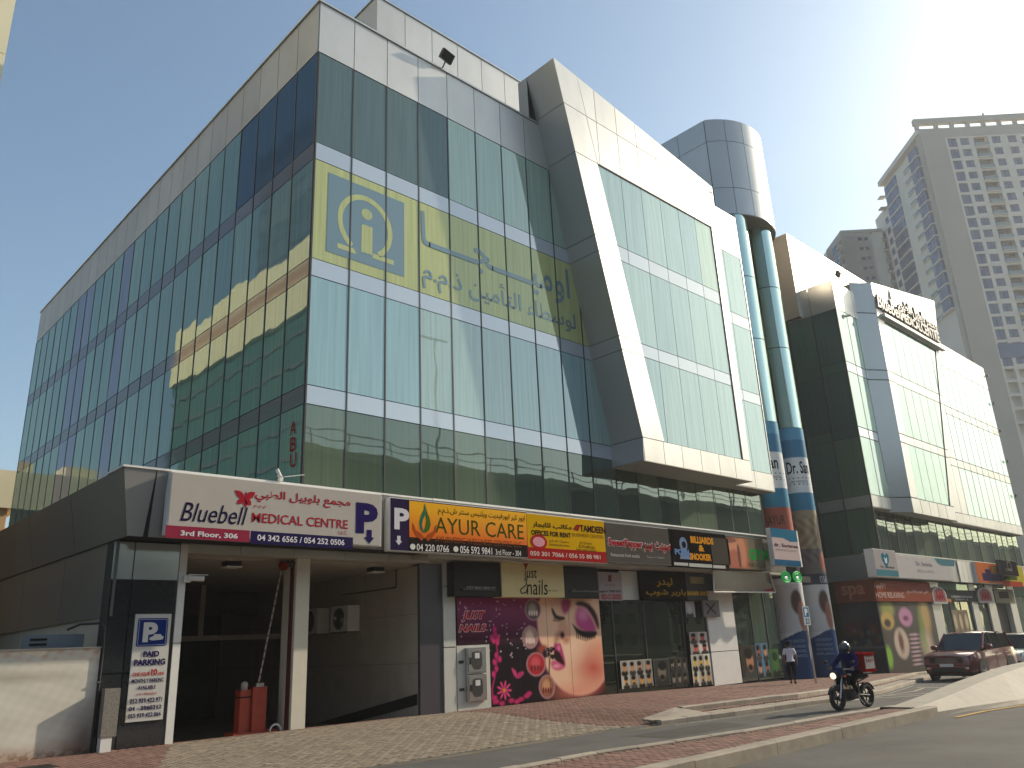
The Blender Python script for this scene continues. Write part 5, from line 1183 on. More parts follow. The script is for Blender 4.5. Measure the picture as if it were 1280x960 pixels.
for k in (1, 2)+tuple(range(12, 22)): mullion(B2, FRONT, xf2[k], Y2, m2)
for k in range(21): pane('glass_pane', B2, FRONT, xf2[k], xf2[k+1], 5.8, 9.05, .35, M['glassLow'], tilt=R(.14))
m3 = mesh('mullion', MB().box(-.03, .03, -.02, .02, 5.8, 9.05)); m3.materials.append(M['mull'])
for k in range(22): mullion(B2, FRONT, xf2[k], .36, m3)
for k in range(3):
    m4 = mesh('mullion', MB().box(-.04, .04, -.03, .02, 5.8, 22.35)) if k == 0 else m4
    if k == 0: m4.materials.append(M['mull'])
    mullion(B2, LEFT(50.1), Y2-.04-1.72*k, 0, m4)
part('soffit_panel', MB().box(50.1, 80.6, -Y2, -.3, 9.05, 9.1), M['soffit'], B2)
L2 = LEFT(50.1)
for k in range(2):
    u1 = Y2-1.75*k; u0 = u1-1.75
    for z0, z1 in R2: pane('glass_pane', B2, L2, u0, u1, z0, z1, 0, M['glassD'], tilt=R(.1))
    for z0, z1 in BD2: pane('spandrel_panel', B2, L2, u0, u1, z0, z1, 0, M['glassD'])
    pane('parapet_panel', B2, L2, u0, u1, 22.35, 24.45, .01, M['drum']); pane('sill_panel', B2, L2, u0, u1, 9.1, 9.85, .01, M['drum'])
    pane('glass_pane', B2, L2, u0, u1, 5.8, 9.05, -.02, M['glassD'])
part('flank_wall', MB().box(50.12, 50.2, 2.55, 4.2, 5, 24.4), M['glassD'], B2)
# portal 2 leans the other way
P2 = 1.75
def xr(z): return 61.95+.338*(z-9.87) if z > 9.87 else 61.95
def xl(z): return 54.2+.036*(z-9)
def zt2(x): return 25.25+(x-54.8)*.166
sm2 = [8.91, 9.9, 13.6, 14.2, 17.94, 18.65, 22.6]
def q2(pts, mt='acp', nm='portal_panel', w=P2): return poly(nm, B2, FRONT, pts, w, .04, M[mt])
for z0, z1 in zip(sm2[1:-1], sm2[2:]):
    q2([(xl(z0), z0+g), (xl(z0)+1.1, z0+g), (xl(z1)+1.1, z1-g), (xl(z1), z1-g)])
    q2([(xr(z0)-.8, z0+g), (xr(z0), z0+g), (xr(z1), z1-g), (xr(z1)-.8, z1-g)])
bx2 = [54.2, 55.7, 57.2, 58.7, 60.2, 61.95]
for a_, b_ in zip(bx2[:-1], bx2[1:]): q2([(a_+g, 8.91), (b_-g, 8.91), (b_-g, 9.9-g), (a_+g, 9.9-g)])
tx2 = [54.7, 56.9, 59.2, 61.5, 63.8, 66.1]
for a_, b_ in zip(tx2[:-1], tx2[1:]): q2([(a_+g, 22.6+g), (b_-g, 22.6+g), (b_-g, zt2(b_)), (a_+g, zt2(a_))])
q2([(66.1+g, 22.6+g), (xr(22.6), 22.6+g), (67.85, 27.4), (66.1+g, zt2(66.1))])
for z0, z1, kd in [(18.65, 22.58, 'g'), (17.94, 18.65, 's'), (14.2, 17.94, 'g'), (13.6, 14.2, 's'), (9.9, 13.6, 'g')]:
    nm = 'glass_pane' if kd == 'g' else 'spandrel_panel'; mt = 'glassF' if kd == 'g' else 'acp'
    x = xl(z0)+1.12
    while x < xr(z1)-.8:
        b_ = x+1.42; r0, r1 = min(b_, xr(z0)-.82), min(b_, xr(z1)-.82)
        if r1-x > .1: poly(nm, B2, FRONT, [(x+g, z0+g)]+([(r0-g, z0+g)] if r0 > x+.05 else [])+[(r1-g, z1-g), (x+g, z1-g)], P2-.03, .03, M[mt])
        x = b_
    q2([(xr(z0)-.83, z0), (xr(z0)-.75, z0), (xr(z1)-.75, z1), (xr(z1)-.83, z1)], 'joint', 'reveal', P2+.01)
part('joint_backing', MB().prism([(54.85, -P2+.05, 25.2), (54.25, -P2+.05, 8.95), (61.9, -P2+.05, 8.95), (61.9, -P2+.05, 9.9), (67.75, -P2+.05, 27.3)], (0, .8, 0)), M['joint'], B2)
part('soffit_panel', MB().prism([(54.2, -P2+.01, 8.9), (61.95, -P2+.01, 8.9), (61.95, -Y2, 8.9), (52.8, -Y2, 8.9)], (0, 0, .04)), M['soffit'], B2)
zz = [8.91, 9.9, 17.94, 18.65, 22.9, 25.25]
for z0, z1 in zip(zz[:-1], zz[1:]):
    a0_, a1_ = xl(z0), xl(z1); part('portal_panel', MB().prism([(a0_, -P2+.01, z0+g), (a1_, -P2+.01, z1-g), (a1_-1.45, -Y2+.1, z1-g), (a0_-1.45, -Y2+.1, z0+g)], (.03, .04, 0)), M['drum'], B2)
part('portal_cap', MB().prism([(54.85, -P2, 25.27), (67.8, -P2, 27.4), (67.8, .3, 27.4), (53.4, .3, 25.1), (53.4, -Y2, 25.1)], (0, 0, .04)), M['acp_d'], B2)
for k in range(9): pane('roof_screen_panel', B2, FRONT, 49.77+1.9*k, 49.77+1.9*(k+1), 22.5, 28.9, -1.5, M['acp'], t=.05)
for k in range(2): pane('roof_screen_panel', B2, LEFT(49.77), -1.5-2.2*(k+1), -1.5-2.2*k, 22.5, 28.9, 0, M['shadeacp'] if 'shadeacp' in M else M.setdefault('shadeacp', basic('aluminium panel warm shade', (.48, .38, .28), .45, .3, .05)), t=.05)  # side screen gets a darker, warmer copy: its shade is in the colour
part('roof_room', MB().box(49.85, 66.5, 1.57, 9, 22.5, 28.8), M['joint'], B2)
# name letters on the portal
ledge = MB().box(55.3, 66.9, -P2-.32, -P2, 22.75, 22.98); part('letter_shelf', ledge, M['offwhite'], B2)
zf = lambda X, Y: (960+X/4, 320+Y/4)
def tB(s_, bl, tr, **kw):
    a = onY(*zf(*bl), -P2-.1); b = onY(*zf(*tr), -P2-.1); text(B2, FRONT, s_, a[0], a[1], b[0], b[1], P2+.05, M['lett'], t=.16, **kw)
M['lett'] = basic('dark channel letter', (.06, .045, .045), .4)
tB('Bluebell', (545, 255), (655, 262), shear=.2, bold=.01); tB('MEDICAL', (665, 325), (755, 338), bold=.03); tB('CENTRE', (765, 385), (845, 385), bold=.03); tB('مجمع بلوبيل الطبي', (655, 290), (830, 325), bold=.03)
b_ = onY(*zf(625, 245), -P2-.1)
for an, L, Wd in ((R(80), 1.5, .22), (R(40), .7, .2), (R(140), .6, .16)): poly('emblem_petal', B2, FRONT, leafshape(b_[0], b_[1], an, L, Wd), P2+.1, .05, M['lett'])
part('edge_fixings', MB().box(80.55, 80.75, -Y2-.25, -Y2-.05, 23.6, 23.75), M['black'], B2)
for z_ in (20.8, 18.2, 15.4, 12.3): flood({20.8: 'topmost of the four small edge lamps on the far office building', 18.2: 'second from the top of the four small edge lamps', 15.4: 'third from the top of the four small edge lamps', 12.3: 'lowest of the four small edge lamps'}[z_], (80.5, -Y2-.02, z_), 20, .5, 'edge lamps of the far office building')
flood('black floodlight on the left parapet corner of the far office building', (50.5, -Y2-.1, 24.5), 40, .9)
# its ground floor
G2 = thing('shop_row', 'far row of shops below the second glass office building', 'shop row', (64, -.9, -.5))
fcx = 48.7
while fcx < 80: 
    part('fascia_panel', MB().box(fcx, min(fcx+1.6, 80.5)-.02, -1.35, -1.28, 4.72, 6.2), M['fascia'], G2); fcx += 1.6
part('fascia_backing', MB().box(48.75, 80.4, -1.28, .5, 4.7, 6.15), M['joint'], G2); part('fascia_cap', MB().box(48.65, 80.6, -1.4, -.3, 6.2, 6.26), M['offwhite'], G2)
part('side_fascia_panel', MB().box(48.65, 48.7, -1.3, 3.6, 4.72, 6.2), M['fascia'], G2)
x = 56.4
k = 0
for (xa, xb, kd) in [(56.4, 57.9, 'w'), (57.9, 59.9, 'g'), (59.9, 61.9, 'g'), (61.9, 63.9, 'g'), (63.9, 65.1, 'w'), (65.1, 67.4, 'g'), (67.4, 69.0, 'w'), (69.0, 72.5, 'd'), (72.5, 74, 'w'), (74, 77, 'g'), (77, 80.3, 'd')]:
    if kd == 'w': part('pier_panel', MB().box(xa, xb, -.95, -.6, -.8, 4.7), M['acp_d'], G2)
    elif kd == 'g': pane('shop_window', G2, FRONT, xa, xb, -.8, 3.9, .8, M['glassLow'], tilt=R(.1)); part('window_frame', MB().box(xb-.05, xb, -.84, -.7, -.8, 3.9), M['mull'], G2)
    else: part('shop_opening', MB().box(xa, xb, -.5, -.4, -.8, 4.7), M['insidedark'], G2)
part('lintel_panel', MB().box(57.9, 80.3, -.9, -.6, 3.9, 4.7), M['glassD'], G2)
# dr clinic fascia sign, wood panel, orange signs, spa signs
Yd = -1.5
a = onY(1123, 722, Yd); b = onY(1193, 728, Yd)
s = signbox('shop_sign', 'long white and teal clinic sign on the far fascia', 'sign', a[0], b[0], 4.75, 6.12, Yd, ink(196, 190, 186))
k9 = K(1080, 640, 6.4)
T(s, 'Dr. Suganaa', k9, (420, 440), (540, 405), ink(150, 140, 150), bold=.02); T(s, 'MEDICAL & DENTAL', k9, (430, 480), (560, 470), ink(165, 155, 160))
poly('print_field', s, FRONT, [onY(*k9(*p), Yd) for p in ((560, 368), (722, 388), (722, 436), (620, 428), (590, 410))], -Yd+.01, .004, ink(90, 130, 140))
for i in range(5): part('ribbed_panel', MB().box(61.2+.82*i, 61.98+.82*i, -1.42, -1.35, 4.72, 6.15), M['acp_d'], G2)
Y3 = -1.6
for nm_, lab, c0_, bl, tr, items in (
    ('shop_sign', 'orange and purple printed sign at the right end of the far fascia', ink(196, 108, 60), (925, 590), (1105, 425), [((955, 548), (1090, 500), ink(60, 44, 90)), ((975, 500), (1010, 460), ink(44, 40, 90)), ((1030, 490), (1060, 440), ink(226, 160, 60))]),
    ('shop_sign', 'yellow sign with a red lower strip behind the small black hanging sign', ink(190, 176, 60), (1112, 592), (1265, 445), [((1112, 592), (1265, 560), ink(176, 70, 50)), ((1130, 540), (1220, 515), ink(80, 100, 40))])):
    a = onY(*k9(*bl), Y3); b = onY(*k9(*tr), Y3); s = signbox(nm_, lab, 'sign', a[0], b[0], 4.7, 6.2, Y3, c0_)
    for i in items: Bx(s, k9, i[0], i[1], i[2], .004+.003*items.index(i))
a = onY(*k9(1110, 505), -2.1); b = onY(*k9(1215, 395), -2.1)
s = signbox('blade_sign', 'small black projecting sign with a round pale emblem at the far shops', 'sign', a[0], b[0], a[1], b[1], -2.1, ink(30, 28, 30), M['black'])
ring(s, FRONT, (a[0]+b[0])/2, (a[1]+b[1])/2+.15, .5, .35, .06, 2.12, ink(150, 140, 130)); T(s, 'COFFEE', k9, (1135, 470), (1185, 455), ink(150, 140, 130))
a = onY(*k9(105, 515), -2.0); b = onY(*k9(245, 310), -2.0)
s = signbox('blade_sign', 'projecting clinic sign with a blue heart shaped tooth emblem', 'sign', a[0], b[0], a[1], b[1], -2.0, ink(176, 168, 164), M['white'], .5); s['_y'] = -2.0
hx, hz_ = (a[0]+b[0])/2, (a[1]+b[1])/2+.2
poly('emblem_heart', s, FRONT, [(hx, hz_-.5), (hx+.45, hz_-.05), (hx+.5, hz_+.25), (hx+.25, hz_+.4), (hx, hz_+.22), (hx-.25, hz_+.4), (hx-.5, hz_+.25), (hx-.45, hz_-.05)], 2.01, .005, ink(50, 120, 140))
T(s, 'Dr. Suganaa', k9, (135, 450), (240, 435), ink(70, 70, 80), bold=.02); rect(s, a[0]+.05, a[1]+.05, b[0]-.05, a[1]+.4, -2.0, ink(80, 130, 140)); poly('emblem_tooth', s, FRONT, [(hx-.15, hz_-.2), (hx-.2, hz_+.15), (hx, hz_+.05), (hx+.2, hz_+.15), (hx+.12, hz_-.2)], 2.02, .005, ink(210, 225, 230))
# spa boards: one to the side, one to the front, on the corner x=47.7
SP = LEFT(47.68)
s = thing('shop_sign', 'terracotta spa sign board facing the street corner', 'sign', (47.68, 0, 3.45))
part('casing', MB().box(47.68, 47.9, -1.1, 1.25, 3.45, 4.68), ink(128, 66, 46), s); text(s, SP, 'spa', -.85, 3.62, .55, 4.4, .012, ink(200, 130, 105), bold=.02)
s = thing('shop_sign', 'terracotta HAPPY HOME RELAXING sign board facing the road', 'sign', (52, -1.1, 3.4)); s['_y'] = -1.13
part('casing', MB().box(47.95, 56.2, -1.12, -.85, 3.42, 4.6), ink(150, 84, 66), s)
T(s, 'HAPPY', k9, (85, 610), (172, 572), ink(220, 190, 180), bold=.01); T(s, 'HOME RELAXING', k9, (100, 685), (315, 645), ink(220, 190, 180), bold=.01); T(s, 'هابي هوم ريلاكسينج', k9, (345, 655), (510, 625), ink(220, 190, 180), bold=.01)
def spaside(U, Z):
    c = np.tile(np.array(srgb(40, 44, 54)), (len(U), 1)); c = blend(c, disc(U, Z, -.6, 2.9, .9, .7, .9)*.7, srgb(66, 72, 92)); c = blend(c, disc(U, Z, -.6, 2.0, .5, .35, .8)*.8, srgb(96, 40, 34)); c = blend(c, disc(U, Z, .5, 1.9, .3, .3, .8)*.7, srgb(104, 60, 40))
    c = blend(c, disc(U, Z, .1, 1.7, .18, .5, .5), srgb(12, 12, 16)); rs = np.random.RandomState(4)
    for _ in range(14): c = blend(c, disc(U, Z, rs.uniform(-1, .9), rs.uniform(.9, 1.9), .1, .12, .5)*.7, srgb(*rs.randint(50, 120, 3)))
    return blend(c, ((Z < 1.0) & (Z > .85))*.8, srgb(90, 90, 96))
s = thing('wall_poster', 'very dark blue and red poster on the side wall under the spa board', 'poster', (47.9, 0, -.4)); part('backing', MB().box(47.95, 48.1, -1.0, 3.6, -.9, 3.45), M['dark'], s)
printed('face_panel', s, LEFT(47.95), -1.3, 1.0, -.9, 3.4, .01, spaside, 40, 60, .3)
def spafront(U, Z):
    c = np.tile(np.array(srgb(74, 68, 64)), (len(U), 1)); q = lambda X, Y: onY(*k9(X, Y), -1.0)
    def dd(X, Y, rx, ry, col, so=.12, a=1):
        nonlocal c
        p = q(X, Y); e1 = q(X+rx, Y); e2 = q(X, Y+ry); c = blend(c, disc(U, Z, p[0], p[1], abs(e1[0]-p[0]), abs(e2[1]-p[1]), so)*a, srgb(*col))
    dd(95, 860, 26, 130, (140, 170, 70), .4); dd(190, 780, 50, 70, (150, 150, 80), .3); dd(190, 870, 52, 70, (190, 160, 90), .2); dd(190, 890, 26, 34, (60, 44, 40), .3)
    dd(335, 840, 52, 76, (190, 130, 165), .15); dd(335, 850, 20, 20, (110, 50, 90), .5); dd(150, 1000, 30, 60, (60, 60, 56), .3)
    dd(305, 1010+40, 56, 128, (198, 176, 160), .12); dd(300, 1040, 18, 80, (110, 70, 60), .4)
    dd(490, 830, 36, 150, (180, 150, 96), .4); dd(510, 1060, 44, 110, (190, 170, 150), .5); dd(470, 960, 18, 180, (120, 150, 60), .5, .7); dd(205, 1160, 26, 90, (130, 180, 60), .3)
    for i in range(8): dd(400+5*i, 980+34*i, 38, 9, (196, 160, 170), .4)
    return c
s = thing('wall_poster', 'grey poster with bamboo, flowers and massage pictures under the relaxing sign', 'poster', (52, -1, -.5)); part('backing', MB().box(48.1, 56.3, -.98, -.7, -.9, 3.42), M['dark'], s)
for i in range(4): printed('face_panel', s, FRONT, 48.1+2.05*i+.01, 48.1+2.05*(i+1)-.01, -.75, 3.4, .99, spafront, 44, 70, .45)
# sub-fascia signs on the far shops
k9b = k9
for lab, bl, tr, col, txt in (('grey shop board with pale lettering under the far clinic sign', (670, 715), (905, 630), (76, 76, 72), 'CURRENCY EXCHANGE'), ('square pale board with dark drawing near the white car', (1058, 730), (1190, 620), (150, 144, 120), '')):
    a = onY(*k9(*bl), -1.0); b = onY(*k9(*tr), -1.0); s = signbox('shop_sign', lab, 'sign', a[0], b[0], a[1], b[1], -1.0, ink(*col), M['dark'], .1)
    s['_y'] = -1.0
    if txt: T(s, txt, k9, (700, 685), (865, 672), ink(190, 190, 186), bold=.03); T(s, 'SHOP 4', k9, (730, 705), (830, 695), ink(190, 190, 186))
    else:
        Bx(s, k9, (1085, 690), (1150, 640), ink(60, 50, 44), .004)
for i, X in enumerate((605, 970)):
    c_ = onY(*k9(X, 665), -1.15); e_ = onY(*k9(X+55, 665), -1.15); rr_ = e_[0]-c_[0]
    s = thing('round_sign', ['round topped red and white sign left of the grey board', 'round topped red and white sign right of the grey board'][i], 'sign', (c_[0], -1.15, 3.4))
    pts = [(c_[0]-rr_, c_[1]-.55), (c_[0]+rr_, c_[1]-.55), (c_[0]+rr_, c_[1])]+[(c_[0]+rr_*math.cos(t), c_[1]+.55*math.sin(t)) for t in [math.pi*j/14 for j in range(1, 14)]]+[(c_[0]-rr_, c_[1])]
    poly('face_panel', s, FRONT, pts, 1.15, .1, ink(190, 186, 180)); poly('print_field', s, FRONT, [(c_[0]+(p[0]-c_[0])*.82, c_[1]+.02+(p[1]-c_[1])*.78) for p in pts], 1.16, .008, ink(170, 110, 108)); text(s, FRONT, 'AAA', c_[0]-rr_*.6, c_[1]-.3, c_[0]+rr_*.6, c_[1]+.25, 1.17, ink(150, 50, 52), bold=.04)
rect(G2, 57.6, 3.42, 59.8, 3.62, -1.0, ink(214, 140, 70), 'orange_strip')
winposter('poster with three brown document pictures behind the red car', 59.9, 62.9, 0, 2.9, -.84, portraits(3, 1, (120, 104, 84), ((130, 108, 84),), seed=12, hair=(190, 170, 140)), n=14)

# ------------------------------------------------------------------ towers
M['twall'] = basic('tower sandstone render', (.42, .38, .32), .85, 0, .05, .15)
M['twall2'] = basic('tower pale render', (.66, .60, .51), .85, 0, .05, .15)
def tower(name, label, O, ur, vl):
    t = thing(name, label, 'tower', (O[0], O[1], 0)); return t
T0 = (201.3, 31.2)
FRr = Fr(T0[0], T0[1], .7041, -.7101); FRl = Fr(T0[0], T0[1], -.7101, -.7041)   # faces; FRl.u is negative going back
tw = tower('apartment_tower', 'very tall beige apartment tower with blue windows and an open roof frame', T0, None, None)
FH = 3.31; Z0 = 121.4-FH*24
def wallgrid(F, u0, u1, zb, zt, openings, w0, mat, th=.6):
    """a wall with rows of openings [(ua,ub)] each storey: piers and spandrels"""
    mb = MB(); us = sorted(openings); cur = u0
    for a_, b_, h0, h1 in us:
        if a_ > cur: mb.box(cur, a_, w0-th, w0, zb, zt, F=F)
        cur = b_
    if u1 > cur: mb.box(cur, u1, w0-th, w0, zb, zt, F=F)
    z = zb
    for a_, b_, h0, h1 in us:
        z = zb
        while z < zt-.1:
            mb.box(a_, b_, w0-th, w0-.02, z, min(z+h0, zt), F=F); 
            if h1 < FH: mb.box(a_, b_, w0-th, w0-.02, min(z+h1, zt), min(z+FH, zt), F=F)
            z += FH
    return mb
rows = 24
colsR = [(6.7, 9.0, .3, 2.95), (9.85, 12.1, .75, 2.8), (13.3, 16.9, .25, 2.9), (17.9, 20.1, .75, 2.8), (21.9, 24.1, .75, 2.8), (25.4, 28.9, .25, 2.9), (30, 32.2, .75, 2.8), (34, 36.2, .75, 2.8)]
ztop = Z0+FH*rows
part('wall', wallgrid(FRr, 0, 38, Z0, ztop, colsR, 0, M['twall2']), M['twall2'], tw)
part('wall', MB().box(-.0, 6.1, -.3, .12, 0, 124.2, F=FRr), M['twall'], tw)
part('wall', MB().box(.2, 38, -20, -1.4, 0, 121, F=FRr), M['twall2'], tw); part('wall', MB().box(0, 38, -.6, 0, 0, Z0, F=FRr), M['twall2'], tw)
part('wall', MB().box(6.1, 38, -1, .05, ztop, 124.2, F=FRr), M['twall'], tw)
part('roof_frame', MB().box(-.9, 38, -.8, .3, 125.6, 127.2, F=FRr).box(-.6, .15, -.7, .2, 124.2, 125.6, F=FRr), M['twall'], tw)
for k in range(10): part('roof_post', MB().box(4.3+4.05*k, 5.1+4.05*k, -.7, .2, 124.2, 125.6, F=FRr), M['twall'], tw)
wcache = {}
def twin(F, a_, b_, z0, z1, w0, par=tw, name='window'):
    key = (round(b_-a_, 2), round(z1-z0, 2))
    if key not in wcache:
        W_, H_ = key; mb = MB().box(-W_/2, W_/2, 0, .1, -H_/2, H_/2); mb.box(-.05, .05, -.05, 0, -H_/2, H_/2, 1); wcache[key] = mesh('window', mb); wcache[key].materials.append(M['glassT']); wcache[key].materials.append(M['mull'])
    o = link(name, wcache[key], M['glassT'], par); c = F.P((a_+b_)/2, w0, (z0+z1)/2)
    o.matrix_basis = Matrix(((F.d[0], -F.n[0], 0, c[0]), (F.d[1], -F.n[1], 0, c[1]), (0, 0, 1, c[2]), (0, 0, 0, 1))); return o
M['brownwall'] = basic('balcony recess brown', (.20, .15, .12), .85, 0, .1, .5)
for r in range(5, rows):
    z = Z0+FH*r
    for ci, (a_, b_, h0, h1) in enumerate(colsR[:6]):
        if ci in (2, 5):
            if ci == 5 and r < 14: continue
            bal = part('balcony', MB().box(a_, b_, -.5, .35, z+.02, z+.2, F=FRr), M['twall2'], tw); part('railing', MB().box(a_+.05, b_-.05, .25, .3, z+.2, z+1.15, F=FRr), M['railglass'] if 'railglass' in M else M.setdefault('railglass', glassmat('railing glass', [(0, (.22, .26, .26))], (.8, .9, .9), 1.6, .05, 0, False)), bal)
            part('door_glass', MB().box(a_+.5, b_-1.3, -1.3, -1.2, z+.2, z+2.4, F=FRr), M['glassT'], bal); part('recess', MB().box(a_, b_, -1.42, -1.32, z, z+FH, F=FRr), M['brownwall'], bal)
        else: twin(FRr, a_, b_, z+h0, z+h1, -.25)
part('mechanical_band', MB().box(6.4, 38, -.3, .03, 60.8, 64.4, F=FRr), M['glassT'], tw)
# left face, stepping down at the back
ux = lambda u: -u
secs = [(0, 25, 123.2), (25, 33, 116.6), (33, 44, 113.5)]
part('wall', MB().box(-2.3, -.62, -.5, -.0, 0, 123.2, F=FRl).box(-.62, 0, -.4, 0, 0, 123.2, F=FRl), M['twall'], tw)
balL = [(10.0, 13.0), (33.5, 36)]; bays = [(2.3, 7.6, 1.6), (15.9, 24.2, 1.0)]; wins = [(12.9, 15.2), (37.5, 39.4), (26.2, 28.2)]
part('wall', MB().box(-25, -2.3, -20, -1.0, 0, 123.2, F=FRl), M['twall2'], tw)
part('wall', MB().box(-34, -25, -20, -1.0, 0, 117, F=FRl), M['twall2'], tw); part('wall', MB().box(-44, -34, -20, -1.0, 0, 113.5, F=FRl), M['twall2'], tw)
for r in range(10, rows+1):
    z = Z0+FH*r-.2
    if z > 121: continue
    for a_, b_ in [(7.8, 9.9), (12.8, 13.1), (15.3, 15.9)]: pass
    for (a_, b_, d_) in bays:
        bw = part('bay_window', MB().prism([FRl.P(-a_, -1, z+.35), FRl.P(-a_-.2, d_-1, z+.35), FRl.P(-b_+.9, d_-1, z+.35), FRl.P(-b_, -1, z+.35)], (0, 0, 2.75)), M['glassT'], tw)
        part('sill', MB().prism([FRl.P(-a_+.1, -1, z), FRl.P(-a_-.1, d_-.85, z), FRl.P(-b_+.8, d_-.85, z), FRl.P(-b_-.1, -1, z)], (0, 0, .35)), M['twall2'], bw)
        for f_ in (.33, .66): part('bar', MB().box(-a_-f_*(b_-a_-.9)-.04, -a_-f_*(b_-a_-.9)+.04, d_-1, d_-.94, z+.35, z+3.1, F=FRl), M['mull'], bw)
    if z < 113:
        for a_, b_ in wins:
            if not (a_ == 37.5 and z > 110): twin(FRl, -b_, -a_, z+.8, z+2.7, -.98)
    else: twin(FRl, -15.2, -12.9, z+.8, z+2.7, -.98)
    for a_, b_ in ((8.0, 11.6), (29, 33), (33.6, 37)):
        if a_ > 25 and z > 110: continue
        bal = part('balcony', MB().box(-b_, -a_, -1, .1, z, z+.2, F=FRl), M['twall2'], tw); part('recess', MB().box(-b_+.2, -a_-.2, -1, -.9, z+.3, z+3, F=FRl), M['brownwall'], bal); part('railing', MB().box(-b_+.1, -a_-.1, 0, .05, z+.2, z+1.1, F=FRl), M['railglass'], bal)
part('parapet', MB().box(-25.2, 0, -2, .5, 122.9, 124.3, F=FRl), M['twall2'], tw)
for u_, z_ in ((25.2, 119.5), (26, 116.4)): part('ledge', MB().box(-u_-1.5, -u_+.5, -1, .8, z_, z_+.25, F=FRl), M['twall2'], tw)
single('roof_aerial', 'tiny dark aerial fixing on the roof edge of the tall tower', 'aerial', MB().box(17.2, 17.5, -.2, .1, 127.2, 128.0, F=FRr), M['dark'])
# lower tower behind
O2 = (214.9, 60.77)
F2r = Fr(O2[0], O2[1], .7041, -.7101); F2l = Fr(O2[0], O2[1], -.7101, -.7041)
t2 = tower('apartment_tower', 'lower beige tower with small paired windows left of the tall one', O2, None, None)
part('wall', MB().box(0, 8.4, -12, 0, 0, 112.2, F=F2r), M['twall'], t2); part('wall', MB().box(8.9, 12, -12, -.2, 0, 111.9, F=F2r), M['twall2'], t2); part('shadow_gap', MB().box(8.35, 8.95, -3, -.8, 0, 110.5, F=F2r), M['mull'], t2)
part('wall', MB().box(-12, 0, -12, 0, 0, 110.6, F=F2l), M['twall2'], t2); part('wall', MB().box(-14, -11.4, -12, .3, 0, 111.5, F=F2l), M['twall2'], t2)
part('cornice', MB().box(0, 12, -.5, .15, 111.4, 112.3, F=F2r), M['twall'], t2)
for r in range(9):
    z = 108.8-3.1*r
    for a_ in (4.6, 6.3): twin(F2r, a_, a_+1.15, z, z+.95, .03, t2)
    bal = part('balcony', MB().box(-2.6, -.2, -.2, .9, z-1.2, z-1.0, F=F2l), M['twall2'], t2); part('recess', MB().box(-2.4, -.4, 0, .06, z-1, z+.9, F=F2l), M['brownwall'], bal)
    twin(F2l, -7.4, -3, z-1.1, z+1.3, .04, t2)

# ------------------------------------------------------------------ neighbours, and the far side of the road (seen in the glass)
M['cream'] = basic('cream render', (.80, .72, .50), .85, 0, .06, .3); M['orange'] = basic('orange render', (.60, .38, .19), .85, 0, .06, .5)
nb_ = thing('beige_building', 'tall cream rendered building whose edge shows in the top left corner', 'building', (3.7, 9, 0))
for k in range(12):
    part('wall_panel', MB().box(-14, 3.7, 8.6, 14.2, 3.9*k+.02, 3.9*(k+1)-.02), M['cream'], nb_)
part('joint_backing', MB().box(-13.9, 3.6, 8.7, 14.1, 0, 46), M['joint'], nb_)
wg = thing('beige_building', 'cream building with sunlit top storey far to the left, mirrored in side glass', 'building', (-30, 76, 0))
part('fascia_wall', MB().box(-36, -20, 56, 98.7, 41.5, 45.6), M['cream'], wg); part('fascia_wall', MB().box(-36, -20.1, 56, 98.7, 45.7, 46.6), M['orange'], wg); part('fascia_wall', MB().box(-36, -20, 56, 98.7, 46.7, 50.8), M['cream'], wg); part('body', MB().box(-36, -20.6, 56.2, 98.2, 0, 41.5), M['glassD'], wg)
for k in range(10): part('slab', MB().box(-36, -20.4, 56, 98.4, 3.9*k+3.6, 3.9*k+4.0), M['fascia_side'], wg)
bt = thing('background_tower', 'dark blue glass tower behind the cream building, mirrored in the side glass', 'tower', (-40, 70, 0))
for k in range(24): part('glass_storey', MB().box(-60, -38, 74, 112, 4*k+.1, 4*k+3.9), M['glassT'], bt)
lb = thing('low_building', 'low yellow and orange building seen left behind the glass facade', 'building', (0, 50, 0))
part('wall', MB().box(-30, 14.6, 47, 60, 13.2, 16.0), M['cream'], lb); part('wall', MB().box(-30, 13.8, 47.6, 60, 9.8, 13.2), M['orange'], lb); part('wall', MB().box(-30, 14.2, 48.6, 60, 0, 9.8), M['insidedark'], lb)
for k in range(8): part('column', MB().box(13.2-4*k, 13.7-4*k, 47.3, 47.9, 0, 13.2), M['orange'], lb); part('roof_block', MB().box(8-5*k, 10.5-5*k, 49, 52, 16, 17.2), M['cream'], lb)
vd = thing('viaduct', 'long concrete viaduct with railing across the road from the office buildings', 'viaduct', (40, -40, 0))
part('deck', MB().box(-120, 260, -46, -36, 12.8, 17.9), basic('viaduct concrete', (.10, .105, .09), .9, 0, .2, .2), vd); part('parapet', MB().box(-120, 260, -36.3, -36, 17.9, 18.5), M['twall'], vd)
for k in range(16): part('pier', MB().box(-110+24*k, -107.5+24*k, -43, -40, -.4, 13.8), M['twall'], vd)
rl = MB().box(-120, 260, -36.15, -36.08, 19.7, 19.78).box(-120, 260, -36.15, -36.08, 19.1, 19.16)
part('handrail', rl, M['mull'], vd)
rpm = mesh('rail_post', MB().box(-.04, .04, -36.15, -36.07, 18.5, 19.75)); rpm.materials.append(M['mull'])
for k in range(60):
    o = link('rail_post', rpm, M['mull'], vd); o.location = (-60+4*k, 0, 0)
for k in range(5):
    lp = thing('street_lamp', ['leftmost', 'second', 'middle', 'fourth', 'rightmost'][k]+' double headed street lamp on the viaduct', 'street lamp', (20+26*k, -37, 17), 'street lamps on the viaduct')
    part('pole', MB().tube((20+26*k, -37, 17), (20+26*k, -37, 31), .14, .09), M['white'], lp); part('arm', MB().box(18.3+26*k, 21.7+26*k, -37.1, -36.9, 30.9, 31.05), M['white'], lp)
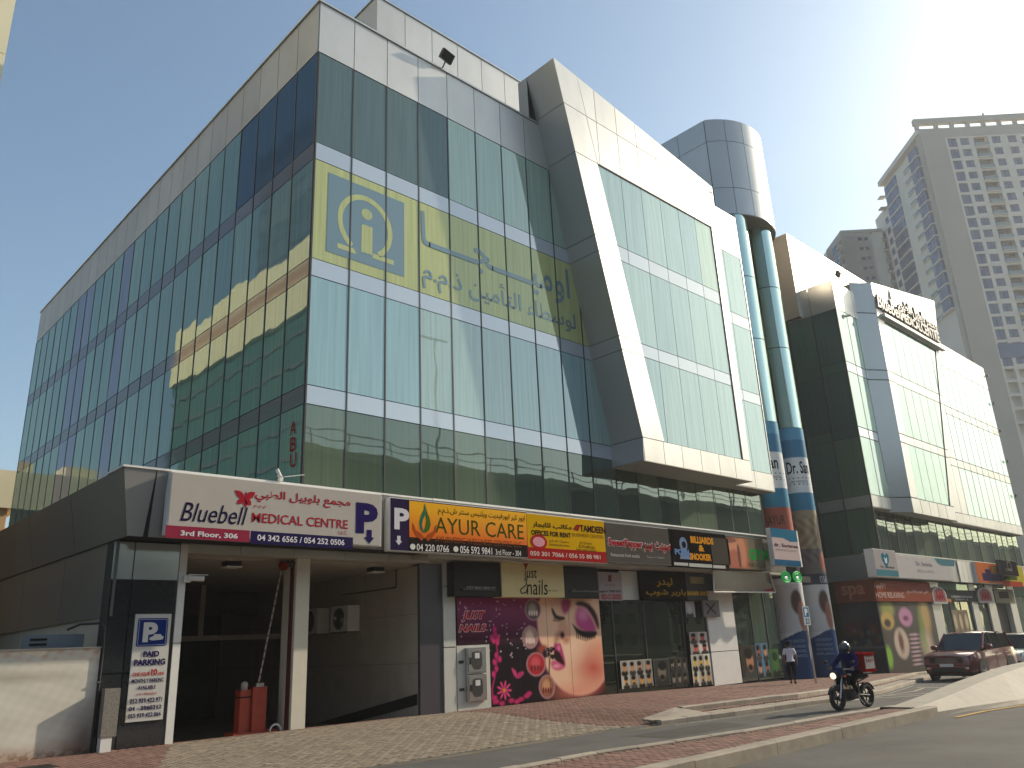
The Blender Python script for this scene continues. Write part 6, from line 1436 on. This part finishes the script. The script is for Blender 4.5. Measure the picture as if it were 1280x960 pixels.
def leaf_tree(name, label, x, y, z, h, r, n, seed, grp):
    rs = random.Random(seed); t = thing(name, label, 'tree', (x, y, z), grp)
    tr = MB().tube((x, y, z), (x+.2, y, z+h*.45), .22, .14)
    for i in range(6):
        a = rs.uniform(0, 6.28); tr.tube((x+.2, y, z+h*.42), (x+r*.6*math.cos(a), y+r*.6*math.sin(a), z+h*rs.uniform(.6, .85)), .1, .04, 6)
    part('trunk', tr, M['bark'], t)
    cl = [(x+r*.6*rs.gauss(0, .6), y+r*.6*rs.gauss(0, .6), z+h*rs.uniform(.5, .95), r*rs.uniform(.3, .55)) for _ in range(14)]
    mb = MB()
    for i in range(n):
        c = rs.choice(cl); d = Vector((rs.gauss(0, 1), rs.gauss(0, 1), rs.gauss(0, .8))).normalized()*c[3]*rs.uniform(.5, 1.05); p = Vector(c[:3])+d
        u = Vector((rs.gauss(0, 1), rs.gauss(0, 1), rs.gauss(0, 1))).normalized(); v = u.orthogonal().normalized(); s_ = rs.uniform(.12, .24)
        mb.add([p-u*s_, p+v*s_*.5, p+u*s_, p-v*s_*.5], [(0, 1, 2, 3)])
    part('crown', mb, M['leaf'], t)
M['bark'] = basic('bark', (.12, .09, .06), .9); M['leaf'] = basic('leaf green', (.06, .09, .03), .7, 0, .4, 1.5)
for i, (x, y) in enumerate(((16, -27), (27, -28.5), (47, -27.5), (58, -29), (70, -28), (83, -28.5), (96, -28))):
    leaf_tree('street_tree', ['leftmost street tree across the road, facing the garage', 'second street tree from the left across the road', 'third street tree from the left across the road', 'middle street tree of the row across the road', 'third street tree from the right across the road', 'second street tree from the right across the road', 'rightmost street tree across the road'][i], x, y, -.3, 7.5+(i % 3), 3.0, 2600, i, 'street trees across the road')

# ------------------------------------------------------------------ cars
def car(label, cx, cy, cz, hd, sc, paint, name='parked_car', glassm=None, suv=True):
    """hd = heading unit vector; local x forward, y left, z up"""
    fx, fy = hd; t = thing(name, label, 'car', (cx, cy, cz))
    def W(p): return (cx+sc*(p[0]*fx-p[1]*fy), cy+sc*(p[0]*fy+p[1]*fx), cz+sc*p[2])
    def pt(nm, mb, m, par=t, smooth=False, **k):
        mb.v = [W(p) for p in mb.v]; return part(nm, mb, m, par, smooth, **k)
    hood = 1.06 if suv else .92
    # stations: x, half width, z low, z top, crown
    st = [(2.40, .70, .42, .78, .82), (2.36, .86, .32, .90, .95), (2.2, .94, .28, .98, 1.03), (1.7, .985, .28, hood, hood+.05), (1.05, .99, .28, hood+.04, hood+.09), (.6, .99, .28, hood+.05, hood+.08), (-.6, .99, .28, hood+.07, hood+.08), (-1.6, .985, .28, hood+.09, hood+.1), (-2.2, .95, .32, hood+.08, hood+.1), (-2.38, .88, .4, hood+.02, hood+.06)]
    mb = MB(); vs = []; m = 12
    for x, hw, zl, zt_, zc in st:
        h = zt_-zl
        half = [(0, zl), (hw*.86, zl), (hw*.97, zl+.1*h), (hw, zl+.45*h), (hw*.985, zl+.72*h), (hw*.93, zt_), (0, zc)]
        ringp = half+[(-a, b) for a, b in half[-2:0:-1]]
        vs += [(x, a, b) for a, b in ringp]
    m = len(ringp); n = len(st)
    mb.add(vs, [(i*m+j, i*m+(j+1) % m, (i+1)*m+(j+1) % m, (i+1)*m+j) for i in range(n-1) for j in range(m)]+[tuple(range(m-1, -1, -1)), tuple(range((n-1)*m, n*m))])
    body = pt('body', mb, paint, smooth=True)
    roof = 1.80 if suv else 1.46; bl = hood+.06
    cab = [(1.02, .86, bl), (.25, .74, roof-.06), (-.2, .76, roof), (-1.5, .75, roof-.03), (-1.95, .72, roof-.1), (-2.25, .84, bl)]
    # roof shell
    rs_ = []; 
    for x, hw, z in cab[1:5]: rs_ += [(x, hw, z-.05), (x, hw*.85, z), (x, 0, z+.02), (x, -hw*.85, z), (x, -hw, z-.05)]
    pt('roof', MB().add(rs_, [(5*i+j, 5*i+j+1, 5*i+6+j, 5*i+5+j) for i in range(3) for j in range(4)]), paint, smooth=True)
    G = M['carglass']
    pt('windscreen', MB().add([(1.0, .80, bl), (1.0, -.80, bl), (.27, -.70, roof-.07), (.27, .70, roof-.07)], [(0, 1, 2, 3)]), G)
    pt('rear_window', MB().add([(-2.22, .78, bl), (-2.22, -.78, bl), (-1.95, -.68, roof-.12), (-1.95, .68, roof-.12)], [(0, 3, 2, 1)]), G)
    for sg in (1, -1):
        for xs_ in (((.92, .18), (-.02, -.02), 'a'), ((-.10, -.10), (-.98, -.98), 'b'), ((-1.06, -1.06), (-1.98, -1.86), 'c')):
            (b0, t0), (b1, t1), _ = xs_
            pt('side_window', MB().add([(b0, sg*.885, bl+.02), (b1, sg*.885, bl+.02), (t1, sg*.755, roof-.12), (t0, sg*.755, roof-.12)], [(0, 1, 2, 3)]), G)
        for (b0, t0) in ((1.02, .25), (-.06, -.06), (-1.02, -1.02), (-2.15, -1.95)):
            pt('pillar', MB().tube((b0, sg*.87, bl), (t0, sg*.745, roof-.06), .045, n=6), paint if b0 in (1.02, -2.15) else M['black'])
        pt('sill', MB().box(-1.1, 1.1, sg*.9 if sg > 0 else -1.0, 1.0 if sg > 0 else -.9, .3, .36), M['chrome'] if suv else M['black'])
        mm = pt('mirror', MB().ball((.78, sg*1.06, bl+.1), .13, 10, 8, sc=(.6, 1, .8)), paint, smooth=True)
        pt('headlight', MB().prism([(2.33, sg*.42, .78), (2.28, sg*.86, .80), (2.2, sg*.9, .93), (2.30, sg*.42, .91)], (.06, 0, 0)), M['smoke'] if 'smoke' in M else M.setdefault('smoke', basic('smoked lamp lens', (.10, .10, .10), .08, .3)))
        pt('fog_light', MB().box(2.34, 2.4, sg*.7-.1, sg*.7+.1, .46, .54), M['chrome'])
        pt('door_line', MB().box(-.02, 0, sg*.992-.004, sg*.992+.004, .4, bl-.04).box(-1.0, -.98, sg*.992-.004, sg*.992+.004, .42, bl-.04), M['black'])
        for hx_ in (-.2, -1.15): pt('door_handle', MB().box(hx_-.1, hx_+.08, sg*1.0-.02, sg*1.0+.02, bl-.18, bl-.14), M['chrome'])
    for wx in (1.42, -1.42):
        for sg in (1, -1):
            pt('wheel_arch', MB().tube((wx, sg*.955, .40), (wx, sg*.996, .40), .44, n=24), M['black'])
            wh = pt('wheel', MB().torus((wx, sg*.90, .37), (0, 1, 0), .27, .1, 26, 10), M['rubber'], smooth=True)
            rm = MB().tube((wx, sg*.97, .37), (wx, sg*.985, .37), .06, n=10)
            for i in range(7):
                a = 2*math.pi*i/7; rm.tube((wx, sg*.98, .37), (wx+.25*math.cos(a), sg*.985, .37+.25*math.sin(a)), .03, .022, 6)
            rm.torus((wx, sg*.96, .37), (0, 1, 0), .25, .02, 24, 6); pt('rim', rm, M['chrome'], wh)
    gr = pt('grille', MB().box(2.30, 2.425, -.62, .62, .68, .90), M['black']); pt('front_bumper', MB().hexa([(2.1, -.9, .28), (2.36, -.82, .30), (2.36, .82, .30), (2.1, .9, .28)], [(2.1, -.93, .62), (2.405, -.84, .62), (2.405, .84, .62), (2.1, .93, .62)]), M['black'])
    for i in range(4): pt('grille_bar', MB().box(2.42, 2.43, -.38, .38, .69+.05*i, .70+.05*i), M['chrome'], gr)
    pt('bumper_intake', MB().box(2.3, 2.41, -.6, .6, .36, .52), M['black']); pl = pt('number_plate', MB().box(2.42, 2.44, -.26, .26, .55, .66), M['white'])
    pt('seat_row', MB().box(-.3, -.1, -.6, .6, .9, 1.35).box(-1.3, -1.1, -.6, .6, .9, 1.35), M['black']); pt('underbody', MB().box(-2.1, 2.1, -.85, .85, .2, .34), M['black'])
    return t
M['carglass'] = glassmat('car glass', [(0, (.012, .016, .018))], (.85, .92, .95), 1.65, .01, 0, False)
def carpaint(n, c): 
    m = basic(n, c, .28, .35, .03); b = m.node_tree.nodes['Principled BSDF']; b.inputs['Coat Weight'].default_value = 1; b.inputs['Coat Roughness'].default_value = .04; return m
hd = (-.9985, .055)
car('dark red sport utility car driving along the far kerb', 42.9, -7.05, -.13+gz(41), hd, 1.15, carpaint('dark red car paint', (.16, .018, .028)), 'sport_utility_car')
car('pale car right behind the red one, half cut by the frame', 51.2, -6.75, -.13+gz(50), hd, 1.12, carpaint('pale car paint', (.75, .74, .68)), 'saloon_car', suv=True)

# ------------------------------------------------------------------ people
def skin(name, joints, edges, mat, parent, root=0, sub=2, **kw):
    me = bpy.data.meshes.new(name); me.from_pydata([j[0] for j in joints], edges, []); me.materials.append(mat)
    o = link(name, me, mat, parent, **kw)
    md = o.modifiers.new('skin', 'SKIN'); md.use_smooth_shade = True
    lay = me.skin_vertices[0].data if me.skin_vertices else None
    if lay is None:
        bm = bmesh.new(); bm.from_mesh(me); bm.verts.layers.skin.verify(); bm.to_mesh(me); bm.free(); lay = me.skin_vertices[0].data
    for i, j in enumerate(joints):
        r = j[1]; lay[i].radius = r if isinstance(r, tuple) else (r, r); lay[i].use_root = (i == root)
    s2 = o.modifiers.new('sub', 'SUBSURF'); s2.levels = sub; s2.render_levels = sub
    return o
def chain(*groups):
    J = []; E_ = []
    for g_ in groups:
        st_, pts = g_; prev = st_
        for p in pts: J.append(p); i = len(J)-1; E_.append((prev, i)) if prev is not None else None; prev = i
    return J, E_
def figure(name, label, base, hd, J, shirt, trousers, skinm, hair, shoes, helmet=None, extra=None):
    """J: dict of joints in local metres (x forward, y left, z up)"""
    bx_, by_, bz_ = base; fx, fy = hd
    t = thing(name, label, 'person', base)
    P = lambda p: (bx_+p[0]*fx-p[1]*fy, by_+p[0]*fy+p[1]*fx, bz_+p[2])
    k = {n: P(p) for n, p in J.items()}
    def mid(a, b, f=.5): return tuple(Vector(k[a]).lerp(Vector(k[b]), f))
    j = [(k['pelvis'], (.13, .11)), (k['waist'], (.10, .085)), (k['chest'], (.12, .09)), (k['neck'], .05), (mid('neck', 'head', .5), .055), (k['head'], (.085, .10)), (k['crown'], (.07, .085))]
    e = [(0, 1), (1, 2), (2, 3), (3, 4), (4, 5), (5, 6)]
    for sd_ in 'lr':
        b = len(j); j += [(k['sh'+sd_], .065), (k['el'+sd_], .045), (k['wr'+sd_], .03), (k['ha'+sd_], (.038, .02))]
        e += [(2, b), (b, b+1), (b+1, b+2), (b+2, b+3)]
        h_ = Vector(k['ha'+sd_]); d = (h_-Vector(k['wr'+sd_])).normalized(); o1 = d.orthogonal().normalized(); o2 = d.cross(o1)
        for q in range(4):
            b2 = len(j); off = o1*(.022*(q-1.5)); L_ = (.045, .052, .048, .038)[q]
            j += [(tuple(h_+off+d*.03), .009), (tuple(h_+off+d*(.03+L_)+o2*.012), .008)]; e += [(b+3, b2), (b2, b2+1)]
        b2 = len(j); j += [(tuple(h_+o1*.045-d*.01), .010), (tuple(h_+o1*.06+d*.03), .009)]; e += [(b+3, b2), (b2, b2+1)]
        b = len(j); j += [(k['hip'+sd_], .085), (k['kn'+sd_], .058), (k['an'+sd_], .036), (k['to'+sd_], (.04, .025))]; e += [(0, b), (b, b+1), (b+1, b+2), (b+2, b+3)]
    skin('body', j, e, skinm, t)
    j = [(k['waist'], (.155, .135)), (k['chest'], (.205, .165)), (mid('chest', 'neck', .75), (.10, .085))]; e = [(0, 1), (1, 2)]
    j.append((mid('pelvis', 'waist', .25), (.155, .13))); e.append((0, 3))
    for sd_ in 'lr':
        b = len(j); lim = .85 if shirt[1] == 'short' else 1
        j += [(k['sh'+sd_], .085), (mid('sh'+sd_, 'el'+sd_, lim), .065)]; e += [(1, b), (b, b+1)]
        if shirt[1] != 'short': j.append((mid('el'+sd_, 'wr'+sd_, .9), .048)); e.append((b+1, b+2))
    skin('shirt', j, e, shirt[0], t)
    j = [(k['pelvis'], (.15, .13)), (mid('pelvis', 'waist', .6), (.14, .12))]; e = [(0, 1)]
    for sd_ in 'lr':
        b = len(j); j += [(k['hip'+sd_], .105), (k['kn'+sd_], .078), (mid('kn'+sd_, 'an'+sd_, .9), .06)]; e += [(0, b), (b, b+1), (b+1, b+2)]
    skin('trousers', j, e, trousers, t)
    for sd_ in 'lr':
        a = Vector(k['an'+sd_]); b = Vector(k['to'+sd_]); d = b-a
        skin('shoe', [(tuple(a-d*.35+Vector((0, 0, -.02))), (.045, .04)), (tuple(a+d*.5), (.05, .038)), (tuple(b+d*.1), (.04, .025))], [(0, 1), (1, 2)], shoes, t)
    H0 = Vector(k['head']); up_ = (Vector(k['crown'])-H0).normalized(); fw = Vector(P(J['face']))-H0; fw.normalize(); sdv = up_.cross(fw)
    if hair: part('hair', MB().ball(tuple(H0+up_*.045-fw*.02), .112, 14, 10, sc=(1, 1, .95)), hair, t, True)
    part('nose', MB().ball(tuple(H0+fw*.105-up_*.01), .02), skinm, t, True)
    for sg in (1, -1):
        part('ear', MB().ball(tuple(H0+sdv*.092*sg), .025, sc=(1, 1, 1.3)), skinm, t, True); part('eye', MB().ball(tuple(H0+fw*.088+sdv*.033*sg+up_*.02), .013), M['black'], t)
    part('mouth', MB().ball(tuple(H0+fw*.095-up_*.055), .018, sc=(1, 1, .4)), ink(110, 60, 54), t)
    return t, P, H0, up_, fw
skn = basic('brown skin', (.17, .09, .055), .55, 0, .06)
# pedestrian walking away along the shops
J = dict(pelvis=(0, 0, .93), waist=(.0, 0, 1.08), chest=(.03, 0, 1.32), neck=(.03, 0, 1.48), head=(.05, 0, 1.61), crown=(.05, 0, 1.70), face=(.2, 0, 1.60),
         shl=(.02, .19, 1.41), ell=(-.05, .25, 1.14), wrl=(.05, .25, .92), hal=(.1, .24, .85), shr=(.02, -.19, 1.41), elr=(-.03, -.26, 1.14), wrr=(-.0, -.27, .90), har=(.02, -.26, .82),
         hipl=(0, .1, .88), knl=(.12, .1, .49), anl=(.14, .1, .10), tol=(.30, .11, .04), hipr=(0, -.1, .88), knr=(.0, -.1, .48), anr=(-.22, -.1, .13), tor=(-.08, -.11, .04))
px_, py_ = 33.9, -2.75
ped = figure('person', 'man in white shirt and black trousers walking away past the round glass tubes', (px_, py_, gz(px_)+.0), (.92, .38), J, (ink(225, 226, 236), 'short'), ink(14, 14, 16), skn, ink(16, 13, 12), ink(40, 38, 38))

# motorcycle and rider
bx0, by0, bz0 = 22.75, -10.5, -.13
hdm = (-.985, .17)
mo = thing('motorcycle', 'black motorcycle with spoked wheels and lit headlight riding along the lane', 'motorcycle', (bx0, by0, bz0))
def Wm(p): return (bx0+p[0]*hdm[0]-p[1]*hdm[1], by0+p[0]*hdm[1]+p[1]*hdm[0], bz0+p[2])
def pm(nm, mb, m, par=mo, smooth=False):
    mb.v = [Wm(p) for p in mb.v]; return part(nm, mb, m, par, smooth)
gloss = basic('black gloss paint', (.015, .017, .025), .2, .2, .05)
for wx in (.66, -.64):
    wh = pm('wheel', MB().torus((wx, 0, .31), (0, 1, 0), .245, .068, 28, 10), M['rubber'], smooth=True)
    rm = MB().tube((wx, -.06, .31), (wx, .06, .31), .05, n=12).torus((wx, 0, .31), (0, 1, 0), .205, .014, 28, 6)
    for i in range(5):
        a = 2*math.pi*i/5; rm.tube((wx, 0, .31), (wx+.2*math.cos(a), 0, .31+.2*math.sin(a)), .022, .014, 6)
    pm('rim', rm, M['mull'], wh)
for sg in (1, -1): pm('crash_bar', MB().path([(.18, sg*.06, .75), (.16, sg*.3, .62), (.14, sg*.32, .45), (.1, sg*.08, .3)], .016), M['black']); pm('tank_shroud', MB().hexa([(.0, sg*.14, .62), (.34, sg*.15, .62), (.34, sg*.20, .62), (.0, sg*.18, .62)], [(-.05, sg*.13, .84), (.40, sg*.14, .88), (.40, sg*.19, .86), (-.05, sg*.17, .82)]), ink(20, 24, 34))
for sg in (1, -1): pm('fork', MB().tube((.66, sg*.09, .31), (.42, sg*.09, .96), .026), M['chrome'])
pm('front_mudguard', MB().add([(.66+.33*math.cos(a), y, .31+.33*math.sin(a)) for a in [R(20+14*i) for i in range(9)] for y in (-.06, .06)], [(2*i, 2*i+1, 2*i+3, 2*i+2) for i in range(8)]), gloss)
hl = pm('headlight', MB().ball((.62, 0, .88), .115, 16, 10, sc=(.7, 1, 1)), gloss, smooth=True)
pm('lens', MB().tube((.69, 0, .88), (.712, 0, .875), .085, n=20), basic('lit headlight lens', (.9, .85, .75), .2, emis=(1, .86, .62), es=.8), hl)
pm('fairing', MB().hexa([(.6, -.14, .86), (.6, .14, .86), (.44, .16, .9), (.44, -.16, .9)], [(.56, -.1, 1.06), (.56, .1, 1.06), (.42, .12, 1.08), (.42, -.12, 1.08)]), ink(30, 50, 90, rough=.25))
pm('handlebar', MB().path([(.3, .38, 1.02), (.38, .22, 1.04), (.42, 0, 1.0), (.38, -.22, 1.04), (.3, -.38, 1.02)], .016), M['chrome'])
for sg in (1, -1):
    pm('grip', MB().tube((.3, sg*.38, 1.02), (.33, sg*.27, 1.03), .022), M['rubber']); mi = pm('mirror', MB().ball((.36, sg*.42, 1.22), .06, 10, 8, sc=(.3, 1.1, .8)), M['black'], smooth=True); pm('mirror_stalk', MB().tube((.36, sg*.3, 1.04), (.36, sg*.42, 1.22), .009, n=6), M['black'], mi)
    pm('indicator', MB().ball((.5, sg*.22, .86), .035), ink(200, 100, 30), smooth=True); pm('footrest', MB().tube((-.02, sg*.12, .34), (-.02, sg*.3, .34), .018), M['black'])
pm('frame', MB().path([(.42, 0, .92), (.2, 0, .62), (.05, 0, .3), (-.3, 0, .3), (-.35, 0, .68), (.3, 0, .82)], .03).path([(-.3, .06, .68), (-.8, .06, .8)], .02), M['black'])
pm('engine', MB().box(-.18, .2, -.13, .13, .26, .52), M['mull']); pm('cylinder_fins', MB().box(.02, .2, -.1, .1, .5, .68), M['chrome'])
tk = [(.36, .06, .84), (.3, .13, .8), (.05, .14, .78), (-.12, .1, .76)]
pm('fuel_tank', MB().ball((.13, 0, .83), .2, 16, 12, sc=(1.35, .75, .62)), gloss, smooth=True)
pm('seat', MB().hexa([(-.05, -.12, .72), (-.05, .12, .72), (-.72, .11, .78), (-.72, -.11, .78)], [(-.07, -.09, .79), (-.07, .09, .79), (-.7, .09, .86), (-.7, -.09, .86)]), M['rubber'])
pm('swing_arm', MB().tube((-.15, .1, .36), (-.64, .1, .31), .022).tube((-.15, -.1, .36), (-.64, -.1, .31), .022), M['mull']); pm('exhaust', MB().path([(.18, -.1, .4), (.1, -.15, .22), (-.3, -.17, .24), (-.75, -.19, .36)], .04), M['chrome'])
pm('rear_mudguard', MB().add([(-.64+.34*math.cos(a), y, .31+.34*math.sin(a)) for a in [R(60+14*i) for i in range(8)] for y in (-.07, .07)], [(2*i, 2*i+1, 2*i+3, 2*i+2) for i in range(7)]), gloss)
pm('carrier', MB().box(-.85, -.45, -.15, .15, .88, .91), M['chrome']); pm('side_stand', MB().tube((-.1, .12, .3), (-.22, .2, .1), .014), M['chrome'])
bxm = thing('delivery_box', 'red delivery box with a white printed panel strapped behind the motorcyclist', 'delivery box', Wm((-.66, 0, .92)))
def pb(nm, mb, m): mb.v = [Wm(p) for p in mb.v]; return part(nm, mb, m, bxm)
rb = ink(160, 30, 30); pb('box_body', MB().box(-.92, -.42, -.25, .25, .92, 1.36), rb); pb('lid', MB().box(-.94, -.40, -.27, .27, 1.36, 1.42), rb)
for sg in (1, -1):
    pb('white_panel', MB().box(-.88, -.46, sg*.252-.003, sg*.252+.003, 1.0, 1.34), ink(205, 198, 190))
    Fm = Fr(*Wm((0, sg*.26, 0))[:2], -hdm[0]*sg, -hdm[1]*sg)
    for tx_, z0_, z1_, cl in (('FOOD', 1.18, 1.28, (150, 40, 36)), ('FAST', 1.04, 1.12, (150, 40, 36))):
        vs0 = None
        text(bxm, Fm, tx_, .50 if sg > 0 else -.84, z0_, .84 if sg > 0 else -.5, z1_, .003, ink(*cl), bold=.03)
J = dict(pelvis=(-.22, 0, .93), waist=(-.2, 0, 1.06), chest=(-.1, 0, 1.30), neck=(-.05, 0, 1.45), head=(0, 0, 1.55), crown=(.0, 0, 1.64), face=(.2, 0, 1.53),
         shl=(-.06, .19, 1.39), ell=(.08, .33, 1.15), wrl=(.27, .34, 1.06), hal=(.32, .34, 1.045), shr=(-.06, -.19, 1.39), elr=(.08, -.33, 1.15), wrr=(.27, -.34, 1.06), har=(.32, -.34, 1.045),
         hipl=(-.2, .11, .9), knl=(.2, .2, .72), anl=(.0, .22, .38), tol=(.14, .23, .33), hipr=(-.2, -.11, .9), knr=(.2, -.2, .72), anr=(.0, -.22, .38), tor=(.14, -.23, .33))
rd_, Pm, H0, up_, fw = figure('person', 'motorcyclist in a blue jacket and silver black helmet riding toward the left', (bx0, by0, bz0), hdm, J, (ink(22, 34, 84), 'long'), ink(24, 24, 28), skn, None, ink(120, 116, 110))
part('helmet', MB().ball(tuple(H0+up_*.03-fw*.01), .145, 18, 12, sc=(1, 1, 1.05)), basic('helmet shell', (.10, .10, .11), .18, .3), rd_, True)
part('helmet_band', MB().ball(tuple(H0+up_*.065-fw*.03), .142, 18, 12, sc=(1, .55, 1)), basic('helmet silver', (.5, .5, .5), .25, .6), rd_, True)
part('visor', MB().ball(tuple(H0+fw*.045), .122, 16, 10, sc=(1, 1, .62)), M['carglass'], rd_, True)

# buildings beyond the viaduct, seen only as reflections in the glass
rs = random.Random(11)
x = -90
k = 0
while x < 240:
    wd = rs.uniform(16, 30); hh = rs.uniform(9, 15)
    b_ = thing('background_building', 'building number', 'building', (x+wd/2, -70, 0))
    b_['label'] = ['cream', 'grey', 'tan'][k % 3]+' low building beyond the viaduct, '+['far left end of the row', 'second from the left', 'third from the left', 'fourth from the left', 'fifth from the left', 'sixth from the left', 'seventh from the left', 'eighth from the left', 'ninth from the left', 'tenth from the left', 'eleventh from the left', 'twelfth from the left', 'thirteenth from the left', 'fourteenth from the left', 'fifteenth', 'sixteenth', 'seventeenth', 'eighteenth', 'nineteenth', 'twentieth'][k]
    part('wall', MB().box(x, x+wd-.5, -90, -70, -.4, hh), M[['cream', 'twall', 'beige'][k % 3]], b_)
    for i in range(int(wd/4)):
        for j in range(int(hh/3.4)): part('window', MB().box(x+1.2+4*i, x+3+4*i, -70.0, -69.95, 1+3.4*j, 2.8+3.4*j), M['glassD'], b_)
    x += wd; k += 1

# ------------------------------------------------------------------ air
hz_o = part('haze', MB().box(-720, 1120, -820, 920, -3, 136), None, None); hz_o['kind'] = 'stuff'
hm = bpy.data.materials.new('haze'); hm.use_nodes = True; n_ = hm.node_tree; n_.nodes.remove(n_.nodes['Principled BSDF'])
pv = n_.nodes.new('ShaderNodeVolumePrincipled'); pv.inputs['Density'].default_value = .00055; pv.inputs['Color'].default_value = (.93, .95, 1, 1); pv.inputs['Anisotropy'].default_value = .35
n_.links.new(pv.outputs[0], n_.nodes['Material Output'].inputs['Volume']); hz_o.data.materials.clear(); hz_o.data.materials.append(hm)
